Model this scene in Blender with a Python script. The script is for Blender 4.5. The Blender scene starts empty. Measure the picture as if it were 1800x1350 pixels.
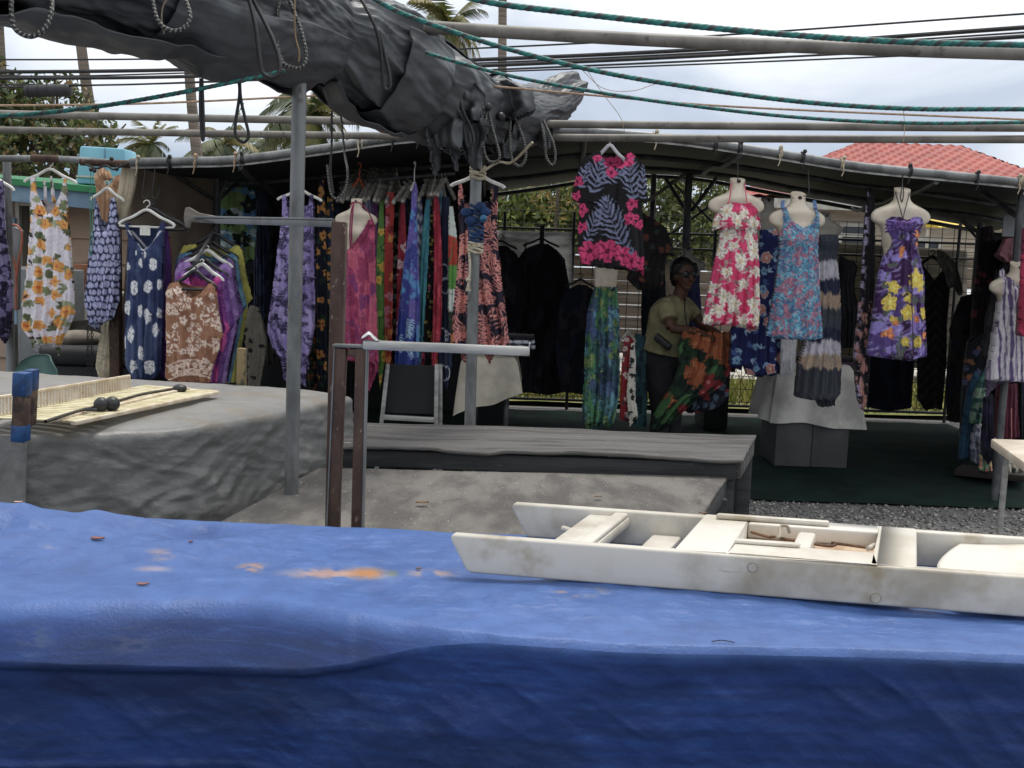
import bpy, bmesh, math, random
import numpy as np
from mathutils import Vector, Matrix

# ------------------------------------------------------------------ camera, light, exposure
SC = bpy.context.scene
COL = SC.collection
R_ = math.radians
CAMH, FPX = 1.5, 1800.0
CROT = (Matrix.Rotation(R_(83.5), 4, 'X') @ Matrix.Rotation(R_(2.0), 4, 'Z'))
cam = bpy.data.cameras.new('camera'); camo = bpy.data.objects.new('camera', cam); COL.objects.link(camo)
cam.sensor_width = 36.0; cam.lens = 36.0; cam.clip_start = 0.05; cam.clip_end = 800
camo.matrix_world = Matrix.Translation((0, 0, CAMH)) @ CROT
SC.camera = camo

SUN_EL, SUN_AZ = 72.0, 28.0         # high, beyond the stall and to the right, veiled by cloud
SKY_STRENGTH = 0.10
W = bpy.data.worlds.new('World'); SC.world = W; W.use_nodes = True
nt = W.node_tree; nt.nodes.clear(); N = nt.nodes.new; L = nt.links.new
out = N('ShaderNodeOutputWorld')
sky = N('ShaderNodeTexSky'); sky.sky_type = 'NISHITA'; sky.sun_disc = False
sky.sun_elevation = R_(SUN_EL); sky.sun_rotation = R_(SUN_AZ)
bg = N('ShaderNodeBackground'); bg.inputs['Strength'].default_value = SKY_STRENGTH; L(sky.outputs[0], bg.inputs['Color'])
tc = N('ShaderNodeTexCoord'); sep = N('ShaderNodeSeparateXYZ'); L(tc.outputs['Generated'], sep.inputs[0])
mp = N('ShaderNodeMapping'); mp.inputs['Scale'].default_value = (1.0, 1.0, 2.6); mp.inputs['Location'].default_value = (0.35, 0.2, 0.1)
L(tc.outputs['Generated'], mp.inputs['Vector'])
nz = N('ShaderNodeTexNoise'); nz.inputs['Scale'].default_value = 2.6; nz.inputs['Detail'].default_value = 7; nz.inputs['Roughness'].default_value = .52
nz.inputs['Distortion'].default_value = .35
L(mp.outputs[0], nz.inputs['Vector'])
# overcast deck: brighter overhead, grey-blue and thicker low down
rz = N('ShaderNodeMapRange'); rz.inputs['From Min'].default_value = 0.02; rz.inputs['From Max'].default_value = 0.34
rz.inputs['To Min'].default_value = -.17; rz.inputs['To Max'].default_value = .22
L(sep.outputs['Z'], rz.inputs['Value'])
ad = N('ShaderNodeMath'); ad.operation = 'ADD'; L(nz.outputs['Fac'], ad.inputs[0]); L(rz.outputs[0], ad.inputs[1])
cr = N('ShaderNodeValToRGB'); L(ad.outputs[0], cr.inputs['Fac'])
el = cr.color_ramp.elements
el[0].position = .28; el[0].color = (.29, .36, .47, 1)
el[1].position = .74; el[1].color = (1.0, 1.0, 1.0, 1)
e = cr.color_ramp.elements.new(.45); e.color = (.46, .51, .60, 1)
e = cr.color_ramp.elements.new(.60); e.color = (.74, .77, .81, 1)
bg2 = N('ShaderNodeBackground'); L(cr.outputs[0], bg2.inputs['Color']); bg2.inputs['Strength'].default_value = .80
mx = N('ShaderNodeMixShader'); mx.inputs[0].default_value = .9
L(bg.outputs[0], mx.inputs[1]); L(bg2.outputs[0], mx.inputs[2]); L(mx.outputs[0], out.inputs['Surface'])

sl = bpy.data.lights.new('sun', 'SUN'); so = bpy.data.objects.new('sun', sl); COL.objects.link(so)
sl.energy = 1.5; sl.angle = R_(16); sl.color = (1.0, .965, .91)
az = R_(SUN_AZ)
sd = Vector((math.sin(az) * math.cos(R_(SUN_EL)), math.cos(az) * math.cos(R_(SUN_EL)), math.sin(R_(SUN_EL))))
so.rotation_euler = sd.to_track_quat('Z', 'Y').to_euler(); so.location = sd * 30
SC.view_settings.view_transform = 'Standard'; SC.view_settings.look = 'None'
SC.view_settings.exposure = 0.74; SC.view_settings.gamma = 1.0
SC.cycles.max_bounces = 6; SC.cycles.transparent_max_bounces = 8

# ------------------------------------------------------------------ helpers
RT = CROT.to_3x3(); RTn = np.array(RT)
def P(px, py, d):
    "world point seen at photo pixel (px, py) at ground distance d"
    w = RT @ Vector(((px - 900) / FPX, (675 - py) / FPX, -1.0))
    return Vector((0, 0, CAMH)) + w * (d / w.y)
def PZ(px, py, z):
    w = RT @ Vector(((px - 900) / FPX, (675 - py) / FPX, -1.0))
    return Vector((0, 0, CAMH)) + w * ((z - CAMH) / w.z)
def proj(Vw):
    c = (Vw - np.array([0, 0, CAMH])) @ RTn
    return 900 + FPX * c[:, 0] / -c[:, 2], 675 - FPX * c[:, 1] / -c[:, 2]
def lin(c, g=1.0):
    c = np.clip(np.asarray(c, float) / 255.0, 0, 1)
    r = np.where(c <= .04045, c / 12.92, ((c + .055) / 1.055) ** 2.4)
    return np.clip(r * g, 0, .86)
def S(r, g, b, k=1.0):
    return tuple(float(x) for x in lin((r, g, b), k))

def hsh(ix, iy, iz, seed):
    with np.errstate(over='ignore'):
        h = (ix.astype(np.uint32) * np.uint32(374761393) + iy.astype(np.uint32) * np.uint32(668265263)
             + iz.astype(np.uint32) * np.uint32(2246822519) + np.uint32(seed * 3266489 + 12345))
        h = (h ^ (h >> np.uint32(13))) * np.uint32(1274126177)
        h = h ^ (h >> np.uint32(16))
    return h.astype(np.float64) / 4294967295.0
def vn(x, y, z=None, seed=0):
    x = np.asarray(x, float); y = np.asarray(y, float)
    z = np.zeros_like(x) if z is None else np.asarray(z, float)
    X = np.floor(x); Y = np.floor(y); Z = np.floor(z)
    fx, fy, fz = x - X, y - Y, z - Z
    fx, fy, fz = [f * f * f * (f * (f * 6 - 15) + 10) for f in (fx, fy, fz)]
    X, Y, Z = X.astype(np.int64), Y.astype(np.int64), Z.astype(np.int64)
    r = 0
    for a in (0, 1):
        for b in (0, 1):
            for c in (0, 1):
                r = r + hsh(X + a, Y + b, Z + c, seed) * (fx if a else 1 - fx) * (fy if b else 1 - fy) * (fz if c else 1 - fz)
    return r
def fbm(x, y, z=None, seed=0, o=4, g=.5):
    r, a, t, k = 0, 1, 0, 1
    for i in range(o):
        r = r + a * vn(np.asarray(x) * k, np.asarray(y) * k, None if z is None else np.asarray(z) * k, seed + i * 7); t += a; a *= g; k *= 2.03
    return r / t
def ridge(x, y, z=None, seed=0, o=4, g=.5):
    r, a, t, k = 0, 1, 0, 1
    for i in range(o):
        n = vn(np.asarray(x) * k, np.asarray(y) * k, None if z is None else np.asarray(z) * k, seed + i * 7)
        r = r + a * (1 - np.abs(2 * n - 1)) ** 2; t += a; a *= g; k *= 2.03
    return r / t
def crumple(x, y, z, seed=0, n=7, f0=1.0, f1=4.0, warp=.5):
    "creased sheet: planar facets that meet in crisp folds"
    rg = np.random.default_rng(seed); r = 0; t = 0
    wx = (fbm(x * f0 * .7, y * f0 * .7, z * f0 * .7, seed + 1, 2) - .5) * warp * 2; wy = (fbm(x * f0 * .7 + 9, y * f0 * .7, z * f0 * .7, seed + 2, 2) - .5) * warp * 2
    for i in range(n):
        d = rg.normal(size=3); d /= np.linalg.norm(d); f = f0 * (f1 / f0) ** (i / max(1, n - 1)); a = f ** -.8
        q = f * (d[0] * x + d[1] * y + d[2] * z) + rg.uniform() + wx * (1 if i % 2 else .5) + wy * .7
        m = sst(.32, .62, vn(x * f * .45 + i * 5, y * f * .45, z * f * .45, seed + 40 + i))
        r = r + a * (np.abs(2 * (q % 1.0) - 1) - .5) * m; t += a
    return r / t
def sst(a, b, x):
    t = np.clip((x - a) / (b - a), 0, 1); return t * t * (3 - 2 * t)

WL = {}
def tag(o, label=None, cat=None, group=None, kind=None):
    if label: o['label'] = label
    if cat: o['category'] = cat
    if group: o['group'] = group
    if kind: o['kind'] = kind
    return o
def empty(name, loc, label=None, cat=None, group=None):
    o = bpy.data.objects.new(name, None); COL.objects.link(o); o.location = loc; o.empty_display_size = .1
    WL[o.name] = Vector(loc); return tag(o, label, cat, group)
def link(name, me, parent, base):
    o = bpy.data.objects.new(name, me); COL.objects.link(o)
    if parent is not None: o.parent = parent; WL[o.name] = base
    else: o.location = base; WL[o.name] = base
    return o
def npmesh(name, V, Q, m, col=None, parent=None, smooth=True, uv=None):
    V = np.asarray(V, np.float64)
    if parent is not None: base = WL[parent.name]
    else: base = Vector(((V[:, 0].min() + V[:, 0].max()) / 2, (V[:, 1].min() + V[:, 1].max()) / 2, V[:, 2].min()))
    Vl = (V - np.array(base)).astype(np.float32)
    Q = np.asarray(Q, np.int32); k = Q.shape[1]
    me = bpy.data.meshes.new(name)
    me.vertices.add(len(Vl)); me.vertices.foreach_set('co', Vl.ravel())
    me.loops.add(Q.size); me.loops.foreach_set('vertex_index', Q.ravel())
    me.polygons.add(len(Q)); me.polygons.foreach_set('loop_start', np.arange(0, Q.size, k, dtype=np.int32))
    me.update(calc_edges=True)
    if smooth: me.shade_smooth()
    if col is not None:
        a = me.color_attributes.new('Col', 'FLOAT_COLOR', 'POINT')
        c4 = np.ones((len(Vl), 4), np.float32); c4[:, :3] = col
        a.data.foreach_set('color', c4.ravel())
    me.materials.append(m)
    return link(name, me, parent, base)
def gridq(n, m, wrap=False):
    i = np.arange(n - 1)[:, None]; j = np.arange(m if wrap else m - 1)[None, :]
    j2 = (j + 1) % m
    return np.stack([i * m + j, i * m + j2, (i + 1) * m + j2, (i + 1) * m + j], -1).reshape(-1, 4)

class MB:
    def __init__(s): s.v = []; s.f = []
    def add(s, vs, fs):
        n = len(s.v); s.v += [Vector(v) for v in vs]; s.f += [[i + n for i in f] for f in fs]; return s
    def box(s, c, size, M=None):
        hx, hy, hz = size[0] / 2, size[1] / 2, size[2] / 2; c = Vector(c)
        vs = [Vector((x * hx, y * hy, z * hz)) for x in (-1, 1) for y in (-1, 1) for z in (-1, 1)]
        if M is not None: vs = [M @ v for v in vs]
        return s.add([c + v for v in vs], [(0, 1, 3, 2), (4, 6, 7, 5), (0, 4, 5, 1), (2, 3, 7, 6), (0, 2, 6, 4), (1, 5, 7, 3)])
    def bar(s, a, b, w, h, up=(0, 0, 1)):
        a, b = Vector(a), Vector(b); u = (b - a); l = u.length; u.normalize()
        up = Vector(up); r = u.cross(up)
        if r.length < 1e-4: r = u.cross(Vector((0, 1, 0)))
        r.normalize(); t = r.cross(u)
        return s.box((a + b) / 2, (l, w, h), Matrix((u, r, t)).transposed())
    def tube(s, pts, r, n=10, cap=True, sq=None):
        pts = [Vector(p) for p in pts]; k = len(pts)
        rs = list(r) if hasattr(r, '__len__') else [r] * k
        t0 = (pts[1] - pts[0]).normalized()
        a = t0.cross(Vector((0, 0, 1)));
        if a.length < 1e-3: a = t0.cross(Vector((0, 1, 0)))
        a.normalize(); vs = []; pt = t0
        for i, p in enumerate(pts):
            t = (pts[min(i + 1, k - 1)] - pts[max(i - 1, 0)]).normalized()
            q = pt.rotation_difference(t); a = q @ a; a = (a - t * a.dot(t)).normalized(); b = t.cross(a); pt = t
            for j in range(n):
                an = 2 * math.pi * j / n
                vs.append(p + (a * math.cos(an) + b * math.sin(an) * (sq or 1)) * rs[i])
        fs = [(i * n + j, i * n + (j + 1) % n, (i + 1) * n + (j + 1) % n, (i + 1) * n + j) for i in range(k - 1) for j in range(n)]
        if cap: fs += [tuple(range(n))[::-1], tuple((k - 1) * n + j for j in range(n))]
        return s.add(vs, fs)
    def ell(s, c, r, nu=20, nv=12, M=None):
        c = Vector(c); vs = []; r = r if hasattr(r, '__len__') else (r, r, r)
        for i in range(nv + 1):
            ph = math.pi * i / nv
            for j in range(nu):
                th = 2 * math.pi * j / nu
                v = Vector((r[0] * math.sin(ph) * math.cos(th), r[1] * math.sin(ph) * math.sin(th), r[2] * math.cos(ph)))
                vs.append(c + (M @ v if M is not None else v))
        fs = [(i * nu + j, (i + 1) * nu + j, (i + 1) * nu + (j + 1) % nu, i * nu + (j + 1) % nu) for i in range(nv) for j in range(nu)]
        return s.add(vs, fs)
    def prism(s, pts, off):
        n = len(pts); off = Vector(off); vs = [Vector(p) for p in pts] + [Vector(p) + off for p in pts]
        return s.add(vs, [tuple(range(n))[::-1], tuple(range(n, 2 * n))] + [(i, (i + 1) % n, n + (i + 1) % n, n + i) for i in range(n)])
    def build(s, name, m, parent=None, bevel=0, ang=35, smooth=True, remesh=0, seg=2, sub=0):
        if parent is not None: base = WL[parent.name]
        else:
            lo = [min(v[i] for v in s.v) for i in range(3)]; hi = [max(v[i] for v in s.v) for i in range(3)]
            base = Vector(((lo[0] + hi[0]) / 2, (lo[1] + hi[1]) / 2, lo[2]))
        me = bpy.data.meshes.new(name); me.from_pydata([v - base for v in s.v], [], s.f)
        bm = bmesh.new(); bm.from_mesh(me)
        if bevel or remesh: bmesh.ops.remove_doubles(bm, verts=bm.verts, dist=1e-5)
        bmesh.ops.recalc_face_normals(bm, faces=bm.faces)
        if bevel:
            es = [e for e in bm.edges if len(e.link_faces) == 2 and e.calc_face_angle(0) > R_(30)]
            bmesh.ops.bevel(bm, geom=es, offset=bevel, segments=seg, affect='EDGES', profile=.5, clamp_overlap=True)
        bm.to_mesh(me); bm.free()
        if remesh or sub:
            t = bpy.data.objects.new('t', me); COL.objects.link(t)
            if remesh:
                md = t.modifiers.new('r', 'REMESH'); md.mode = 'VOXEL'; md.voxel_size = remesh
                md = t.modifiers.new('s', 'SMOOTH'); md.iterations = 6; md.factor = .5
            if sub:
                md = t.modifiers.new('b', 'SUBSURF'); md.levels = sub
            bpy.context.view_layer.update()
            me2 = bpy.data.meshes.new_from_object(t.evaluated_get(bpy.context.evaluated_depsgraph_get()))
            bpy.data.objects.remove(t); me2.name = name; me = me2; me.materials.clear()
        me.materials.append(m)
        if smooth:
            me.shade_smooth()
            if not remesh: me.set_sharp_from_angle(angle=R_(ang))
        return link(name, me, parent, base)

def dup(root, loc, rotz=None, label=None):
    r = root.copy(); COL.objects.link(r); r.location = loc; WL[r.name] = Vector(loc)
    if rotz is not None: r.rotation_euler = (0, 0, rotz)
    if label: r['label'] = label
    for ch in list(root.children):
        c = ch.copy(); COL.objects.link(c); c.parent = r
        for g in ch.children:
            d = g.copy(); COL.objects.link(d); d.parent = c
    return r

def curve(pts, n=40):
    "Catmull-Rom through points"
    pts = [Vector(p) for p in pts]; q = [pts[0] * 2 - pts[1]] + pts + [pts[-1] * 2 - pts[-2]]; r = []
    k = len(pts) - 1
    for i in range(n + 1):
        t = i / n * k; j = min(int(t), k - 1); t -= j
        a, b, c, d = q[j:j + 4]
        r.append(.5 * ((2 * b) + (c - a) * t + (2 * a - 5 * b + 4 * c - d) * t * t + (3 * b - a - 3 * c + d) * t ** 3))
    return r

def run_on(pts, k0=0., k1=0.):
    "carry a line on past its last (and first) point, well outside the photo"
    pts = [Vector(p) for p in pts]; r = list(pts)
    if k1: r.append(pts[-1] + (pts[-1] - pts[-2]).normalized() * k1)
    if k0: r.insert(0, pts[0] + (pts[0] - pts[1]).normalized() * k0)
    return r
# ------------------------------------------------------------------ materials
def M(name, c, rough=.6, metal=0, c2=None, scale=6, st=(1, 1, 1), lo=.4, hi=.62, bump=0, bs=None, bst=None, spec=.5, c3=None, s3=30, lo3=.6, hi3=.66, detail=8, attr=False, rough2=None, sheen=0, trans=0):
    m = bpy.data.materials.new(name); m.use_nodes = True; t = m.node_tree; b = t.nodes['Principled BSDF']
    N = t.nodes.new; L = t.links.new
    b.inputs['Roughness'].default_value = rough; b.inputs['Metallic'].default_value = metal
    b.inputs['Specular IOR Level'].default_value = spec
    if sheen: b.inputs['Sheen Weight'].default_value = sheen
    tc = N('ShaderNodeTexCoord')
    def noise(sc, st, det):
        mp = N('ShaderNodeMapping'); mp.inputs['Scale'].default_value = st; L(tc.outputs['Object'], mp.inputs['Vector'])
        n = N('ShaderNodeTexNoise'); n.inputs['Scale'].default_value = sc; n.inputs['Detail'].default_value = det; n.inputs['Roughness'].default_value = .6
        L(mp.outputs[0], n.inputs['Vector']); return n
    def rng(n, lo, hi):
        r = N('ShaderNodeMapRange'); r.interpolation_type = 'SMOOTHSTEP'; r.inputs['From Min'].default_value = lo; r.inputs['From Max'].default_value = hi
        L(n.outputs['Fac'], r.inputs['Value']); return r
    src = None
    if attr:
        a = N('ShaderNodeAttribute'); a.attribute_name = 'Col'; src = a.outputs['Color']
    def mix(f, A, B, mode='MIX'):
        x = N('ShaderNodeMix'); x.data_type = 'RGBA'; x.blend_type = mode
        L(f, x.inputs['Factor']) if not isinstance(f, float) else setattr(x.inputs['Factor'], 'default_value', f)
        if isinstance(A, tuple): x.inputs[6].default_value = (*A, 1)
        else: L(A, x.inputs[6])
        if isinstance(B, tuple): x.inputs[7].default_value = (*B, 1)
        else: L(B, x.inputs[7])
        return x.outputs[2]
    if src is None: src = tuple(c)
    if c2 is not None:
        n = noise(scale, st, detail); r = rng(n, lo, hi); src = mix(r.outputs[0], src, tuple(c2), 'MULTIPLY' if attr else 'MIX')
        if rough2 is not None:
            rr = N('ShaderNodeMapRange'); rr.inputs['To Min'].default_value = rough; rr.inputs['To Max'].default_value = rough2
            L(r.outputs[0], rr.inputs['Value']); L(rr.outputs[0], b.inputs['Roughness'])
    if c3 is not None:
        n = noise(s3, st, 4); r = rng(n, lo3, hi3); src = mix(r.outputs[0], src, tuple(c3))
    if isinstance(src, tuple): b.inputs['Base Color'].default_value = (*src, 1)
    else: L(src, b.inputs['Base Color'])
    if bump:
        n = noise(bs or scale * 4, bst or st, 6); bp = N('ShaderNodeBump'); bp.inputs['Strength'].default_value = bump; bp.inputs['Distance'].default_value = .01
        L(n.outputs['Fac'], bp.inputs['Height']); L(bp.outputs[0], b.inputs['Normal'])
    if trans:
        tr = N('ShaderNodeBsdfTranslucent'); ms = N('ShaderNodeMixShader'); ms.inputs[0].default_value = trans
        if isinstance(src, tuple): tr.inputs[0].default_value = (*src, 1)
        else: L(src, tr.inputs[0])
        L(b.outputs[0], ms.inputs[1]); L(tr.outputs[0], ms.inputs[2]); L(ms.outputs[0], t.nodes['Material Output'].inputs['Surface'])
    return m

m_cloth = M('printed_cloth', (1, 1, 1), .85, attr=True, c2=(.86, .86, .87), scale=40, bump=.25, bs=60, sheen=.08, spec=.25)
m_paint = M('painted_surface', (1, 1, 1), .6, attr=True, c2=(.85, .85, .84), scale=25, bump=.1, bs=80)
m_mann = M('mannequin_plastic', S(212, 201, 184), .42, c2=S(192, 180, 161), scale=7)
m_manng = M('grey_mannequin_plastic', S(160, 155, 145), .5, c2=S(135, 130, 122), scale=7)
m_white = M('white_plastic', S(222, 222, 216), .4, c2=S(200, 200, 194), scale=14)
m_hgrey = M('grey_hanger_plastic', S(188, 184, 174), .5, c2=S(140, 138, 132), scale=20)
m_black = M('black_plastic', S(26, 26, 28), .45, c2=S(40, 40, 42), scale=20)
m_pvc = M('weathered_pvc', S(128, 124, 117), .55, c2=S(102, 98, 92), scale=5, c3=S(84, 78, 70), s3=22, lo3=.6, hi3=.72)
m_galv = M('galvanised_pipe', S(128, 130, 130), .5, .35, c2=S(98, 100, 100), scale=9, st=(1, 1, .4), c3=S(92, 84, 76), s3=30, lo3=.64, hi3=.72, bump=.08, bs=60)
m_galvd = M('dark_pipe', S(92, 94, 96), .5, .3, c2=S(66, 67, 70), scale=9)
m_alu = M('dull_aluminium', S(176, 176, 172), .45, .5, c2=S(140, 140, 138), scale=8, st=(.4, 3, 3), c3=S(120, 110, 100), s3=25, lo3=.62, hi3=.7)
m_rust = M('rusty_steel', S(82, 64, 55), .8, .15, c2=S(62, 46, 40), scale=12, st=(1, 1, .5), c3=S(128, 112, 100), s3=60, lo3=.61, hi3=.68, bump=.3, bs=90)
m_wire = M('black_wire', S(30, 31, 33), .6, c2=S(44, 44, 46), scale=9)
m_cable = M('black_cable', S(38, 38, 42), .6, c2=S(54, 53, 56), scale=3)
m_tan = M('tan_cord', S(176, 152, 130), .85, c2=S(150, 124, 100), scale=30)
m_cream = M('cream_rope', S(196, 186, 164), .9, c2=S(160, 148, 126), scale=60, bump=.4, bs=150)
m_btape = M('blue_tape', S(26, 74, 128), .45, c2=S(20, 54, 96), scale=22, bump=.3, bs=60)
m_bluerope = M('blue_cord', S(30, 62, 108), .8, c2=S(18, 38, 74), scale=60)
# ------------------------------------------------------------------ ground
def quadstrip(name, xs, ys, z, m, kind='structure', amp=0, seed=1):
    X, Y = np.meshgrid(xs, ys); Zz = np.full_like(X, z)
    if amp: Zz = Zz + amp * (fbm(X * 6, Y * 6, seed=seed) - .5)
    o = npmesh(name, np.stack([X, Y, Zz], -1).reshape(-1, 3), gridq(len(ys), len(xs)), m)
    return tag(o, kind=kind)
m_gravel = M('gravel', S(128, 126, 124), .9, c2=S(84, 83, 82), scale=55, lo=.42, hi=.58, c3=S(165, 163, 160), s3=110, lo3=.6, hi3=.66, bump=1.0, bs=110)
quadstrip('gravel_ground', np.array([-300, -40, -10, -3, 0, 3, 6, 12, 40, 300.]), np.array([-60, -5, 0, 3, 5, 6.8, 9, 12, 20, 60, 500.]), 0, m_gravel)
# loose stones on the visible strip of gravel
rg = np.random.default_rng(5)
n = 5200
c = np.stack([rg.uniform(.9, 4.2, n), rg.uniform(4.6, 6.75, n), np.full(n, .004)], 1)
oc = np.array([[1, 0, 0], [0, 1, 0], [-1, 0, 0], [0, -1, 0], [0, 0, .8], [0, 0, -.8]], float)
sc_ = rg.uniform(.006, .016, (n, 1, 3)); V = c[:, None, :] + oc[None] * sc_ + rg.normal(0, .002, (n, 6, 3))
F = np.array([[0, 1, 4], [1, 2, 4], [2, 3, 4], [3, 0, 4], [1, 0, 5], [2, 1, 5], [3, 2, 5], [0, 3, 5]])
Q = (np.arange(n)[:, None, None] * 6 + F[None]).reshape(-1, 3)
g = rg.uniform(75, 175, (n, 1)); gc = lin(np.repeat(np.concatenate([g, g * .985, g * .965], 1), 6, 0))
tag(npmesh('gravel_stones', V.reshape(-1, 3), Q, m_paint, gc, smooth=False), 'loose grey gravel stones on the ground before the stall', 'gravel', kind='stuff')

m_carpet = M('dark_green_carpet', S(16, 42, 36), .95, c2=S(12, 28, 26), scale=3, c3=S(40, 62, 56), s3=140, lo3=.66, hi3=.72, bump=.6, bs=300, spec=.2)
quadstrip('stall_floor_carpet', np.linspace(-3.6, 4.6, 60), np.linspace(6.72, 10.7, 90), .016, m_carpet, amp=.02)
m_grass = M('dry_grass_ground', S(116, 122, 62), .95, c2=S(150, 140, 92), scale=5, c3=S(84, 98, 44), s3=40, lo3=.55, hi3=.65, bump=.6, bs=60)
quadstrip('grass_verge', np.linspace(-5, 12, 30), np.linspace(11.1, 14.2, 16), .05, m_grass, amp=.05)
m_conc = M('pale_concrete', S(186, 182, 172), .9, c2=S(150, 147, 140), scale=2)
quadstrip('concrete_pavement', np.linspace(-5, 30, 30), np.linspace(14.2, 18.5, 16), .06, m_conc, amp=.01)

# ------------------------------------------------------------------ vegetation
m_leaf = M('leaf', (1, 1, 1), .55, attr=True, c2=(.8, .82, .78), scale=3, trans=.3)
m_bark = M('bark', S(98, 88, 76), .9, c2=S(64, 57, 50), scale=9, st=(1, 1, .3), bump=.6, bs=30)
m_palmbark = M('palm_bark', S(132, 120, 108), .9, c2=S(98, 90, 80), scale=2, st=(.3, .3, 9), bump=.5, bs=4, bst=(.2, .2, 10))
def leafcloud(name, blobs, n, size, cols, parent, seed, aspect=2.4):
    rg = np.random.default_rng(seed); C = []; 
    w = np.array([b[3] * b[4] * b[5] for b in blobs]); w = w / w.sum()
    for b, k in zip(blobs, w):
        m = int(n * k); u = rg.normal(size=(m, 3)); u /= np.linalg.norm(u, axis=1)[:, None]
        r = rg.uniform(.35, 1.0, (m, 1)) ** .6
        p = np.array(b[:3]) + u * r * np.array(b[3:6])
        C.append(p)
    C = np.concatenate(C); keep = fbm(C[:, 0] * 3.2 / size ** .3, C[:, 1] * 3.2 / size ** .3, C[:, 2] * 3.2 / size ** .3, seed, 2) > .42
    C = C[keep]; m = len(C)
    a = rg.normal(size=(m, 3)) + [0, 0, -.55]; a /= np.linalg.norm(a, axis=1)[:, None]
    b = np.cross(a, rg.normal(size=(m, 3))); b /= np.linalg.norm(b, axis=1)[:, None]
    nn = np.cross(a, b); s = size * rg.uniform(.6, 1.3, (m, 1))
    V = np.stack([C - a * s, C + b * s / aspect + nn * s * .12, C + a * s, C - b * s / aspect + nn * s * .12], 1)
    cs = lin(np.array(cols)); col = cs[rg.integers(0, len(cs), m)] * rg.uniform(.7, 1.25, (m, 1))
    return npmesh(name, V.reshape(-1, 3), np.arange(m * 4).reshape(-1, 4), m_leaf, np.repeat(col, 4, 0), parent, smooth=False)
def tree(px, d, crown, n, size, cols, label, seed, trunk_r=.12, group=None):
    "crown: blobs as (px, py, d, rx, ry, rz in metres)"
    base = P(px, 600, d); base.z = 0
    o = empty('broadleaf_tree', base, label, 'tree', group)
    bl = []
    for (x, y, dd, rx, ry, rz) in crown:
        p = P(x, y, dd); bl.append((p.x, p.y, p.z, rx, ry, rz))
    mb = MB(); rnd = random.Random(seed)
    top = Vector((np.mean([b[0] for b in bl]), np.mean([b[1] for b in bl]), min(b[2] for b in bl)))
    fork = base.lerp(top, .55); fork.z = max(.9, min(fork.z, 2.2))
    mb.tube(curve([base, base.lerp(fork, .5) + Vector((.05, 0, 0)), fork], 10), [trunk_r * (1.2 - .05 * i) for i in range(11)], 10)
    for b in bl:
        e = Vector(b[:3])
        mb.tube(curve([fork - Vector((0, 0, .1)), fork.lerp(e, .5) + Vector((rnd.uniform(-.2, .2), 0, .15)), e + Vector((0, 0, b[5] * .4))], 10), [trunk_r * (.62 - .055 * i) for i in range(11)], 7)
        for q in range(4):
            t = e + Vector((rnd.uniform(-1, 1) * b[3], rnd.uniform(-1, 1) * b[4], rnd.uniform(-.6, 1) * b[5])) * .85
            mb.tube(curve([fork.lerp(e, .6), fork.lerp(t, .75) + Vector((0, 0, .1)), t], 8), [trunk_r * (.3 - .03 * i) for i in range(9)], 5)
    mb.build('trunk', m_bark, o)
    leafcloud('crown', bl, n, size, cols, o, seed)
    return o
MANGO = [(74, 90, 50), (96, 106, 60), (58, 74, 42), (120, 124, 74), (128, 108, 72), (82, 98, 56)]
tree(90, 17, [(20, 205, 17, .8, .7, .6), (100, 175, 17.4, .6, .6, .45), (160, 240, 17, .45, .6, .45), (60, 265, 16.6, .9, .7, .5), (-80, 190, 17, 1.2, 1, 1.1), (125, 230, 17.6, .6, .6, .4)], 9500, .075, MANGO, 'dense dark mango tree behind the green roofed house', 11, .2)
BR = [(104, 118, 58), (128, 138, 74), (84, 98, 50), (150, 152, 84), (70, 84, 44)]
tree(985, 18, [(900, 360, 18, .8, .7, .55), (985, 350, 18.3, .9, .7, .6), (860, 400, 17.6, .7, .6, .5), (960, 405, 17.8, .9, .6, .45), (1050, 370, 18, .8, .7, .6)], 9000, .075, BR, 'bright green bushy tree seen through the back of the stall above the grey banner', 12, .2)
BR2 = [(88, 102, 56), (112, 122, 70), (68, 82, 46), (126, 126, 80)]
tree(1160, 17, [(1150, 350, 17, .6, .6, .5), (1235, 350, 17.3, .7, .6, .5), (1190, 410, 16.8, .8, .6, .5), (1260, 420, 17, .6, .5, .5), (1120, 430, 17, .6, .5, .5)], 7500, .07, BR2, 'grey-green tree seen through the dark truss beside the pink dress', 13, .14)

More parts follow.
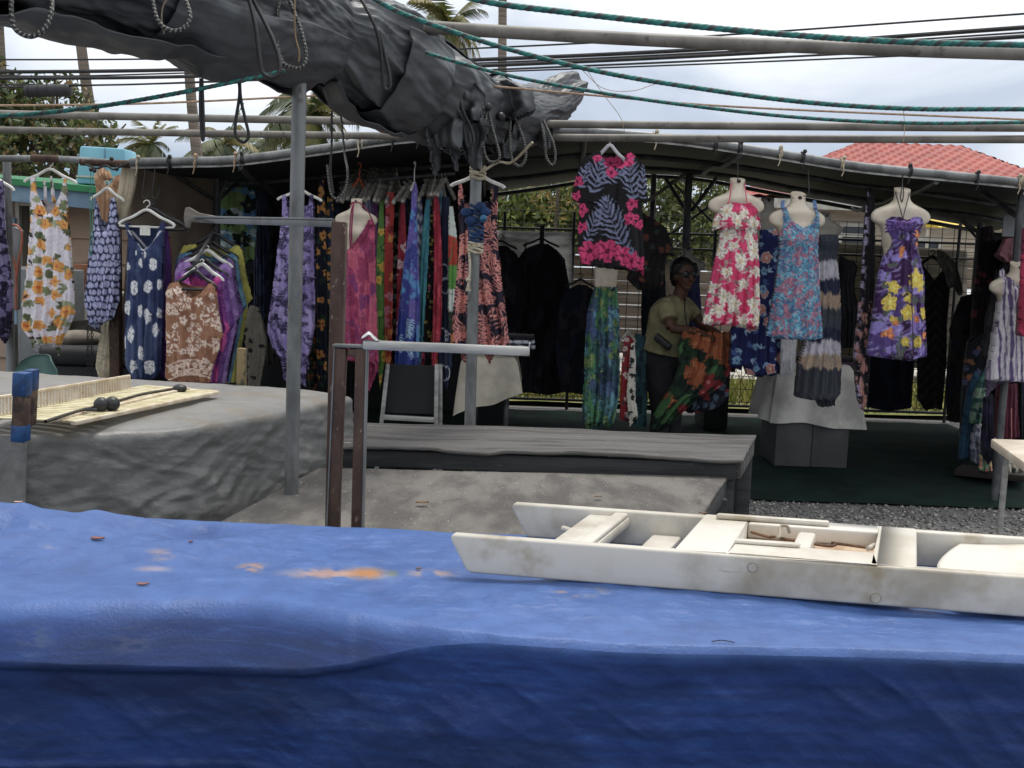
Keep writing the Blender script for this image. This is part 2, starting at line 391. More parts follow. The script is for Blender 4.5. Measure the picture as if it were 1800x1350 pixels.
def palm(px, py, d, R, lean, label, seed, trunk=True, group='coconut palms far behind the stall', fan=26, droop=1.0):
    rg = random.Random(seed); top = P(px, py, d); base = Vector((top.x + lean, top.y, 0))
    o = empty('palm_tree', base, label, 'palm tree', group)
    mb = MB(); pts = curve([base, base.lerp(top, .5) + Vector((-lean * .16, 0, 0)), top], 16)
    r0 = max(.13, R * .07); mb.tube(pts, [r0 * (1.25 - .5 * i / 16) for i in range(17)], 9); mb.build('trunk', m_palmbark, o)
    V = []; C = []
    for k in range(fan):
        az = 2 * math.pi * k / fan + rg.uniform(-.2, .2); el = rg.uniform(-.35, 1.25); Lf = R * rg.uniform(.85, 1.12)
        hd = Vector((math.cos(az), math.sin(az), 0)); pts = []
        v = hd * math.cos(el) + Vector((0, 0, math.sin(el))); p = top.copy() + Vector((0, 0, .1))
        for i in range(13):
            pts.append(p.copy()); v = (v + Vector((0, 0, -.135 * droop)) + Vector((-.05, 0, 0))).normalized(); p = p + v * (Lf / 12)
        side = hd.cross(Vector((0, 0, 1))).normalized(); cc = rg.choice([(92, 100, 52), (70, 82, 44), (116, 112, 62), (58, 70, 40), (140, 128, 78)])
        for i in range(1, 13):
            for sdn in (-1, 1):
                for h in (0, .33, .66):
                    if rg.random() < .12: continue
                    q = pts[i - 1].lerp(pts[i], h); ll = R * .26 * (math.sin(math.pi * min(1, (i + h) / 13.2) ** .8) + .22)
                    fw = (pts[i] - pts[i - 1]).normalized()
                    tip = q + (side * sdn * .75 + fw * .65 + Vector((0, 0, -.55 * droop))) * ll * rg.uniform(.8, 1.15)
                    wv = fw * R * .017
                    V += [q - wv, q + wv, tip + wv * .15, tip - wv * .15]; C += [cc] * 4
    mb = MB()
    npmesh('crown', np.array([list(v) for v in V]), np.arange(len(V)).reshape(-1, 4), m_leaf, lin(np.array(C)), o, smooth=False)
    return o
palm(788, 48, 60, 3.0, .3, 'large coconut palm crown above the end of the rolled tarp', 1)
palm(545, 200, 58, 3.7, -.3, 'brownish coconut palm with a drooping crown behind the left steel pole', 2, droop=1.25)
palm(394, 255, 62, 2.9, .3, 'low palm crown beside the leaning palm trunk', 3)
palm(262, 258, 70, 2.4, .3, 'small windblown palm just right of the light blue box', 4)
palm(474, 262, 72, 2.2, .5, 'tiny palm showing one frond tip left of the brownish palm', 5)
palm(120, -120, 40, 3.0, 2.3, 'leaning palm trunk rising through the mango tree, crown out of the photo', 6)
palm(318, -110, 42, 3.0, 1.4, 'pale leaning palm trunk hidden at the top by the rolled tarp', 7)
palm(-12, -110, 32, 3.0, .5, 'palm trunk at the left edge of the photo', 8)
mb = MB(); b_ = P(878, 600, 34); b_.z = 0; t_ = P(884, -60, 34)
mb.tube([b_, b_.lerp(t_, .5), t_], [.17, .15, .13], 12)
for s_ in (-1, 1): mb.bar(t_ + Vector((0, 0, -.4)), t_ + Vector((s_ * 1.1, 0, -.4)), .09, .11)
tag(mb.build('utility_pole', m_palmbark), 'tall bare grey pole rising out of the photo right of the palm crown', 'pole')
# yellow flowering bush tip peeking over the roof
o = empty('flowering_bush', (P(975, 215, 14).x, 14, 0), 'yellow flowering bush peeking over the stall roof by the pipe end', 'bush')
p = P(985, 216, 14)
leafcloud('foliage', [(p.x, p.y, p.z - .1, .35, .3, .12), (p.x, p.y, p.z - .7, .5, .4, .6)], 900, .04, [(120, 110, 60), (150, 120, 70), (96, 96, 52)], o, 31)
leafcloud('blossom', [(p.x - .08, p.y - .1, p.z - .01, .11, .1, .04)], 420, .03, [(226, 178, 30), (240, 196, 40)], o, 32, 1.3)
mb = MB(); mb.tube([Vector((p.x, p.y, 0)), Vector((p.x, p.y, p.z - .2))], [.04, .02], 6); mb.build('stem', m_bark, o)
# grass tufts behind the stall
rg = np.random.default_rng(9); n = 9000
bx = rg.uniform(-1, 7.5, n); by = rg.uniform(11.2, 13.8, n); hgt = rg.uniform(.06, .28, n); an = rg.uniform(0, 6.28, n)
dx, dy = np.cos(an) * .012, np.sin(an) * .012; lx, ly = rg.normal(0, .05, n), rg.normal(0, .05, n)
V = np.stack([np.stack([bx - dx, by - dy, 0 * bx + .04], 1), np.stack([bx + dx, by + dy, 0 * bx + .04], 1), np.stack([bx + lx, by + ly, hgt], 1)], 1).reshape(-1, 3)
gc = lin(np.array([(138, 140, 66), (164, 152, 96), (104, 116, 50)]))[rg.integers(0, 3, n)]
tag(npmesh('grass', V, np.arange(n * 3).reshape(-1, 3), m_leaf, np.repeat(gc, 3, 0), smooth=False), 'dry yellow green grass behind the wire fence', 'grass', kind='stuff')

# ------------------------------------------------------------------ buildings behind
def tiled(name, a, b, c, d, rows, cols_, m, parent, amp=.03):
    "roof face: a-b eave, d-c ridge, with real tile corrugation"
    nu, nv = cols_ * 6 + 1, rows * 4 + 1
    u, v = np.meshgrid(np.linspace(0, 1, nu), np.linspace(0, 1, nv))
    a, b, c, d = [np.array(x) for x in (a, b, c, d)]
    Pp = (a + (b - a) * u[..., None]) * (1 - v[..., None]) + (d + (c - d) * u[..., None]) * v[..., None]
    nrm = np.cross(b - a, d - a); nrm /= np.linalg.norm(nrm)
    if nrm[2] < 0: nrm = -nrm
    wdt = np.linalg.norm(Pp - Pp[:, :1], axis=-1)
    ph = wdt / .28 * 2 * np.pi
    h = amp * (.5 + .5 * np.cos(ph)) + amp * 1.3 * (1 - (v * rows) % 1.0)
    Pp = Pp + nrm * h[..., None]
    rr = np.floor(v * rows) * 57 + np.floor(wdt / .28)
    k = hsh(rr.astype(np.int64), rr.astype(np.int64) * 3, rr.astype(np.int64), 4)
    col = lin(np.stack([140 + 24 * k, 62 + 14 * k, 54 + 12 * k], -1).reshape(-1, 3))
    return npmesh(name, Pp.reshape(-1, 3), gridq(nv, nu), m, col, parent)
m_siding = M('beige_siding', S(188, 176, 156), .8, c2=S(166, 154, 136), scale=1.2, st=(1, 1, 6))
m_siding2 = M('tan_wall', S(160, 138, 120), .85, c2=S(140, 120, 104), scale=2)
m_glass = M('dark_glass', S(40, 46, 50), .12, c2=S(58, 62, 66), scale=1)
m_wtrim = M('pale_trim', S(196, 192, 182), .6, c2=S(170, 166, 158), scale=4)
D = 22.0
hs = empty('tiled_house', (6.6, 25, 0), 'beige sided house with red tile hip roof behind the stall', 'house')
r0, r1 = P(1508, 253, D + 3.4), P(1690, 255, D + 3.4)
e0, e1 = P(1310, 345, D), P(1985, 372, D); e1.z = e0.z
b0, b1 = e0 + Vector((0, 7.2, 0)), e1 + Vector((0, 7.2, 0)); r1.z = r0.z
tiled('roof', e0, e1, r1, r0, 20, 36, m_paint, hs); tiled('roof', b0, e0, r0, r0 + Vector((0, .01, 0)), 14, 26, m_paint, hs); tiled('roof', e1, b1, r1 + Vector((0, .01, 0)), r1, 14, 26, m_paint, hs)
tiled('roof', b1, b0, r0, r1, 14, 26, m_paint, hs)
mb = MB()
for k in range(18):
    z0 = e0.z * k / 18; z1 = e0.z * (k + 1) / 18
    mb.add([(e0.x + .5, D + .52, z0), (e1.x - .5, D + .52, z0), (e1.x - .5, D + .55, z1), (e0.x + .5, D + .55, z1)], [(0, 1, 2, 3)])
    mb.add([(e0.x + .5, D + .52, z0), (e1.x - .5, D + .52, z0), (e1.x - .5, D + .56, z0), (e0.x + .5, D + .56, z0)], [(0, 1, 2, 3)])
mb.box(((e0.x + e1.x) / 2, D + 3.6, e0.z / 2), (e1.x - e0.x - 1.04, 6, e0.z - .02)); mb.build('wall', m_siding, hs, smooth=False)
for (x0, x1, y0, y1) in ((1478, 1522, 395, 432), (1600, 1650, 420, 470)):
    a, b = P(x0, y0, D + .44), P(x1, y1, D + .44)
    f = MB(); cx, cz = (a.x + b.x) / 2, (a.z + b.z) / 2; w, h = b.x - a.x, a.z - b.z
    for q in (a.x, b.x): f.box((q, D + .48, cz), (.08, .12, h + .08))
    for q in (a.z, b.z, cz): f.box((cx, D + .48, q), (w - .08, .1, .07))
    fo = f.build('window', m_wtrim, hs); MB().box((cx, D + .5, cz), (w - .06, .03, h - .06)).build('pane', m_glass, fo)
MB().bar((e0.x, D - .02, e0.z - .12), (e1.x, D - .02, e0.z - .12), .05, .2).build('fascia', m_wtrim, hs)
# timber fence in front of that house, seen through the stall's mesh
m_brownwall = M('brown_fence_wood', S(120, 108, 96), .85, c2=S(92, 82, 72), scale=3, st=(.4, 1, 6))
fo = empty('board_fence', (4.6, 18.6, 0), 'grey-brown board fence behind the right half of the stall', 'fence')
mb = MB(); pf = MB()
for k in range(9): mb.box((4.9, 18.9, .12 + k * .22), (8.2, .03, .2))
for k in range(6): MB().box((1.0 + k * 1.55, 18.97, 1.02), (.1, .1, 2.04)).build('post', m_brownwall, fo)
mb.build('board_panel', m_brownwall, fo, bevel=.008)
m_yel = M('yellow_paint', S(226, 196, 60), .6, c2=S(206, 174, 46), scale=3)
a, b = P(1636, 384, 18.3), P(1722, 404, 18.3)
o = empty('yellow_awning', ((a.x + b.x) / 2, 18.3, 0), 'yellow awning strip glimpsed under the stall roof at right', 'awning')
mb = MB(); mb.prism([(a.x, 17.9, b.z), (a.x, 18.5, b.z + .02), (a.x, 18.5, a.z + .06)], (b.x - a.x + .3, 0, 0)); mb.build('cover', m_yel, o)
mb = MB(); [mb.tube([(q, 18.5, 0), (q, 18.5, a.z)], .03, 8) for q in (a.x + .05, b.x + .2)]; mb.build('post', m_wtrim, o)
# parked car behind the fence
o = empty('parked_car', (6.35, 14.9, 0), 'silver-white parked car glimpsed through the fence at right', 'car')
m_car = M('silver_car_paint', S(206, 210, 212), .25, .3, c2=S(190, 194, 198), scale=2)
prof = [(-1.9, .35), (-1.95, .7), (-1.75, .88), (-1.0, .98), (-.45, 1.38), (.75, 1.42), (1.35, 1.02), (1.9, .92), (2.0, .6), (1.95, .35)]
mb = MB(); mb.prism([(6.35 + x, 14.15, z) for x, z in prof], (0, 1.6, 0)); mb.build('body', m_car, o, bevel=.09, seg=3)
mb = MB(); mb.prism([(6.35 + x, 14.135, z) for x, z in ((-.85, 1.0), (-.4, 1.33), (.1, 1.35), (.1, 1.0))], (0, 1.63, 0)); mb.prism([(6.35 + x, 14.135, z) for x, z in ((.16, 1.0), (.16, 1.35), (.7, 1.36), (1.15, 1.02))], (0, 1.63, 0)); mb.build('window', m_glass, o, bevel=.02)
for x in (-1.2, 1.25):
    for y in (14.1, 15.8):
        w = MB().tube([(6.35 + x, y - .09, .33), (6.35 + x, y + .09, .33)], .33, 24).build('wheel', m_black, o); MB().tube([(6.35 + x, y - .1, .33), (6.35 + x, y + .1, .33)], .2, 18).build('rim', m_alu, w)
for y in (14.4, 15.5): MB().ell((4.44, y, .74), (.06, .16, .08)).build('headlight', m_white, o)

# ---- low tan house with green roof edge at left
D = 9.4
hs = empty('green_roof_house', (P(40, 500, D).x, D + 1.5, 0), 'tan sided house with green roof edge and blue fascia at left', 'house')
m_green = M('green_roof_paint', S(38, 122, 74), .55, c2=S(28, 96, 60), scale=4)
m_fasc = M('blue_grey_fascia', S(118, 146, 166), .6, c2=S(98, 124, 146), scale=3)
a, b = P(-160, 296, D), P(215, 333, D)
sl_ = (b - a)
mb = MB(); mb.add([a, b, b + Vector((0, 4, .22)), a + Vector((0, 4, .22)), a + Vector((0, 0, -.055)), b + Vector((0, 0, -.055)), b + Vector((0, 4, .16)), a + Vector((0, 4, .16))], [(0, 1, 2, 3), (7, 6, 5, 4), (0, 4, 5, 1), (1, 5, 6, 2), (3, 2, 6, 7), (0, 3, 7, 4)]); mb.build('roof', m_green, hs)
mb = MB(); mb.add([a + Vector((0, .05, -.058)), b + Vector((0, .05, -.058)), b + Vector((0, .05, -.2)), a + Vector((0, .05, -.2)), a + Vector((0, .09, -.058)), b + Vector((0, .09, -.058)), b + Vector((0, .09, -.2)), a + Vector((0, .09, -.2))], [(0, 1, 2, 3), (4, 5, 6, 7), (0, 4, 5, 1), (1, 5, 6, 2), (2, 6, 7, 3), (3, 7, 4, 0)]); mb.build('fascia', m_fasc, hs)
mb = MB(); zt = a.z - .1
for k in range(9):
    z0 = zt * k / 9; z1 = zt * (k + 1) / 9
    mb.add([(a.x, D + .46, z0), (b.x - .1, D + .46, z0), (b.x - .1, D + .49, z1), (a.x, D + .49, z1)], [(0, 1, 2, 3)])
    mb.add([(a.x, D + .46, z0), (b.x - .1, D + .46, z0), (b.x - .1, D + .5, z0), (a.x, D + .5, z0)], [(0, 1, 2, 3)])
mb.box(((a.x + b.x) / 2, D + 2.2, zt / 2 - .05), (b.x - a.x - .2, 3.3, zt - .1)); mb.build('wall', m_siding2, hs, smooth=False)
w0, w1 = P(32, 358, D + .4), P(64, 472, D + .4)
f = MB(); cx, cz = (w0.x + w1.x) / 2, (w0.z + w1.z) / 2
for q in (w0.x, w1.x): f.box((q, D + .42, cz), (.035, .09, w0.z - w1.z + .04))
for q in (w0.z, w1.z): f.box((cx, D + .42, q), (w1.x - w0.x - .035, .08, .035))
fo = f.build('window', m_wtrim, hs); m_curt = M('dim_curtain', S(96, 90, 78), .9, c2=S(62, 58, 52), scale=4, st=(8, 1, .3))
MB().box((cx, D + .44, cz), (w1.x - w0.x - .03, .02, w0.z - w1.z - .03)).build('pane', m_curt, fo)
dpx = P(20, 420, D + .38); MB().box((dpx.x, D + .4, .9), (.11, .12, 1.8)).build('door_frame', m_fasc, hs)
# light blue box on the roof
m_bluebox = M('light_blue_panel', S(136, 190, 206), .5, c2=S(116, 172, 192), scale=2, st=(1, 1, .4))
a, b = P(136, 256, 9.9), P(222, 326, 9.9)
o = empty('blue_box', ((a.x + b.x) / 2, 10.15, b.z), 'light blue painted box standing on the green roof edge', 'box')
w, h = b.x - a.x, a.z - b.z
mb = MB(); mb.prism([(a.x + .02, 9.9, a.z), (b.x - .015, 9.9, a.z - .012), (b.x + .01, 9.9, b.z), (a.x - .02, 9.9, b.z)], (0, .32, 0)); mb.build('body', m_bluebox, o, bevel=.02)
MB().box(((a.x + b.x) / 2, 9.888, b.z + .07), (w + .02, .012, .016)).build('trim', m_wtrim, o)
MB().box(((a.x + b.x) / 2 + .03, 9.893, (a.z + b.z) / 2 + .04), (.006, .01, h * .7)).build('seam', m_fasc, o)

# ------------------------------------------------------------------ overhead cables
def cable(pts, r, label, name='overhead_cable', m=None, n=7, cat='cable', group='black utility cables across the sky'):
    mb = MB(); mb.tube(run_on(curve([P(*q) for q in pts], 60), 14, 14), r, n); return tag(mb.build(name, m or m_cable), label, cat, group)
cable([(-80, 105, 16), (300, 103, 15.5), (760, 88, 15), (1200, 66, 14), (1830, 22, 12.5)], .013, 'thin topmost black cable of the overhead bundle')
cable([(-80, 127, 16), (300, 123, 15.5), (760, 108, 15), (1250, 86, 14), (1830, 46, 12.5)], .028, 'thick upper black cable of the overhead bundle')
cable([(-80, 138, 15.7), (300, 135, 15.2), (760, 119, 14.7), (1250, 97, 13.7), (1830, 62, 12.2)], .026, 'thick middle black cable of the overhead bundle')
cable([(-80, 130, 15.9), (80, 134, 15.6), (300, 129, 15.4), (760, 114, 14.9), (1250, 92, 13.9), (1830, 55, 12.4)], .012, 'thin black cable squeezed between two thick overhead cables')
cable([(-80, 155, 15.4), (150, 150, 15.2), (300, 146, 14.8), (760, 127, 14.2), (1250, 106, 13.2), (1500, 94, 12.7), (1830, 80, 12)], .014, 'black cable carrying the fat splice case')
cable([(-80, 148, 15.5), (200, 149, 15.1), (520, 139, 14.7), (760, 130, 14.3), (1250, 112, 13.3), (1830, 88, 12)], .011, 'lowest thin black cable of the overhead bundle')
mb = MB(); a, b = P(44, 161, 15.25), P(126, 158, 15.25)
mb.tube([a + (b - a) * t for t in (0, .02, .06, .94, .98, 1)], [.03, .075, .088, .088, .075, .03], 16)
for t in (.1, .3, .5, .7, .9): mb.tube([a + (b - a) * (t - .012), a + (b - a) * (t + .012)], .094, 16)
tag(mb.build('splice_case', m_cable), 'fat black splice case hanging in the cables at left', 'cable box')
# ------------------------------------------------------------------ the stall
m_roof = M('dark_grey_vinyl', S(54, 56, 59), .6, c2=S(43, 45, 48), scale=1.6, bump=.12, bs=14, spec=.3)
m_lit_edge = M('pale_lit_edge', S(206, 206, 204), .7, c2=S(150, 150, 150), scale=10)
D0, D1 = 6.8, 10.9
tent = empty('market_stall', (.4, 8.8, 0), 'dark grey gabled canopy stall full of hanging dresses', 'market stall')
fpx = [(232, 286), (330, 284), (420, 281), (560, 263), (700, 243), (860, 233), (980, 230), (1060, 234), (1200, 246), (1350, 268), (1500, 292), (1650, 307), (1800, 322), (1930, 338)]
bpx = [(300, 372), (420, 366), (520, 362), (640, 358), (760, 352), (860, 343), (960, 330), (1050, 316), (1130, 310), (1230, 316), (1350, 338), (1500, 366), (1620, 388), (1740, 410)]
Fp = [P(x, y + 6, D0) for x, y in fpx]; Bp = [P(x, y, D1) for x, y in bpx]
Fc, Bc = curve(Fp, 90), curve(Bp, 90)
u = np.linspace(0, 1, 91); v = np.linspace(0, 1, 41)
A = np.array([list(p) for p in Fc]); B = np.array([list(p) for p in Bc])
G = A[None] * (1 - v[:, None, None]) + B[None] * v[:, None, None]
sag = np.abs(np.sin(v * np.pi * 3))[:, None] ** .7 * .05
G[..., 2] += .045 - sag + .03 * (ridge(G[..., 0] * 1.1, G[..., 1] * .5, seed=3) - .4) * np.sin(v * np.pi)[:, None]
G[..., 2] -= .02 * (v[:, None] < .02)
top = G.copy(); top[..., 2] += .006
q = gridq(41, 91); n_ = G.reshape(-1, 3).shape[0]
npmesh('roof', np.concatenate([G.reshape(-1, 3), top.reshape(-1, 3)]), np.concatenate([q[:, ::-1], q + n_]), m_roof, None, tent)
mb = MB(); mb.tube([p + Vector((0, -.02, -.012)) for p in Fc], .008, 6); mb.build('roof_lit_edge', m_lit_edge, tent)  # pale strip standing for the light caught along the roof edge
# front bar
fb = curve([P(x, y, D0) + Vector((0, -.03, 0)) for x, y in fpx], 90)
mb = MB(); mb.tube(fb, .027, 12); mb.build('front_bar', m_galv, tent)
mb = MB(); mb.tube(Bc, .022, 8); mb.build('back_bar', m_galvd, tent)
# inner rafters & purlins under the roof
for vv in (.33, .66):
    k = int(vv * 40); mb = MB(); mb.tube([Vector(G[k, i]) + Vector((0, 0, -.035)) for i in range(0, 91, 3)], .02, 8); mb.build('rafter', m_galvd, tent)
for i in (14, 34, 46, 60, 76):
    mb = MB(); mb.tube([Vector(G[k, i]) + Vector((0, 0, -.05)) for k in range(0, 41, 4)], .018, 8); mb.build('purlin', m_galvd, tent)
def brace(p, q, r=.014, name='brace', m=m_galvd):
    MB().tube([p, q], r, 8).build(name, m, tent)
def post(px, pt, d, r=.022, name='post', m=m_galvd, zb=0.02, lean=0):
    t = P(px, pt, d); b = Vector((t.x + lean, t.y, zb)); MB().tube([b, t], r, 12).build(name, m, tent)
# posts and diagonals seen inside
post(381, 312, 7.9, .03); brace(P(300, 300, 7.3), P(377, 352, 7.9), .016); brace(P(383, 352, 7.9), P(428, 312, 8.2), .016); brace(P(366, 312, 7.9), P(381, 356, 7.9), .018); brace(P(398, 316, 7.9), P(384, 352, 7.9), .018)
post(1212, 298, 9.6, .035); post(1150, 300, 10.7, .03)
brace(P(1168, 310, 9.8), P(1208, 375, 9.6), .018); brace(P(1260, 312, 9.6), P(1215, 372, 9.6), .018); brace(P(1140, 352, 10.2), P(1212, 300, 9.6), .018)
brace(P(1180, 318, 10.6), P(1262, 400, 10.6), .014); brace(P(1180, 410, 10.6), P(1290, 332, 10.6), .014)
post(1532, 350, 10.7, .03); post(1724, 392, 9.8, .035); brace(P(1630, 345, 9.4), P(1720, 408, 9.8), .02); brace(P(1672, 366, 9.9), P(1736, 440, 9.9), .014)
brace(P(1726, 338, 7.4), P(1796, 386, 7.1), .02); post(1797, 325, 6.95, .024)
post(1768, 700, 7.2, .02)
post(12, 280, 6.95, .026, m=m_galv)
# hanging rail at left of the gable, with rust and tape
rail = curve([P(-40, 279, 6.8), P(80, 279, 6.8), P(160, 283, 6.8), P(236, 289, 6.8), P(300, 287, 6.78)], 30)
MB().tube(rail, .022, 12).build('side_rail', m_galv, tent)
MB().tube(curve([P(56, 278, 6.8), P(85, 279, 6.8), P(105, 280, 6.8)], 8), .0245, 12).build('rust_sleeve', m_rust, tent)
MB().tube(curve([P(142, 284, 6.8), P(190, 287, 6.8), P(238, 289, 6.8)], 8), .0255, 12).build('rust_sleeve', m_rust, tent)
# ties with balls along the front bar
rnd = random.Random(4)
def tie(x, y, m, d=D0):
    c = P(x, y, d) + Vector((0, -.03, 0)); mb = MB()
    for k in range(3):
        o = rnd.uniform(-.012, .012)
        mb.tube([c + Vector((o + k * .007, .032 * math.cos(a), .034 * math.sin(a))) for a in np.linspace(0, 6.28, 13)], .0042, 5)
    mb.tube(curve([c + Vector((0, -.03, -.01)), c + Vector((.006, -.036, -.05)), c + Vector((-.004, -.03, -.085))], 6), .004, 5)
    mb.ell(c + Vector((.01, -.02, .035)), .014, 10, 7)
    mb.build('tie', m, tent)
for x, y, mm in ((1255, 255, m_wire), (1298, 260, m_wire), (1366, 270, m_cream), (1408, 277, m_wire), (1477, 288, m_cream), (1592, 301, m_wire), (1711, 313, m_wire), (1784, 319, m_cream), (1794, 320, m_cream), (735, 240, m_wire), (632, 254, m_cream), (415, 281, m_tan), (425, 280, m_wire), (345, 284, m_tan), (245, 287, m_cream), (300, 286, m_wire), (1150, 242, m_cream), (690, 246, m_wire)):
    tie(x, y, mm)
# canvas side, and dark sheets added to darken the interior
def sheet(name, quad, m, parent=None, thick=.006, n=40, amp=.02, fx=3, seed=1, label=None, cat=None, col=None):
    "hanging cloth between four corner points tl, tr, br, bl with vertical folds and real thickness"
    tl, tr, br, bl = [np.array(p) for p in quad]
    uu, vv = np.meshgrid(np.linspace(0, 1, n), np.linspace(0, 1, n))
    X = (tl * (1 - uu[..., None]) + tr * uu[..., None]) * (1 - vv[..., None]) + (bl * (1 - uu[..., None]) + br * uu[..., None]) * vv[..., None]
    nr = np.cross(tr - tl, bl - tl); nr /= np.linalg.norm(nr)
    h = amp * (np.sin(uu * fx * 6.28 + 2 * vn(uu * 3, vv * 2, seed=seed)) * (.25 + .75 * vv) + 1.2 * (fbm(uu * 4, vv * 3, seed=seed + 1) - .5) * 2)
    a = X + nr * (h + thick / 2)[..., None]; b = X + nr * (h - thick / 2)[..., None]
    q = gridq(n, n); k = n * n; ring = np.concatenate([np.arange(n), np.arange(2 * n - 1, k, n), np.arange(k - 2, k - n - 1, -1), np.arange(k - 2 * n, 0, -n)])
    r2 = np.roll(ring, -1); side = np.stack([ring, r2, r2 + k, ring + k], 1)
    c = None if col is None else np.concatenate([col, col])
    o = npmesh(name, np.concatenate([a.reshape(-1, 3), b.reshape(-1, 3)]), np.concatenate([q, q[:, ::-1] + k, side[:, ::-1]]), m, c, parent)
    return tag(o, label, cat) if label else o
m_taupe = M('taupe_canvas', S(150, 136, 120), .85, c2=S(126, 113, 100), scale=2.5, bump=.15, bs=20, trans=.12)
sheet('canvas_side', [P(232, 294, 7.0), P(378, 300, 7.9), P(372, 640, 7.9), P(214, 640, 7.0)], m_taupe, tent, amp=.012, seed=4)
m_dksheet = M('black_matte', S(34, 35, 38), .8, c2=S(24, 25, 27), scale=2)
sheet('added_back_sheet', [P(330, 352, 10.4), P(862, 334, 10.4), P(862, 735, 10.4), P(330, 735, 10.4)], m_dksheet, tent, amp=.03, fx=6, seed=5)  # added sheet that makes the depth behind the dresses dark
sheet('added_side_sheet', [P(1800, 410, 7.6), P(1728, 408, 10.5), P(1728, 730, 10.5), P(1800, 830, 7.6)], m_dksheet, tent, amp=.03, fx=6, seed=6)  # added sheet that darkens the right side of the interior
# rolled end of canvas tied to the left corner
m_roll = M('cream_canvas', S(196, 184, 160), .85, c2=S(168, 156, 134), scale=5, bump=.2, bs=30)
mb = MB(); pts = curve([P(228, 292, 6.86), P(222, 330, 6.86), P(212, 372, 6.88), P(206, 402, 6.9)], 16)
for o_ in (-.022, .006, .03):
    mb.tube([p + Vector((o_, .01 * math.sin(9 * o_ * i), 0)) for i, p in enumerate(pts)], [.028 - .0006 * i for i in range(17)], 10)
tag(mb.build('canvas_roll', m_roll), 'cream rolled canvas edge tied to the corner of the left rail', 'canvas')
mb = MB(); mb.box((P(212, 520, 6.92) + P(206, 690, 6.92)) / 2 + Vector((-.02, 0, .25)), (.07, .07, 1.25)); tag(mb.build('corner_post', m_rust, bevel=.006), 'rusty brown square post beside the navy dress', 'post')

# wire mesh fence across the back
fo = empty('wire_fence', (2.2, 10.95, 0), 'black wire mesh fence panels along the back of the stall', 'fence')
xl, xr = P(872, 500, 10.95).x, P(1735, 500, 10.95).x; D = 10.98
zt = P(1000, 372, D).z
mb = MB(); rnd = random.Random(8)
for k in range(42):
    x = xl + (xr - xl) * k / 41
    mb.tube([(x, D, .1), (x + .004, D, zt - (0 if 12 < k else .09 * (k % 7 > 2)))], .0042, 5)
for z in list(np.linspace(.14, zt, 15)):
    mb.tube([(xl, D - .006, z), (xr, D - .006, z)], .0042, 5)
mb.build('mesh_panel', m_wire, fo)
mb = MB()
for k in range(24):                                # chain-link diamonds low down
    x = xl + (xr - xl) * k / 24
    for s_ in (-1, 1):
        x0 = x + (.24 if s_ < 0 else 0)
        mb.tube([(x0, D + .02, .08), (x0 + s_ * .24, D + .02, .5)], .003, 4); mb.tube([(x0 + s_ * .24, D + .02, .08), (x0, D + .02, .5)], .003, 4)
        mb.tube([(x0 + s_ * .12, D + .02, .08), (x0 + s_ * .36, D + .02, .5)], .003, 4)
mb.build('chain_link', m_wire, fo)
for z, r in ((P(940, 402, D).z, .014), (P(1100, 618, D).z, .012), (P(1150, 436, D).z, .013), (.1, .016)):
    MB().tube([(xl, D - .03, z), (xr, D - .03, z)], r, 8).build('rail', m_wire, fo)
for x in (888, 1010, 1150, 1260, 1405, 1535, 1690):
    p = P(x, 372, D - .05); MB().tube([(p.x, p.y, 0), p], .017, 8).build('post', m_wire, fo)
# grey banner on the fence
m_ban = M('grey_banner', S(206, 206, 206), .75, c2=S(150, 150, 151), scale=1.5, st=(1, 1, 4), trans=.75)
sheet('fence_banner', [P(868, 405, 10.9), P(1006, 408, 10.9), P(1006, 640, 10.9), P(868, 640, 10.9)], m_ban, None, amp=.01, fx=2, seed=9, label='plain grey banner tied to the wire fence behind the black blouses', cat='banner')
m_ban2 = M('weathered_boards', S(160, 154, 140), .8, c2=S(128, 122, 110), scale=1.5, st=(1, 1, 7), trans=.4)
sheet('fence_banner', [P(1402, 422, 11.02), P(1700, 440, 11.02), P(1700, 650, 11.02), P(1402, 640, 11.02)], m_ban2, None, amp=.01, fx=2, seed=10, label='dull beige sheet on the fence behind the purple dress', cat='banner')
# plain card hung at the right
m_card = M('grey_card', S(134, 136, 138), .7, c2=S(120, 122, 124), scale=5)
a, b = P(1764, 378, 7.25), P(1798, 417, 7.25)
tag(MB().box((a + b) / 2, (b.x - a.x, .012, a.z - b.z)).build('blank_card', m_card, bevel=.002), 'plain grey square card hung under the roof at right', 'card')
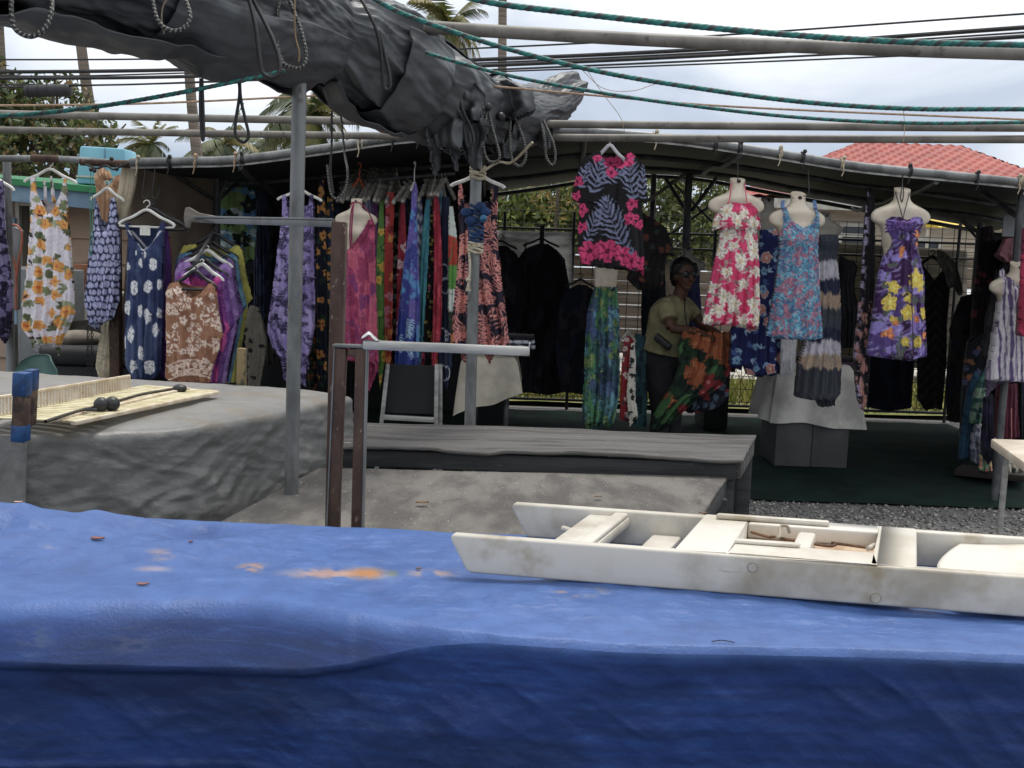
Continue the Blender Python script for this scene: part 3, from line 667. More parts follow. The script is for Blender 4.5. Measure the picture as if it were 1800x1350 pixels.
# ------------------------------------------------------------------ printed garments
class Pt:
    "paints a real textile print per vertex; X, Y are cloth coordinates (photo pixel scale), colours sRGB"
    def __init__(s, X, Y, seed=0):
        s.X0, s.Y0 = X, Y; s.rg = random.Random(seed); s.seed = seed
        s.X = X + 5 * (fbm(X / 22, Y / 30, seed=seed + 50, o=2) - .5); s.Y = Y + 5 * (fbm(X / 22, Y / 30, seed=seed + 60, o=2) - .5)
        s.X = s.X + 4.5 * (fbm(X / 7, Y / 8, seed=seed + 70, o=2) - .5); s.Y = s.Y + 4.5 * (fbm(X / 7, Y / 8, seed=seed + 80, o=2) - .5); s.C = np.zeros((len(X), 3)); s.b = (X.min(), X.max(), Y.min(), Y.max())
    def base(s, c): s.C[:] = c; return s
    def bl(s, m, c, idx=None):
        c = np.asarray(c, float)
        if idx is None: s.C = s.C * (1 - m[:, None]) + c * m[:, None]
        else: s.C[idx] = s.C[idx] * (1 - m[:, None]) + c * m[:, None]
        return s
    def nz(s, c, sx, sy=None, lo=.5, hi=.6, o=3, seed=1, k=1):
        sy = sy or sx; return s.bl(k * sst(lo, hi, fbm(s.X / sx, s.Y / sy, seed=s.seed + seed, o=o)), c)
    def rdg(s, c, sx, sy=None, lo=.75, hi=.9, o=2, seed=1, k=1):
        sy = sy or sx; return s.bl(k * sst(lo, hi, ridge(s.X / sx, s.Y / sy, seed=s.seed + seed, o=o)), c)
    def near(s, cx, cy, r): return np.nonzero((np.abs(s.X - cx) < r) & (np.abs(s.Y - cy) < r))[0]
    def flower(s, cx, cy, r, c, center=None, n=5, rot=0., sq=1., vein=None, outline=None, sharp=.5):
        i = s.near(cx, cy, r * 1.4)
        if not len(i): return s
        dx, dy = s.X[i] - cx, (s.Y[i] - cy) / sq; a = np.arctan2(dy, dx) + rot; d = np.hypot(dx, dy)
        R = r * (.55 + .45 * np.abs(np.cos(a * n / 2)) ** sharp) * (.78 + .44 * vn(s.X[i] / 3.5 + cx, s.Y[i] / 3.5, seed=s.seed + 91))
        if outline is not None: s.bl(sst(R + 2.2, R + 1.0, d), outline, i)
        s.bl(sst(R + .5, R - .5, d), c, i)
        if vein is not None: s.bl(.75 * sst(.93, .985, np.abs(np.cos(a * n / 2 + np.pi / 2 * 0))) * (d < R * .85) * (d > r * .1), vein, i)
        if center is not None: s.bl(sst(r * .3, r * .18, d), center, i)
        return s
    def leaf(s, x0, y0, x1, y1, w, c, vein=None):
        cx, cy = (x0 + x1) / 2, (y0 + y1) / 2; l = math.hypot(x1 - x0, y1 - y0) + .01
        i = s.near(cx, cy, l / 2 + w + 1)
        if not len(i): return s
        ux, uy = (x1 - x0) / l, (y1 - y0) / l; dx, dy = s.X[i] - x0, s.Y[i] - y0
        t = np.clip((dx * ux + dy * uy) / l, 0, 1); q = np.abs(-dx * uy + dy * ux); inn = ((dx * ux + dy * uy) > 0) & ((dx * ux + dy * uy) < l)
        ww = w * np.sin(np.pi * t ** .8) ** .8
        s.bl(sst(ww + .4, ww - .4, q) * inn, c, i)
        if vein is not None: s.bl(sst(.7, .2, q) * inn * (t < .9), vein, i)
        return s
    def frond(s, x0, y0, ang, Lg, n, ll, w, c, bend=.0, rib=True):
        x, y, a = x0, y0, ang; st = Lg / n
        for k in range(n + 1):
            nx, ny = x + math.cos(a) * st, y + math.sin(a) * st
            f = math.sin(math.pi * (.15 + .8 * k / n)) ** .7
            for sd in (-1, 1):
                b = a + sd * (.95 - .45 * k / n); s.leaf(x, y, x + math.cos(b) * ll * f, y + math.sin(b) * ll * f, w, c)
            if rib: s.leaf(x - math.cos(a), y - math.sin(a), nx + math.cos(a), ny + math.sin(a), .8, c)
            x, y = nx, ny; a += bend
        return s
    def pts(s, n, md):
        r = []; x0, x1, y0, y1 = s.b
        for _ in range(n * 12):
            p = (s.rg.uniform(x0, x1), s.rg.uniform(y0, y1))
            if all((p[0] - q[0]) ** 2 + (p[1] - q[1]) ** 2 > md * md for q in r):
                r.append(p)
                if len(r) >= n: break
        return r

def inpoly(X, Y, poly):
    ins = np.zeros(X.shape, bool); n = len(poly)
    for i in range(n):
        x0, y0 = poly[i]; x1, y1 = poly[(i + 1) % n]
        if y0 == y1: continue
        c = ((y0 > Y) != (y1 > Y)) & (X < (x1 - x0) * (Y - y0) / (y1 - y0) + x0); ins ^= c
    return ins
CG = 1.22   # cloth albedo over its look in the photograph, which shows it in open shade
def garment(name, poly, d, paint, label=None, cat=None, back=None, res=.005, thick=.05, fold=.012, fk=5, seed=0, group=None, parent=None, torso=None, dark_back=True, gain=None, tuck=.0, off=0.0, topfold=.15):
    """a garment cut to a real outline: front and back cloth with body between them, folds that open downwards.
    torso: function (x, z) -> half depth of the body it is worn on"""
    Pw = [P(x, y, d) for x, y in poly]; bw = [P(x, y, d) for x, y in (back or poly)]
    xs = [p.x for p in Pw + bw]; zs = [p.z for p in Pw + bw]
    x0, x1, z0, z1 = min(xs), max(xs), min(zs), max(zs)
    nx = max(6, int((x1 - x0) / res) + 2); nz_ = max(6, int((z1 - z0) / res) + 2)
    X, Z = np.meshgrid(np.linspace(x0, x1, nx), np.linspace(z1, z0, nz_))
    wob = .0025 * (fbm(X * 60, Z * 60, seed=seed, o=2) - .5) * 2
    Vs, Qs, Cs = [], [], []; off_i = 0; Fmap = None
    fullw = None
    for side, pl in ((-1, Pw), (1, bw)):
        ins = inpoly(X + wob, Z + wob, [(p.x, p.z) for p in pl])
        if not ins.any(): continue
        idx = np.arange(nx)
        big = 10 ** 6
        le = np.where(ins, big, idx[None, :]); 
        lastout = np.maximum.accumulate(np.where(ins, -1, idx[None, :]), axis=1); Ld = idx[None, :] - lastout
        nextout = np.minimum.accumulate(np.where(ins, nx, idx[None, :])[:, ::-1], axis=1)[:, ::-1]; Rd = nextout - idx[None, :]
        hw = (Ld + Rd) / 2.0 * (X[0, 1] - X[0, 0]); s = np.where(ins, (Ld - Rd) / np.maximum(Ld + Rd, 1), 0.0)
        rim = ins & ((Ld == 1) | (Rd == 1))
        b = np.minimum(thick, hw * .75) * np.sqrt(np.clip(1 - s * s, 0, 1))
        m = ins.astype(float); bb = b * m
        for _ in range(6):
            def blur(a):
                a = a.copy(); a[1:-1] = (a[:-2] + 2 * a[1:-1] + a[2:]) / 4; a[:, 1:-1] = (a[:, :-2] + 2 * a[:, 1:-1] + a[:, 2:]) / 4; return a
            bb = blur(bb) / np.maximum(blur(m), 1e-3) * m
        b = bb
        vv = (z1 - Z) / (z1 - z0); rl = np.clip((s + 1) / 2, 0, 1)
        dr = 1.2 * (vn(X * 0 + rl * 3, vv * 2.5, seed=seed + 3) - .5)
        ph = rl * fk * 2 * np.pi
        f = (np.sin(ph + dr * 4 + seed) * .6 + np.sin(ph * 1.9 + 1.3 + dr * 5) * .3 + np.sin(ph * 3.3 + dr * 3) * .15)
        amp = 1.45 * fold * (topfold + (1 - topfold) * vv) * np.clip(b / (thick * .35 + 1e-6), .15, 1)
        wr = .006 * (ridge(X * 9, Z * 4, seed=seed + 9, o=3) - .4) * np.clip(b / .02, 0, 1)
        y = b + f * amp + wr
        if torso is not None:
            td = torso(X, Z); y = np.maximum(y, np.where(td > 0, td + .013 + np.maximum(f * amp * .5, -.008), y))
        Yw = d + off + side * np.maximum(y, .0015)
        V = np.stack([X + wob * 0, Yw, Z], -1)
        keep = ins[:-1, :-1] & ins[1:, :-1] & ins[:-1, 1:] & ins[1:, 1:]
        q = gridq(nz_, nx)[keep.reshape(-1)]
        used = np.unique(q); rimf = rim.reshape(-1)
        if side == 1 and Fmap is not None:            # sew the back to the front along the side seams
            sew = rimf & Frim & (Fmap >= 0); own = used[~sew[used]]
            remap = np.full(nx * nz_, -1); remap[own] = np.arange(len(own)) + off_i; remap[sew] = Fmap[sew]; used = own
        else:
            remap = np.full(nx * nz_, -1); remap[used] = np.arange(len(used)) + off_i; Fmap, Frim = remap, rimf
        V = V.reshape(-1, 3)[used]; q = remap[q]
        flat = V.copy(); flat[:, 1] = d
        px, py = proj(flat); sh = (f * fold * (topfold + (1 - topfold) * vv)).reshape(-1)[used] * FPX / d * .45
        px, py = px + sh * .9, py + .2 * sh       # the print rides over the folds
        c = paint(px, py)
        c = lin(np.clip(c, 0, 255), CG if gain is None else gain * CG / 1.22)
        lum = c @ np.array([.25, .6, .15]); c = c + (lum[:, None] - c) * .2        # washed, faded dyes
        c = c * (.88 + .24 * fbm(px / 9, py / 14, seed=seed + 5, o=3))[:, None]
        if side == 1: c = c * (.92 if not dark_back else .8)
        Vs.append(V); Cs.append(c); Qs.append(q if side == -1 else q[:, ::-1]); off_i += len(V)
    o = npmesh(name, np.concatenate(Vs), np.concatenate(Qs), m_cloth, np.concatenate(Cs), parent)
    return tag(o, label, cat, group)

# ---- hangers
def hanger(cx, ty, w, drop, d, m, label, group=None, yaw=0., by=None, bar=False, name='clothes_hanger', r=.0075, hookh=22):
    "hook top at pixel (cx, ty); arms w pixels wide, ends drop pixels below the hook's foot"
    k = d / FPX; top = P(cx, ty, d); o = empty(name, top, label, 'hanger', group)
    hk = hookh * k; W_, Dr = w * k / 2, drop * k
    Mx = Matrix.Rotation(yaw, 3, 'Z')
    T = lambda x, z: top + Mx @ Vector((x, 0, z))
    h = MB(); hr = min(.02, hk * .3)
    h.tube([T(hr * math.cos(a) , -hr + hr * math.sin(a)) for a in np.linspace(math.pi * .98, -math.pi * .45, 12)] + [T(0, -hr * 2.6), T(0, -hk)], r * .5, 6)
    h.build('hook', m, o)
    b = MB(); zz = -hk
    L_ = [T(x * W_, zz - Dr * y) for x, y in ((-1.0, 1.12), (-.96, .98), (-.8, .78), (-.5, .5), (-.22, .12), (-.1, -.02), (0, -.06), (.1, -.02), (.22, .12), (.5, .5), (.8, .78), (.96, .98), (1.0, 1.12))]
    b.tube(curve(L_, 36), r, 8, sq=1.3)
    if bar: b.tube(curve([T(-.97 * W_, zz - Dr * 1.02), T(-.9 * W_, zz - Dr * 1.25), T(0, zz - Dr * 1.27), T(.9 * W_, zz - Dr * 1.25), T(.97 * W_, zz - Dr * 1.02)], 24), r * .9, 8)
    b.build('arms', m, o)
    return o

# ---- mannequins
RINGS = [(0, .050, .048, .01), (.012, .051, .05, .008), (.05, .046, .048, .004), (.085, .05, .05, 0), (.108, .075, .056, 0), (.125, .115, .062, 0), (.14, .148, .066, 0), (.158, .174, .066, 0), (.18, .187, .062, 0), (.205, .186, .06, 0), (.225, .172, .064, 0), (.25, .128, .07, 0), (.285, .11, .086, -.006), (.32, .106, .092, -.01), (.36, .098, .084, -.008), (.41, .086, .072, 0), (.45, .082, .068, 0), (.50, .084, .066, 0), (.55, .08, .06, 0), (.575, .07, .05, 0)]
def torso_fn(cx, ty, wpx, d):
    k = wpx * d / FPX / .374; t = P(cx, ty, d)
    zz = np.array([r[0] for r in RINGS]) * k; hw = np.array([r[1] for r in RINGS]) * k; hd = np.array([r[2] for r in RINGS]) * k
    def f(X, Z):
        q = t.z - Z; w = np.interp(q, zz, hw, left=0, right=0); h = np.interp(q, zz, hd, left=0, right=0); bz = np.interp(q, zz, np.array([-r[3] for r in RINGS]) * k, left=0, right=0)
        s = np.clip(np.abs(X - t.x) / np.maximum(w, 1e-6), 0, 1); r = (h + bz) * (1 - s ** 2.3) ** (1 / 2.3)
        return np.where((w > 0) & (s < 1), r, 0)
    return f
def mannequin(cx, ty, wpx, d, m, label, zcut=.575, tilt=.03, hole=True, rope=None, group=None):
    k = wpx * d / FPX / .374; t = P(cx, ty, d)
    o = empty('mannequin', t, label, 'mannequin', group); V = []; nu = 40
    rr = [r for r in RINGS if r[0] <= zcut]
    zs = np.interp(np.linspace(0, len(rr) - 1, len(rr) * 3), np.arange(len(rr)), [r[0] for r in rr])
    def ip(i): 
        c = np.interp(zs, [r[0] for r in rr], [r[i] for r in rr]); c2 = c.copy(); c2[1:-1] = (c[:-2] + 2 * c[1:-1] + c[2:]) / 4; return c2
    hw, hd, yo = ip(1), ip(2), ip(3); Q = gridq(len(zs), nu, True)
    for i, z in enumerate(zs):
        for j in range(nu):
            a = 2 * math.pi * j / nu; ca, sa = math.cos(a), math.sin(a); e = 2 / 2.3
            x = hw[i] * math.copysign(abs(ca) ** e, ca); y = hd[i] * math.copysign(abs(sa) ** e, sa) + yo[i] * (sa < 0)
            zz = -z - (tilt * max(0, 1 - z / .06) * (-y / .05 + 1) * .5 if z < .06 else 0)
            V.append((t.x + x * k, t.y + y * k, t.z + zz * k))
    n = len(V); V.append((t.x, t.y, t.z - tilt * k * .5)); V.append((t.x, t.y, t.z - zs[-1] * k - .003))
    Q = [tuple(q) for q in Q] + [(n, j, (j + 1) % nu, n) for j in range(0)]
    mb = MB(); mb.add(V, Q + [(n, (j + 1) % nu, j) for j in range(nu)] + [(n + 1, n - nu + j, n - nu + (j + 1) % nu) for j in range(nu)])
    mb.build('torso', m, o, ang=50)
    if hole:
        c = Vector((t.x, t.y - .03 * k, t.z - tilt * k * .9)); h = MB(); h.ell(c + Vector((0, -.012, -.004)), (.014 * k, .014 * k, .012 * k), 12, 8)
        h.build('hook_hole', m_black, o)
    if rope:
        MB().tube(curve(rope, 24), .0035, 6).build('hanging_cord', m_black, o)
    return o

def srnd(*a): return random.Random(*a)
# ---- prints
def pr_plain(c, c2=None, s=20, seed=0, sy=None):
    def f(X, Y):
        p = Pt(X, Y, seed).base(c)
        if c2 is not None: p.nz(c2, s, sy or s * 2, .45, .6)
        return p.C
    return f
def pr_batik(cols, s=10, sy=None, seed=0, fine=None):
    def f(X, Y):
        p = Pt(X, Y, seed).base(cols[0])
        for i, c in enumerate(cols[1:]): p.nz(c, s, sy or s, .49, .58, 4, seed=11 * i + 2, k=.85)
        if fine: p.rdg(fine, 5, 5, .8, .95, 2, seed=77, k=.6)
        return p.C
    return f
def pr_floral(base, fls, lvs, seed=0, extra=None, base2=None):
    def f(X, Y):
        p = Pt(X, Y, seed).base(base)
        if base2 is not None: p.nz(base2, 16, 30, .48, .6)
        for (c, l, w, n, md) in lvs:
            for (x, y) in p.pts(n, md):
                a = p.rg.uniform(0, 6.28)
                for k in range(3):
                    b = a + (k - 1) * .7; p.leaf(x, y, x + math.cos(b) * l, y + math.sin(b) * l, w, c)
        for (c, r, n, md, ce, ve, ol) in fls:
            for (x, y) in p.pts(n, md):
                rot = p.rg.uniform(0, 6); rr = r * p.rg.uniform(.8, 1.2); p.flower(x, y, rr, c, ce, 5, rot, p.rg.uniform(.85, 1.2), ve, ol)
        if extra: extra(p)
        return p.C
    return f
# ------------------------------------------------------------------ left rail, front row
hanger(-18, 292, 82, 24, 6.8, m_white, 'white hanger of the dark purple dress at the left edge', hookh=14)
garment('dress', [(-55, 320), (-45, 318), (-30, 350), (-10, 350), (2, 316), (8, 318), (8, 372), (14, 430), (20, 470), (24, 520), (22, 575), (10, 608), (-6, 580), (-30, 604), (-60, 560)], 6.8,
        pr_batik([(38, 28, 62), (24, 20, 40), (120, 110, 150)], 12, seed=3, fine=(168, 156, 190)), 'dark purple print dress cut off by the left edge', 'dress', seed=2)
hanger(88, 281, 90, 20, 6.8, m_white, 'white hanger of the white floral dress', hookh=17)
def ex(p):
    for (x, y) in p.pts(16, 22):
        a = p.rg.uniform(0, 6); p.leaf(x, y, x + 13 * math.cos(a), y + 13 * math.sin(a), 2, (70, 52, 50))
wf = pr_floral((214, 208, 216), [((226, 146, 46), 10.5, 30, 21, (196, 92, 26), (240, 186, 90), None)], [((120, 130, 92), 15, 4.2, 26, 22), ((92, 100, 66), 12, 3.4, 22, 24), ((150, 160, 120), 14, 4, 14, 26)], 21, ex)
garment('dress', [(55, 312), (64, 312), (66, 335), (74, 350), (88, 378), (98, 362), (107, 341), (113, 313), (118, 313), (118, 342), (120, 372), (123, 400), (125, 436), (128, 478), (132, 519), (133, 552), (124, 574), (113, 596), (105, 629), (99, 614), (93, 604), (80, 606), (69, 624), (60, 610), (57, 598), (39, 576), (42, 545), (40, 536), (48, 487), (52, 427), (55, 395), (54, 350)], 6.8, wf,
        'white sleeveless dress with orange hibiscus and a handkerchief hem', 'dress', back=[(55, 312), (62, 312), (64, 350), (75, 350), (75, 316), (80, 316), (82, 352), (88, 358), (86, 308), (91, 308), (97, 358), (108, 350), (112, 313), (118, 313), (119, 372), (125, 436), (132, 519), (133, 552), (105, 600), (80, 598), (42, 570), (40, 536), (52, 427), (54, 350)], seed=5, fk=5, fold=.02)
hanger(188, 318, 58, 18, 6.8, m_white, 'white hanger of the lavender scale print tank dress', hookh=14)
def pr_scale(X, Y):
    p = Pt(X, Y, 31).base((40, 42, 74))
    r = np.round(p.Y / 12.5); xx = p.X + (r % 2) * 4.4; cx = np.round(xx / 8.8) * 8.8; cy = r * 12.5
    d = np.hypot((xx - cx) / 4.2, (p.Y - cy) / 6.3); d = d + .18 * (vn(X / 4, Y / 4, seed=3) - .5)
    p.bl(sst(1.02, .8, d), (164, 168, 206)); p.bl(sst(.4, .1, d) * .5, (190, 192, 220)); return p.C
garment('dress', [(168, 352), (172, 352), (174, 385), (177, 402), (181, 409), (186, 404), (192, 392), (194, 348), (203, 346), (207, 380), (212, 410), (213, 470), (211, 530), (202, 560), (180, 572), (173, 582), (168, 578), (158, 570), (155, 548), (150, 534), (155, 490), (158, 440), (165, 395)], 6.8, pr_scale,
        'lavender and navy scale print tank dress with a deep round neck', 'dress', back=[(168, 352), (172, 352), (176, 380), (183, 390), (192, 382), (194, 348), (203, 346), (212, 410), (211, 530), (173, 576), (150, 534), (158, 440), (165, 395)], seed=7)
hanger(266, 352, 120, 26, 6.72, m_black, 'black hanger tucked behind the white outlined hanger of the navy dress', bar=True, hookh=16, r=.012)
hanger(258, 352, 96, 22, 6.66, m_white, 'white outlined black hanger holding the navy sand dollar dress', bar=True, hookh=18)
for x, y in ((250, 296), (267, 300)):
    a = P(x + 6, 288, 6.75); MB_ = MB(); MB_.tube(curve([a, P(x + 3, 320, 6.72), P(x, 342, 6.7), P(x + 4, 348, 6.69), P(x + 10, 346, 6.69), P(x + 14, 330, 6.69)], 20), .003, 6)
    tag(MB_.build('wire_hook', m_wire), 'long black wire hook hanging %s above the navy dress' % ('left' if x == 250 else 'right'), 'hook')
def pr_sand(X, Y):
    p = Pt(X, Y, 41).base((62, 78, 116)); p.nz((38, 52, 92), 30, 60, .45, .6); p.rdg((120, 136, 164), 14, 18, .82, .96, 3, seed=5, k=.55 )
    for (x, y, rx, ry) in ((241, 505, 8, 12), (264, 505, 7.5, 12), (228, 541, 6.5, 13.5), (263, 556, 6, 14), (252, 546, 4, 11), (236, 588, 6, 15), (277, 580, 6, 13), (222, 603, 4, 11), (253, 620, 5, 14), (237, 643, 5, 13), (268, 646, 7, 13), (272, 466, 6, 11), (227, 468, 3.5, 8), (256, 448, 3, 8), (252, 462, 3, 7), (282, 500, 3, 9), (283, 550, 3, 10), (244, 445, 2, 5)):
        i = p.near(x, y, 18)
        if not len(i): continue
        dx, dy = (p.X[i] - x) / rx, (p.Y[i] - y) / ry; d = np.hypot(dx, dy); a = np.arctan2(dy, dx)
        p.bl(sst(1.06, .92, d), (216, 218, 222), i); p.bl(.8 * sst(.955, .99, np.abs(np.cos(a * 2.5 + .4))) * (d < .85) * (d > .12), (74, 84, 118), i)
    p.bl(sst(1.8, .8, np.abs(X - 256.5)) * (Y > 440) * .8, (30, 42, 78))
    v = np.abs(np.abs(X - 256) - (440 - Y) * .82 - 0); p.bl(sst(3, 1.6, v) * (Y > 405) * (Y < 441), (196, 198, 206)); return p.C
garment('dress', [(219, 392), (226, 390), (232, 410), (240, 422), (256, 439), (266, 430), (276, 414), (283, 390), (291, 390), (289, 420), (287, 470), (288, 540), (286, 600), (285, 650), (278, 664), (262, 667), (236, 666), (224, 652), (219, 640), (219, 600), (222, 540), (225, 470), (226, 420)], 6.64, pr_sand, 'navy maxi dress with white sand dollar discs and a button front', 'dress',
        back=[(219, 392), (226, 390), (236, 398), (276, 398), (283, 390), (291, 390), (289, 420), (288, 540), (285, 650), (262, 667), (236, 666), (219, 640), (222, 540), (226, 420)], seed=9, fk=4)
a, b = P(246, 396, 6.6), P(264, 414, 6.6); tag(MB().box((a + b) / 2, (b.x - a.x, .004, a.z - b.z)).build('price_tag', m_white), 'blank white tag clipped to the neck of the navy dress', 'tag')
garment('dress', [(284, 392), (296, 395), (299, 430), (302, 470), (300, 520), (297, 560), (295, 640), (292, 664), (282, 664), (284, 560), (285, 450)], 6.78, pr_batik([(86, 48, 122), (70, 36, 102)], 12, 40, 5), 'purple dress edge showing just behind the navy dress', 'dress', thick=.03, seed=4)
garment('dress', [(293, 412), (300, 416), (302, 450), (304, 480), (301, 500), (296, 500), (294, 460)], 6.86, pr_batik([(186, 52, 72), (210, 150, 160), (150, 34, 50)], 9, 22, 6), 'red and pink dress sliver behind the purple dress', 'dress', thick=.03, seed=5)

# brown tunic and the tunics behind it
def tunic(dx, dy, sx=1.0, yb=672, short=False):
    o = [(293, 513), (300, 497), (317, 494), (324, 510), (340, 523), (355, 514), (367, 498), (375, 497), (381, 506), (385, 545), (394, 591), (388, 600), (387, 614), (374, 648), (371, yb), (350, yb + 3), (325, yb + 2), (302, yb - 2), (293, yb - 8), (294, 620), (292, 549)]
    return [(340 + (x - 340) * sx + dx, (y if y > 640 else y + dy)) for x, y in o]
def pr_brown(X, Y):
    p = Pt(X, Y, 51).base((152, 104, 74)); p.nz((132, 86, 60), 14, 60, .45, .62); w = (220, 196, 178)
    def bigf(x, y, r, rot=0., sq=1.):
        p.flower(x, y, r, w, None, 6, rot, sq); p.flower(x, y, r - 2.2, (150, 100, 72), None, 6, rot, sq)
        for k in range(6):
            a = -rot + k * math.pi / 3; p.leaf(x + math.cos(a) * r * .2, y + math.sin(a) * r * .2 * sq, x + math.cos(a) * r * .8, y + math.sin(a) * r * .8 * sq, 2.1, w)
    for q in ((326, 531, 15, .3), (347, 577, 13, 0), (343, 601, 14, .5), (305, 600, 17, .2, 1.25), (372, 553, 14, 0, 1.4), (380, 607, 10, 0, 1.2), (302, 545, 10, 0, 1.2), (300, 517, 9, 0), (341, 616, 10, .4), (386, 570, 9, .3, 1.4)): bigf(*q)
    for (x, y, r) in ((354, 531, 9), (316, 510, 8), (328, 563, 8), (314, 552, 6), (344, 553, 6), (374, 522, 6), (326, 616, 6), (363, 603, 7), (296, 538, 6), (364, 632, 6), (310, 572, 6)): p.flower(x, y, r, w, (150, 100, 72), 5, x, 1, None, None, 1.2)
    yb = 631 + ((X - 338) / 34) ** 2 * 8
    p.bl(sst(1.4, .5, np.abs(Y - yb)), w)
    band = (Y > yb + 1) & (Y < yb + 26)
    p.bl(band * sst(.5, .62, ridge(X / 7, Y / 7, seed=3, o=2)) * .9, w); p.bl(sst(1.5, .6, np.abs(Y - yb - 26)), w)
    for (x) in range(304, 384, 11):
        for yy in (9, 19): p.flower(x + (yy > 10) * 5, 631 + ((x - 338) / 34) ** 2 * 8 + yy, 5, w, (150, 100, 72), 6, 0)
    return p.C
tun_specs = [(0, 0, 1.0, 6.3, pr_brown, 'brown tunic with cream flowers at the front of the tunic rack'),
    (13, -12, .96, 6.42, pr_batik([(176, 40, 128), (200, 70, 150), (104, 44, 130)], 10, 30, 61, (216, 150, 200)), 'magenta and purple tunic right behind the brown tunic'),
    (17, -20, 1.06, 6.54, pr_batik([(112, 58, 140), (140, 90, 168), (90, 44, 118)], 10, 26, 62, (176, 140, 200)), 'violet tunic second behind the brown tunic'),
    (22, -36, 1.14, 6.66, pr_batik([(148, 112, 176), (122, 84, 152)], 9, 12, 63, (204, 184, 220)), 'lilac print tunic with pale swirls on the tunic rack'),
    (25, -44, 1.2, 6.78, pr_batik([(66, 46, 92), (52, 38, 70), (110, 80, 140)], 8, 12, 64, (160, 130, 180)), 'dark plum print tunic in the middle of the tunic rack'),
    (28, -52, 1.26, 6.9, pr_batik([(70, 118, 150), (54, 96, 128), (92, 140, 160)], 9, 14, 65, (150, 190, 205)), 'teal blue print tunic near the back of the tunic rack'),
    (36, -66, 1.28, 7.02, pr_batik([(176, 168, 52), (150, 148, 60)], 14, 30, 66), 'mustard yellow tunic last on the tunic rack')]
for i, (dx, dy, sx, d, pr, lb) in enumerate(tun_specs):
    q = tunic(dx, dy, sx)
    garment('tunic', q, d, pr, lb, 'tunic', back=[(x, y) for (x, y) in q[:2]] + [(q[2][0], q[2][1]), (q[3][0] + 3, q[3][1] - 10), (q[5][0] - 3, q[5][1] - 10), (q[6][0], q[6][1])] + q[7:], thick=.045, seed=20 + i, fk=4, fold=.014, group='tunics hung one behind the other on the short rack')
    x = 342 + dx; y = 468 + dy
    hanger(x, y, 76 * sx, 24, d, m_white if i in (1, 3) else m_black, ('white' if i in (1, 3) else 'black') + ' hanger inside the ' + lb.split(' tunic')[0] + ' tunic', hookh=10, r=.009, bar=i == 0)
MB_ = MB(); MB_.tube([P(342, 462, 6.2), P(380, 400, 7.2)], .012, 10); tag(MB_.build('rack_rail', m_galvd), 'short dark rail carrying the row of tunics', 'rail')

# green sarong pinned inside, dark clothes deeper in
def ex2(p):
    p.nz((70, 128, 170), 26, 18, .54, .62, seed=5); p.nz((170, 190, 190), 22, 10, .62, .68, seed=8)
    for (x, y) in ((438, 360), (372, 330), (425, 420), (380, 445), (445, 325), (405, 385), (362, 400), (440, 470)): p.flower(x, y, 15, (30, 36, 34), (90, 120, 70), 5, x, 1)
garment('sarong', [(372, 312), (448, 318), (452, 400), (448, 458), (420, 470), (395, 452), (362, 462), (358, 400), (366, 350)], 8.6, pr_floral((104, 134, 70), [], [], 71, ex2), 'green and blue sarong with black hibiscus pinned inside the stall', 'sarong', thick=.02, fk=3)
for i, (x0, x1, y0, y1, c, c2, lb) in enumerate([(448, 474, 325, 560, (40, 46, 70), (60, 70, 96), 'dark blue garment hung deep beside the green sarong'), (462, 492, 340, 640, (30, 34, 40), (70, 66, 60), 'charcoal garment hung deep behind the lavender dress'), (425, 450, 480, 640, (44, 44, 50), (24, 24, 28), 'black garment deep behind the tunic rack')]):
    garment('dress', [(x0 + 6, y0), (x1 - 6, y0), (x1, y0 + 40), (x1 + 2, y1), (x0 - 2, y1), (x0, y0 + 40)], 9.2 + i * .15, pr_batik([c, c2], 10, 24, 80 + i), lb, 'dress', thick=.05, seed=i)
garment('dress', [(440, 535), (455, 540), (462, 560), (470, 600), (468, 625), (458, 680), (435, 680), (436, 620), (430, 600), (432, 560)], 8.0, pr_floral((172, 164, 148), [], [((60, 62, 64), 9, 2, 10, 10)], 83), 'pale grey dress with a dark leaf band behind the rusty green post', 'dress', seed=3)
# lavender dress
hanger(527, 322, 76, 16, 6.8, m_white, 'white hanger of the lavender print dress behind the steel pole', hookh=12)
def pr_lav(X, Y):
    p = Pt(X, Y, 91).base((158, 142, 196)); p.nz((134, 118, 176), 14, 40, .45, .6)
    for (x, y) in p.pts(80, 14): p.frond(x, y, p.rg.uniform(0, 6.28), 19, 5, 9, 1.0, (52, 46, 80), .16)
    p.rdg((58, 50, 90), 17, 26, .88, .96, 1, seed=4, k=.7); return p.C
garment('dress', [(496, 343), (503, 341), (508, 372), (520, 410), (533, 408), (540, 372), (545, 341), (552, 341), (551, 380), (553, 440), (555, 520), (555, 572), (549, 608), (541, 640), (539, 672), (538, 682), (528, 672), (524, 660), (512, 655), (505, 672), (500, 668), (492, 630), (478, 608), (470, 582), (472, 560), (480, 505), (488, 440), (496, 380)], 6.8, pr_lav, 'lavender dress with dark leaf print and pointed hem behind the steel pole', 'dress',
        back=[(496, 343), (503, 341), (510, 360), (540, 360), (545, 341), (552, 341), (555, 520), (555, 572), (539, 660), (520, 652), (500, 640), (470, 582), (488, 440), (496, 380)], seed=11, fk=4, fold=.02)
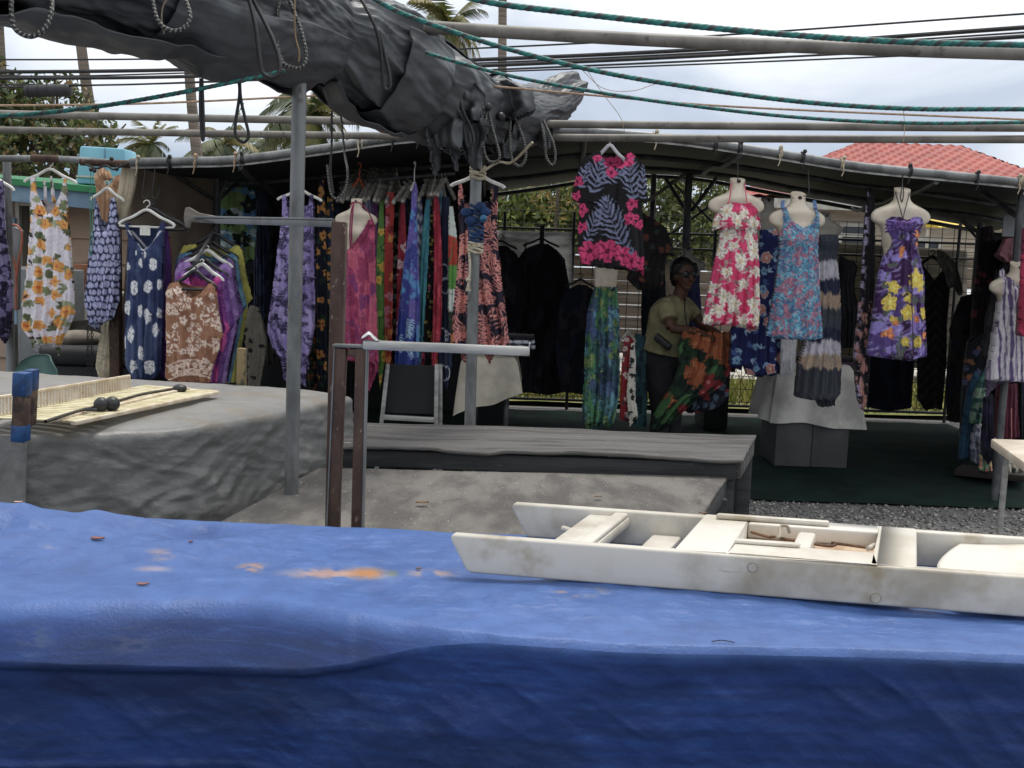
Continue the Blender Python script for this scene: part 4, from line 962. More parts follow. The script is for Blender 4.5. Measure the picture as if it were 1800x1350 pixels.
# dark sarongs between
BF = lambda s, base, f: pr_floral(base, [(f, 8, 16, 18, (90, 50, 20), None, None)], [((44, 66, 50), 10, 2.6, 14, 18)], s)
for i, (x0, x1, y0, y1, d, pr, lb) in enumerate([
    (556, 576, 312, 690, 7.4, BF(101, (30, 34, 52), (206, 138, 54)), 'navy sarong with orange flowers right of the lavender dress'),
    (570, 592, 345, 560, 7.5, BF(102, (44, 62, 96), (216, 160, 70)), 'blue sarong with yellow flowers left of the tall rusty post'),
    (584, 604, 350, 700, 7.6, pr_batik([(26, 36, 50), (44, 58, 74)], 7, 9, 103, (90, 110, 122)), 'dark blue speckled sarong behind the tall rusty post'),
    (540, 560, 480, 700, 7.9, BF(104, (26, 26, 28), (120, 72, 40)), 'black sarong with dull orange flowers low behind the lavender dress'),
    (604, 628, 560, 720, 7.8, pr_batik([(24, 24, 28), (40, 40, 48)], 9, 20, 105), 'black sarong low behind the magenta halter dress')]):
    garment('sarong', [(x0 + 5, y0), (x1 - 6, y0 + 4), (x1 - 2, y0 + 60), (x1, y1 - 30), (x1 - 8, y1), (x0 + 6, y1 - 14), (x0, y1 - 40), (x0 + 1, y0 + 70)], d, pr, lb, 'sarong', thick=.09, seed=30 + i, fk=3, fold=.02)

# ------------------------------------------------------------------ sarong rack
def strip(top, mid, bot, tip, d, pr, lb, seed, thick=.13):
    (tx0, tx1, ty), (mx0, mx1, my), (bx0, bx1, by), (px, py) = top, mid, bot, tip
    mx0 -= 2.2; mx1 += 2.2; bx0 -= 3.2; bx1 += 3.2; tx0 -= .6; tx1 += .6
    return garment('sarong', [(tx0, ty), (tx1, ty), ((tx1 + mx1) / 2 + .6, (ty + my) / 2), (mx1, my), (bx1, by), (px, py), (bx0, by), (mx0, my), ((tx0 + mx0) / 2 - .6, (ty + my) / 2)], d, pr, lb, 'sarong', res=.0045, thick=thick, seed=seed, fk=2.2, fold=.03, group='sarongs on hangers along the rack')
ST = [
 ((641, 652, 346), (644, 658, 420), (646, 660, 560), (652, 600), 7.5, pr_batik([(112, 130, 176), (72, 84, 140), (160, 168, 200)], 7, 20, 111), 'pale blue violet sarong just right of the halter mannequin'),
 ((655, 664, 348), (654, 665, 430), (656, 668, 600), (662, 640), 7.45, pr_batik([(104, 62, 120), (70, 50, 110), (160, 90, 130)], 7, 16, 112), 'purple sarong beside the pale blue violet sarong'),
 ((668, 674, 352), (663, 676, 470), (664, 679, 610), (668, 690), 7.3, pr_floral((86, 134, 50), [((226, 176, 40), 9, 5, 20, (196, 120, 30), None, None)], [((60, 100, 40), 12, 3, 10, 16), ((130, 170, 60), 10, 2.5, 8, 16)], 113), 'green sarong with yellow flowers on the rack'),
 ((676, 682, 372), (674, 681, 470), (672, 684, 640), (678, 690), 7.42, pr_plain((40, 48, 80), (28, 34, 56), 10, 114), 'plain navy sarong between the green and the red orange sarongs'),
 ((680, 694, 338), (678, 689, 440), (678, 688, 600), (683, 690), 7.3, pr_floral((182, 52, 48), [((222, 130, 60), 8, 8, 16, (226, 180, 60), None, None), ((206, 120, 140), 8, 8, 18, None, None, None)], [((130, 36, 40), 10, 3, 8, 14)], 115), 'red pink and orange flowered sarong on the rack'),
 ((691, 700, 346), (688, 698, 470), (690, 700, 600), (694, 660), 7.45, pr_floral((28, 28, 28), [((150, 146, 128), 5, 20, 12, None, None, None)], [((96, 100, 84), 7, 1.6, 20, 11)], 116), 'black sarong with small pale flowers on the rack'),
 ((704, 712, 356), (702, 713, 440), (697, 706, 590), (700, 640), 7.35, pr_floral((164, 40, 62), [((224, 192, 196), 8.5, 9, 16, (180, 60, 80), (196, 120, 130), None)], [((120, 26, 46), 9, 3, 8, 14)], 117), 'crimson sarong with white hibiscus on the rack'),
 ((734, 741, 345), (733, 743, 440), (734, 742, 560), (738, 600), 7.4, lambda X, Y: Pt(X, Y, 118).base((90, 100, 140)).bl(sst(-.2, .2, np.sin((Y + 2 * np.abs((X % 8) - 4)) / 3.2)), (186, 190, 204)).C, 'blue and white zigzag sarong behind the bright blue sarong'),
 ((749, 757, 350), (740, 752, 450), (734, 742, 590), (738, 668), 7.25, pr_batik([(58, 148, 160), (40, 120, 140)], 9, 40, 119), 'plain teal sarong on the rack'),
 ((757, 766, 366), (750, 764, 460), (742, 758, 580), (750, 640), 7.3, pr_floral((30, 26, 30), [((178, 160, 60), 3.2, 40, 8, None, None, None), ((150, 60, 110), 3, 20, 9, None, None, None)], [], 120), 'black sarong speckled yellow and magenta on the rack'),
 ((763, 771, 340), (765, 776, 450), (764, 774, 580), (757, 700), 7.22, pr_batik([(178, 36, 62), (200, 70, 84), (140, 24, 46)], 6, 30, 121), 'bright red sarong with a long pointed end on the rack'),
 ((771, 778, 332), (773, 781, 420), (776, 784, 540), (780, 600), 7.4, pr_batik([(84, 140, 168), (50, 90, 130), (170, 190, 200)], 7, 16, 122), 'light blue sarong beside the bright red sarong'),
 ((777, 790, 345), (775, 791, 470), (774, 792, 640), (786, 690), 7.3, lambda X, Y: (lambda p: [p.bl(sst(1.2, .5, np.abs(np.hypot(X - cx, (Y - cy) / 1.5) - 9)), (196, 202, 212)) for cx, cy in ((780, 478), (783, 502), (790, 600), (781, 655), (778, 590))] and p.C)(Pt(X, Y, 123).base((44, 52, 80))), 'navy sarong with white rings on the rack'),
 ((790, 796, 362), (790, 803, 430), (790, 800, 540), (794, 630), 7.22, lambda X, Y: Pt(X, Y, 124).base((206, 218, 206)).bl(sst(414, 418, Y - .4 * (X - 796)), (196, 62, 44)).bl(sst(464, 468, Y), (92, 160, 60)).bl(sst(506, 510, Y), (206, 214, 206)).bl(sst(545, 550, Y), (60, 70, 50)).bl(sst(585, 588, Y), (196, 120, 50)).rdg((60, 150, 80), 10, 24, .86, .94, 1, seed=4, k=.8).C, 'white green and red banded sarong at the right end of the rack'),
 ((716, 722, 348), (715, 722, 420), (712, 722, 560), (716, 640), 7.45, pr_plain((30, 30, 34), (60, 60, 66), 8, 125), 'plain black sarong hidden behind the bright blue sarong'),
]
for i, (a, b, c, t, d, pr, lb) in enumerate(ST): strip(a, b, c, t, d, pr, lb, 40 + i, .11 if i != 8 else .08)
BK_ = [((150, 40, 70), 'dark red'), ((40, 60, 120), 'deep blue'), ((40, 110, 120), 'dim teal'), ((96, 50, 110), 'plum'), ((34, 34, 40), 'black'), ((60, 96, 50), 'olive green'), ((130, 70, 40), 'rust brown')]
BPOS = ['behind the pale blue violet sarong', 'behind the plain navy sarong', 'behind the red pink and orange sarong', 'behind the small flowered black sarong', 'behind the crimson sarong', 'left of the tall white hanger', 'behind the zigzag sarong', 'behind the teal sarong', 'behind the speckled sarong', 'behind the bright red sarong', 'behind the ringed navy sarong', 'behind the banded sarong']
for i in range(12):
    x = 650 + i * 12.6; c, cn = BK_[(i * 3) % 7]; yb = 600 + (i * 37) % 90
    garment('sarong', [(x - 4, 348), (x + 4, 348), (x + 8, 430), (x + 10, yb - 50), (x + 3, yb), (x - 8, yb - 40), (x - 8, 430)], 7.75, pr_batik([c, tuple(int(v * .6) for v in c), tuple(min(230, int(v * 1.6 + 20)) for v in c)], 6, 16, 500 + i), cn + ' sarong second in depth on the rack, ' + BPOS[i], 'sarong', res=.007, thick=.09, seed=200 + i, fk=2, fold=.02, group='sarongs on hangers along the rack')
def pr_blue(X, Y):
    p = Pt(X, Y, 131).base((66, 74, 160)); p.nz((110, 96, 180), 14, 30, .48, .6, seed=4); p.nz((84, 150, 206), 16, 22, .56, .66, seed=9); p.rdg((180, 196, 230), 4.5, 4.5, .8, .95, 2, seed=6, k=.7 )
    p.bl(sst(560, 600, Y + 1.1 * (735 - X)) * .9 * (X < 735), (44, 62, 150))
    for (x, y, a) in ((718, 560, 1.2), (705, 585, 1.4), (727, 560, 1.7), (716, 600, 1.0)): p.frond(x, y, a, 30, 7, 12, .7, (160, 200, 240), .05)
    return p.C
garment('sarong', [(724, 328), (731, 318), (735, 330), (734, 380), (736, 440), (740, 520), (739, 600), (736, 650), (722, 660), (697, 684), (694, 650), (698, 585), (702, 540), (708, 470), (716, 420), (722, 370)], 7.12, pr_blue, 'bright blue and violet batik sarong bulging out of the rack', 'sarong', thick=.09, seed=60, fk=3, fold=.025, group='sarongs on hangers along the rack')
garment('sarong', [(742, 640), (752, 650), (748, 690), (746, 702), (738, 690), (736, 664)], 7.4, pr_floral((52, 44, 60), [((206, 200, 196), 5, 14, 7, None, None, None)], [], 132), 'dark sarong end with white flowers below the teal sarong', 'sarong', thick=.04, seed=61)
garment('sarong', [(688, 615), (704, 600), (702, 650), (690, 668), (684, 660)], 7.5, pr_batik([(190, 66, 40), (140, 40, 34)], 8, 12, 133), 'orange red sarong end low on the rack left of the blue sarong', 'sarong', thick=.05, seed=62)
h0 = hanger(610, 316, 92, 26, 7.45, m_hgrey, 'grey plastic hanger seen edge on along the sarong rack', group='grey hangers along the sarong rack', yaw=R_(80), hookh=12, r=.013)
rnd = random.Random(3)
xs = [617 + 6.4 * i for i in range(12)] + [711, 717, 722, 747, 753, 759, 765, 771, 777, 783]
for i, x in enumerate(xs):
    dup(h0, P(x, 316 + rnd.uniform(-3, 4) - (12 if i > 15 else 0), 7.4 + rnd.uniform(-.06, .08)), R_(rnd.uniform(-9, 9)))
for i in range(15): dup(h0, P(618 + 5.6 * i, 296 + rnd.uniform(-3, 3), 8.1 + rnd.uniform(-.05, .05)), R_(rnd.uniform(-6, 6)))
mb = MB(); mb.tube([P(596, 321, 7.42), P(800, 305, 7.38)], .013, 10); tag(mb.build('sarong_rail', m_galvd), 'dark rail carrying the long row of sarongs', 'rail')
mb = MB(); mb.tube([P(600, 300, 8.1), P(706, 294, 8.1)], .013, 10); tag(mb.build('sarong_rail', m_galvd), 'second dark rail behind, full of grey hangers', 'rail')
hanger(632, 286, 40, 14, 7.3, M('orange_plastic', S(206, 108, 72), .5, c2=S(180, 90, 60), scale=8), 'orange hook hanger above the magenta halter dress', yaw=R_(70), hookh=28)
hanger(729, 284, 40, 14, 7.12, m_white, 'tall white hanger of the bright blue batik sarong', yaw=R_(80), hookh=36)

# magenta halter dress on mannequin
tf = torso_fn(627, 348, 74, 6.7)
mannequin(627, 348, 74, 6.7, m_mann, 'cream mannequin torso in the magenta halter dress')
o = garment('halter_dress', [(602, 440), (612, 440), (620, 432), (632, 418), (643, 400), (648, 388), (655, 384), (660, 390), (661, 430), (662, 480), (664, 560), (666, 610), (667, 650), (656, 672), (650, 690), (645, 680), (640, 640), (622, 634), (606, 632), (604, 560), (603, 480)], 6.7, pr_batik([(166, 52, 100), (122, 50, 110), (196, 84, 110), (140, 40, 84)], 9, 22, 141, (206, 120, 150)), 'magenta batik halter dress with a draped side', 'dress', back=[(602, 460), (660, 440), (664, 560), (667, 640), (650, 680), (640, 640), (606, 632), (603, 500)], torso=tf, thick=.09, seed=70, fk=4, fold=.022)
mb = MB()
for x in (616, 619): mb.tube(curve([P(622, 356, 6.62), P(x + 1, 375, 6.6), P(x - 1, 410, 6.6), P(x, 437, 6.6)], 14), .005, 6)
mb.tube(curve([P(615, 362, 6.64), P(622, 355, 6.62), P(632, 357, 6.63), P(646, 370, 6.64), P(655, 388, 6.64)], 14), .004, 6); mb.build('halter_string', M('magenta_cord', S(140, 50, 84), .8, c2=S(110, 36, 66), scale=30), o)

# coral palm dress
hanger(841, 292, 92, 18, 5.5, m_white, 'white hanger hooked at the second pole for the coral palm dress', hookh=16)
def pr_coral(X, Y):
    p = Pt(X, Y, 151).base((34, 30, 48)); 
    for (x, y) in p.pts(70, 19):
        a0 = p.rg.uniform(0, 6.28)
        for k in range(8):
            a = a0 + (k - 3.5) * .3; l = 33 - abs(k - 3.5) * 2.5; b = a + .25
            p.leaf(x + math.cos(a) * 6, y + math.sin(a) * 6, x + math.cos(a) * l * .6, y + math.sin(a) * l * .6, 1.0, (214, 130, 118)); p.leaf(x + math.cos(a) * l * .45, y + math.sin(a) * l * .45, x + math.cos(b) * l, y + math.sin(b) * l, 1.15, (214, 130, 118))
    return p.C
garment('dress', [(806, 322), (812, 320), (816, 350), (822, 372), (838, 385), (856, 372), (866, 350), (868, 318), (877, 320), (876, 360), (874, 400), (878, 450), (886, 520), (894, 580), (897, 606), (884, 626), (872, 620), (860, 644), (850, 620), (836, 606), (826, 634), (815, 640), (806, 610), (797, 606), (795, 560), (800, 500), (806, 450), (808, 400), (805, 360)], 6.0, pr_coral, 'dark dress with coral palm leaf print behind the second steel pole', 'dress',
        back=[(806, 322), (812, 320), (820, 352), (862, 352), (868, 318), (877, 320), (874, 400), (894, 580), (884, 620), (850, 612), (815, 630), (797, 600), (806, 450), (805, 360)], seed=12, fk=5, fold=.026)

# black blouses on the fence
for x, y0, w, yb, d, lb, c in ((953, 428, 1.0, 690, 9.9, 'black long sleeved blouse hung on the fence under the grey banner', (26, 27, 32)), (882, 432, .9, 600, 9.7, 'black blouse half hidden behind the coral palm dress', (22, 23, 27)), (1022, 500, .85, 690, 9.5, 'navy black garment left of the green trousers', (24, 28, 42))):
    garment('blouse', [(x + w * a, b if b < 500 else b + (yb - 690)) for a, b in ((-30, 9 + y0), (-9, y0), (10, y0), (26, 11 + y0), (40, y0 + 27), (48, y0 + 72), (50, 600), (36, 690), (10, 694), (-20, 690), (-46, 688), (-56, 600), (-54, y0 + 72), (-44, y0 + 27))], d, pr_batik([c, (44, 40, 46), (18, 19, 24)], 16, 40, int(x)), lb, 'blouse', seed=int(x), thick=.07, gain=2.0)
    hanger(x - 1, y0 - 20, 62 * w, 12, d, m_black, 'black hanger of the ' + lb, hookh=12, bar=False)
mb = MB(); p = P(953, 404, 9.9); mb.box(p + Vector((0, .02, -.06)), (.045, .03, .2)); tag(mb.build('clamp', m_black, bevel=.006), 'black clamp on the fence rail above the black blouse', 'clamp')

# black tunic with pink hibiscus
hanger(1073, 236, 56, 24, 6.75, M('clear_plastic', S(196, 198, 200), .3, c2=S(170, 172, 176), scale=8), 'translucent grey hanger of the black hibiscus tunic', hookh=20, r=.009)
def pr_hib(X, Y):
    p = Pt(X, Y, 161).base((24, 22, 26)); g = (112, 120, 154); k = (206, 40, 108)
    for q in ((1098, 440, -2.05, 92, 9, 40, 2.3), (1042, 340, -1.35, 58, 6, 32, 2.1), (1112, 350, -1.75, 66, 7, 26, 2.0), (1130, 350, -1.6, 56, 6, 18, 1.8), (1030, 425, -1.2, 56, 6, 22, 1.8), (1050, 318, -.3, 44, 5, 20, 1.8), (1120, 478, -1.9, 40, 5, 18, 1.6), (1020, 330, -1.3, 40, 5, 16, 1.6)):
        p.frond(q[0], q[1], q[2], q[3], q[4], q[5], q[6], g, .02)
    for (x, y, r) in ((1034, 442, 19), (1066, 442, 21), (1093, 448, 16), (1110, 458, 16), (1073, 285, 13), (1098, 280, 17), (1073, 305, 10), (1014, 318, 10), (1012, 345, 9), (1022, 370, 11), (1021, 400, 11), (1109, 360, 11), (1108, 385, 12), (1124, 396, 9), (1124, 462, 13), (1050, 280, 8), (1126, 480, 10), (1030, 455, 10)):
        p.flower(x, y, r, k, None, 5, x * .37, 1, (96, 12, 52)); p.flower(x, y, r * .25, (96, 10, 50), None, 5)
    return p.C
garment('tunic', [(1045, 268), (1054, 262), (1058, 274), (1066, 290), (1080, 296), (1094, 288), (1102, 270), (1108, 264), (1119, 275), (1132, 292), (1136, 310), (1139, 345), (1138, 362), (1128, 356), (1130, 373), (1131, 410), (1133, 450), (1132, 488), (1124, 478), (1104, 474), (1078, 472), (1050, 469), (1022, 467), (1015, 440), (1014, 410), (1018, 360), (1006, 354), (1004, 344), (1012, 310), (1018, 290), (1026, 276)], 6.75, pr_hib, 'black tunic with pink hibiscus and grey blue palm leaves hung at the gable', 'tunic',
        back=[(1045, 268), (1054, 262), (1062, 272), (1098, 272), (1108, 264), (1119, 275), (1136, 310), (1138, 362), (1128, 356), (1133, 450), (1130, 480), (1022, 467), (1014, 410), (1018, 360), (1004, 350), (1018, 290)], seed=14, fk=4, fold=.018)
# dark bunch behind it
garment('blouse', [(1128, 372), (1150, 385), (1170, 400), (1182, 430), (1186, 452), (1172, 448), (1165, 500), (1150, 512), (1120, 510), (1100, 490), (1120, 440)], 7.6, pr_floral((34, 30, 32), [((110, 60, 46), 5, 16, 12, None, None, None)], [((54, 66, 66), 9, 2, 14, 12)], 163), 'dark printed ruffled blouse right of the black hibiscus tunic', 'blouse', thick=.1, seed=15, gain=1.1)
garment('dress', [(1128, 470), (1168, 470), (1172, 560), (1166, 660), (1130, 660), (1126, 560)], 8.6, pr_plain((34, 38, 50), (22, 24, 32), 14, 164), 'dark grey garment hung in shade left of the woman', 'dress', thick=.08, gain=1.1)

# green batik trousers on a waist form
o = empty('waist_mannequin', P(1066, 505, 7.0), 'cream waist form holding the green batik trousers', 'mannequin')
mb = MB(); k = 7.0 / FPX; c = P(1066, 470, 7.0); V = []
rgz = [(0, 20.5, .05), (3, 21, .066), (14, 20, .068), (26, 19.5, .066), (38, 18, .05), (50, 16, .035), (60, 12, .02)]
for z, w, dp in rgz:
    for j in range(28): a = j / 28 * 6.2832; V.append(c + Vector((math.cos(a) * w * k, math.sin(a) * dp, -z * k)))
mb.add(V, [(i * 28 + j, i * 28 + (j + 1) % 28, (i + 1) * 28 + (j + 1) % 28, (i + 1) * 28 + j) for i in range(6) for j in range(28)] + [tuple(range(28)), tuple(range(168, 196))[::-1]]); mb.build('waist', m_mann, o, ang=60)
def pr_green(X, Y):
    p = Pt(X, Y, 171).base((54, 108, 106)); p.nz((74, 96, 140), 16, 34, .48, .6, 4, seed=3); p.nz((74, 140, 92), 14, 40, .52, .62, 4, seed=5); p.nz((96, 160, 176), 9, 22, .6, .68, 4, seed=8); p.nz((36, 60, 84), 12, 30, .58, .68, 4, seed=12); p.nz((130, 156, 80), 8, 12, .66, .72, 3, seed=19)
    p.nz((30, 62, 70), 3, 3, .62, .7, 2, seed=23, k=.6); return p.C
garment('trousers', [(1044, 503), (1085, 503), (1088, 540), (1090, 600), (1089, 660), (1086, 700), (1080, 735), (1074, 748), (1064, 753), (1058, 752), (1057, 742), (1054, 752), (1042, 756), (1030, 752), (1023, 735), (1022, 715), (1026, 660), (1027, 600), (1032, 545)], 7.0, pr_green, 'green blue batik harem trousers on the waist form', 'trousers', thick=.1, seed=16, fk=4, fold=.03, topfold=.5, gain=.95)
garment('trousers', [(1096, 592), (1106, 590), (1116, 600), (1118, 640), (1112, 735), (1102, 742), (1088, 736), (1090, 660)], 7.5, pr_floral((146, 30, 40), [((206, 190, 186), 5, 10, 14, (160, 60, 60), None, None)], [((90, 60, 66), 7, 1.6, 8, 12)], 172), 'red floral trousers beside the green batik trousers', 'trousers', thick=.06, seed=17)
garment('trousers', [(1108, 604), (1116, 600), (1118, 640), (1117, 700), (1122, 732), (1106, 752), (1100, 690), (1104, 650)], 7.44, pr_floral((206, 200, 186), [], [((40, 44, 44), 9, 2, 14, 12)], 173), 'white garment with black leaves beside the red floral trousers', 'trousers', thick=.04, seed=18)
garment('trousers', [(1114, 585), (1135, 590), (1140, 660), (1136, 750), (1112, 752), (1116, 660)], 7.7, pr_batik([(30, 66, 74), (24, 40, 52), (50, 96, 100)], 9, 16, 174), 'dark teal garment right of the white leaf print garment', 'trousers', thick=.07, seed=19)
hanger(1104, 578, 40, 16, 7.4, m_hgrey, 'grey hanger holding the red floral trousers', yaw=R_(40), hookh=6)
# ------------------------------------------------------------------ right-hand mannequins
def cordpts(cx, ty, d, top):
    return [P(cx, top, d + .02), P(cx, (top + ty) / 2, d), P(cx, ty + 2, d - .05), P(cx, ty + 8, d - .06)]
# pink ruffle dress
mannequin(1297, 311, 97, 6.75, m_mann, 'cream mannequin torso in the pink ruffled dress', rope=cordpts(1297, 311, 6.75, 260))
tf = torso_fn(1297, 311, 97, 6.75)
def pr_pink(X, Y):
    p = Pt(X, Y, 181).base((208, 40, 100)); w = (226, 216, 200)
    for (x, y) in p.pts(40, 16):
        a = p.rg.uniform(0, 6.28)
        for k in range(3): b = a + (k - 1) * .6; p.leaf(x, y, x + math.cos(b) * 14, y + math.sin(b) * 14, 1.5, p.rg.choice([(206, 190, 180), (150, 140, 130), (226, 150, 170)]))
    for (x, y) in ((1283, 432), (1262, 440), (1296, 460), (1320, 440), (1272, 480), (1300, 500), (1248, 505), (1324, 478), (1284, 535), (1320, 535), (1258, 545), (1300, 564), (1272, 372), (1302, 378), (1256, 392), (1318, 396), (1290, 390), (1310, 415), (1275, 412), (1240, 560), (1330, 560), (1332, 510), (1268, 520)):
        p.flower(x, y, p.rg.uniform(9, 14), w, (206, 184, 140), 5, x * .7, p.rg.uniform(.9, 1.5), (160, 146, 128), None, .7)
        for k in range(2): b = p.rg.uniform(0, 6.28); p.leaf(x + math.cos(b) * 8, y + math.sin(b) * 9, x + math.cos(b) * 20, y + math.sin(b) * 22, 1.8, p.rg.choice([(126, 118, 108), (150, 138, 124), (206, 196, 180)]))
    return p.C
o = garment('ruffle_dress', [(1266, 398), (1330, 398), (1331, 430), (1334, 480), (1334, 540), (1332, 578), (1316, 580), (1296, 575), (1272, 570), (1252, 574), (1234, 570), (1240, 530), (1250, 480), (1262, 430)], 6.75, pr_pink, 'pink dress with cream hibiscus and a ruffled halter top', 'dress', torso=tf, thick=.11, seed=81, fk=6, fold=.022)
garment('ruffle', [(1272, 358), (1284, 356), (1300, 359), (1314, 357), (1326, 366), (1334, 386), (1337, 402), (1328, 407), (1314, 404), (1300, 407), (1284, 404), (1270, 406), (1258, 404), (1249, 408), (1254, 384), (1262, 366)], 6.75, pr_pink, thick=.145, torso=lambda X, Z: tf(X, Z) * 1.0 + .012, seed=82, fk=8, fold=.02, parent=o)
mb = MB(); mb.tube(curve([P(1281, 358, 6.655), P(1284, 340, 6.68), P(1285, 322, 6.72)], 10), .0035, 6); mb.tube(curve([P(1313, 358, 6.655), P(1311, 340, 6.68), P(1309, 322, 6.72)], 10), .0035, 6); mb.build('halter_string', M('pink_cord', S(206, 84, 110), .8, c2=S(180, 60, 90), scale=30), o)
# navy floral jumpsuit on a grey mannequin
mannequin(1350, 345, 84, 7.35, m_manng, 'grey mannequin torso half hidden between the pink and teal dresses')
pr_jump = pr_floral((34, 42, 98), [((206, 130, 116), 7, 14, 26, (226, 200, 190), None, (206, 190, 190)), ((120, 170, 200), 6, 16, 24, (60, 80, 140), None, None)], [((150, 190, 222), 11, 1.5, 26, 18), ((72, 100, 160), 10, 2, 20, 18)], 183)
garment('jumpsuit', [(1334, 404), (1366, 402), (1370, 480), (1370, 560), (1372, 655), (1352, 662), (1346, 657), (1338, 664), (1310, 657), (1306, 640), (1302, 652), (1281, 644), (1284, 580), (1300, 540), (1326, 480)], 7.3, pr_jump, 'navy floral jumpsuit behind the pink dress', 'jumpsuit', thick=.09, torso=torso_fn(1350, 345, 84, 7.35), seed=83, fk=5, fold=.02)
# teal tank dress
mannequin(1404, 335, 98, 6.75, m_mann, 'cream mannequin torso in the teal tank dress', tilt=.05, rope=[P(1412, 345, 6.68), P(1420, 343, 6.68), P(1422, 335, 6.72), P(1420, 290, 6.8)])
tf = torso_fn(1404, 335, 98, 6.75)
def pr_teal(X, Y):
    p = Pt(X, Y, 191).base((66, 142, 172)); p.nz((62, 100, 142), 7, 9, .5, .58, 4, seed=2); p.nz((168, 92, 116), 11, 11, .53, .58, 5, seed=4, k=.9); p.nz((92, 172, 194), 5, 6, .58, .64, 3, seed=6); p.nz((60, 90, 130), 2.6, 2.6, .58, .64, 2, seed=31, k=.8); p.nz((186, 130, 140), 2.4, 2.4, .63, .68, 2, seed=37, k=.7)
    p.rdg((40, 70, 100), 4.5, 4.5, .82, .94, 2, seed=9, k=.7); p.rdg((190, 150, 150), 5.5, 5.5, .86, .95, 2, seed=15, k=.55)
    ed = (Y < 372) * 1.; return p.bl(ed * .8, (88, 112, 150)).C
o = garment('tank_dress', [(1371, 364), (1379, 362), (1382, 378), (1390, 390), (1406, 401), (1420, 395), (1429, 380), (1429, 363), (1437, 363), (1436, 384), (1438, 400), (1436, 435), (1437, 480), (1441, 550), (1444, 593), (1430, 596), (1396, 597), (1364, 595), (1345, 590), (1352, 550), (1362, 500), (1369, 440), (1368, 410), (1373, 392)], 6.75, pr_teal, 'teal and red speckled tank dress on the middle mannequin', 'dress', torso=tf, thick=.11, seed=84, fk=4, fold=.014, res=.0045)
mb = MB()
for x in (1375, 1433): mb.tube(curve([P(x, 366, 6.672), P(x + (1 if x < 1400 else -1), 356, 6.71), P(x + (2 if x < 1400 else -2), 353, 6.75), P(x, 358, 6.8)], 10), .012, 8, sq=.3)
mb.build('strap', M('teal_band', S(88, 112, 150), .85, c2=S(76, 98, 134), scale=30), o)
# tie-dye tiered dress on grey mannequin
mannequin(1452, 371, 62, 7.2, m_manng, 'grey mannequin torso in the tie dye tiered dress', tilt=.05)
def pr_tie(X, Y):
    j = 9 * (fbm(X / 5, Y / 40, seed=5, o=3) - .5) * 2; y = Y + j; p = Pt(X, Y, 201).base((62, 68, 80))
    for a, b, c in ((459, 492, (206, 202, 212)), (492, 514, (44, 50, 78)), (514, 541, (186, 158, 132)), (541, 576, (70, 74, 86)), (576, 598, (46, 50, 76)), (598, 622, (206, 200, 210)), (622, 645, (186, 160, 134)), (645, 730, (62, 66, 76))):
        p.bl(sst(a - 3, a + 3, y), c)
    p.nz((90, 96, 108), 4, 30, .55, .7, k=.35); return p.C
o = garment('tiered_dress', [(1437, 412), (1470, 412), (1475, 430), (1470, 452), (1474, 500), (1476, 560), (1474, 600), (1477, 640), (1476, 690), (1466, 702), (1466, 712), (1440, 716), (1430, 702), (1396, 698), (1402, 640), (1414, 600), (1424, 560), (1430, 500), (1434, 440)], 7.15, pr_tie, 'tie dye tiered dress in slate white and tan bands', 'dress', thick=.1, torso=torso_fn(1452, 371, 62, 7.2), seed=85, fk=5, fold=.02)
garment('shirt', [(1372, 590), (1400, 592), (1398, 652), (1384, 660), (1369, 664)], 7.2, pr_plain((196, 194, 198), (170, 168, 172), 12, 203), 'white cloth end hanging below the teal tank dress', 'shirt', thick=.04, seed=86)
# black scarf
def pr_scarf(X, Y):
    p = Pt(X, Y, 205).base((24, 22, 26)); e = np.interp(Y, [330, 450, 600, 720], [1530, 1524, 1510, 1516])
    p.bl(sst(2, -6, X - e) * sst(.5, .56, fbm(X / 5, Y / 7, seed=3)), (150, 138, 170)); p.bl((Y > 530) * sst(.52, .6, fbm(X / 7, Y / 14, seed=9)) * .8, (176, 120, 110)); return p.C
garment('scarf', [(1524, 330), (1536, 330), (1538, 420), (1537, 500), (1530, 600), (1526, 690), (1518, 722), (1508, 716), (1502, 660), (1500, 620), (1506, 560), (1514, 480), (1518, 400)], 7.0, pr_scarf, 'long black scarf with a lavender edge left of the purple dress', 'scarf', thick=.06, seed=87, gain=1.8)
hanger(1530, 322, 20, 10, 7.0, m_black, 'black hook of the long black scarf', yaw=R_(80), hookh=10)
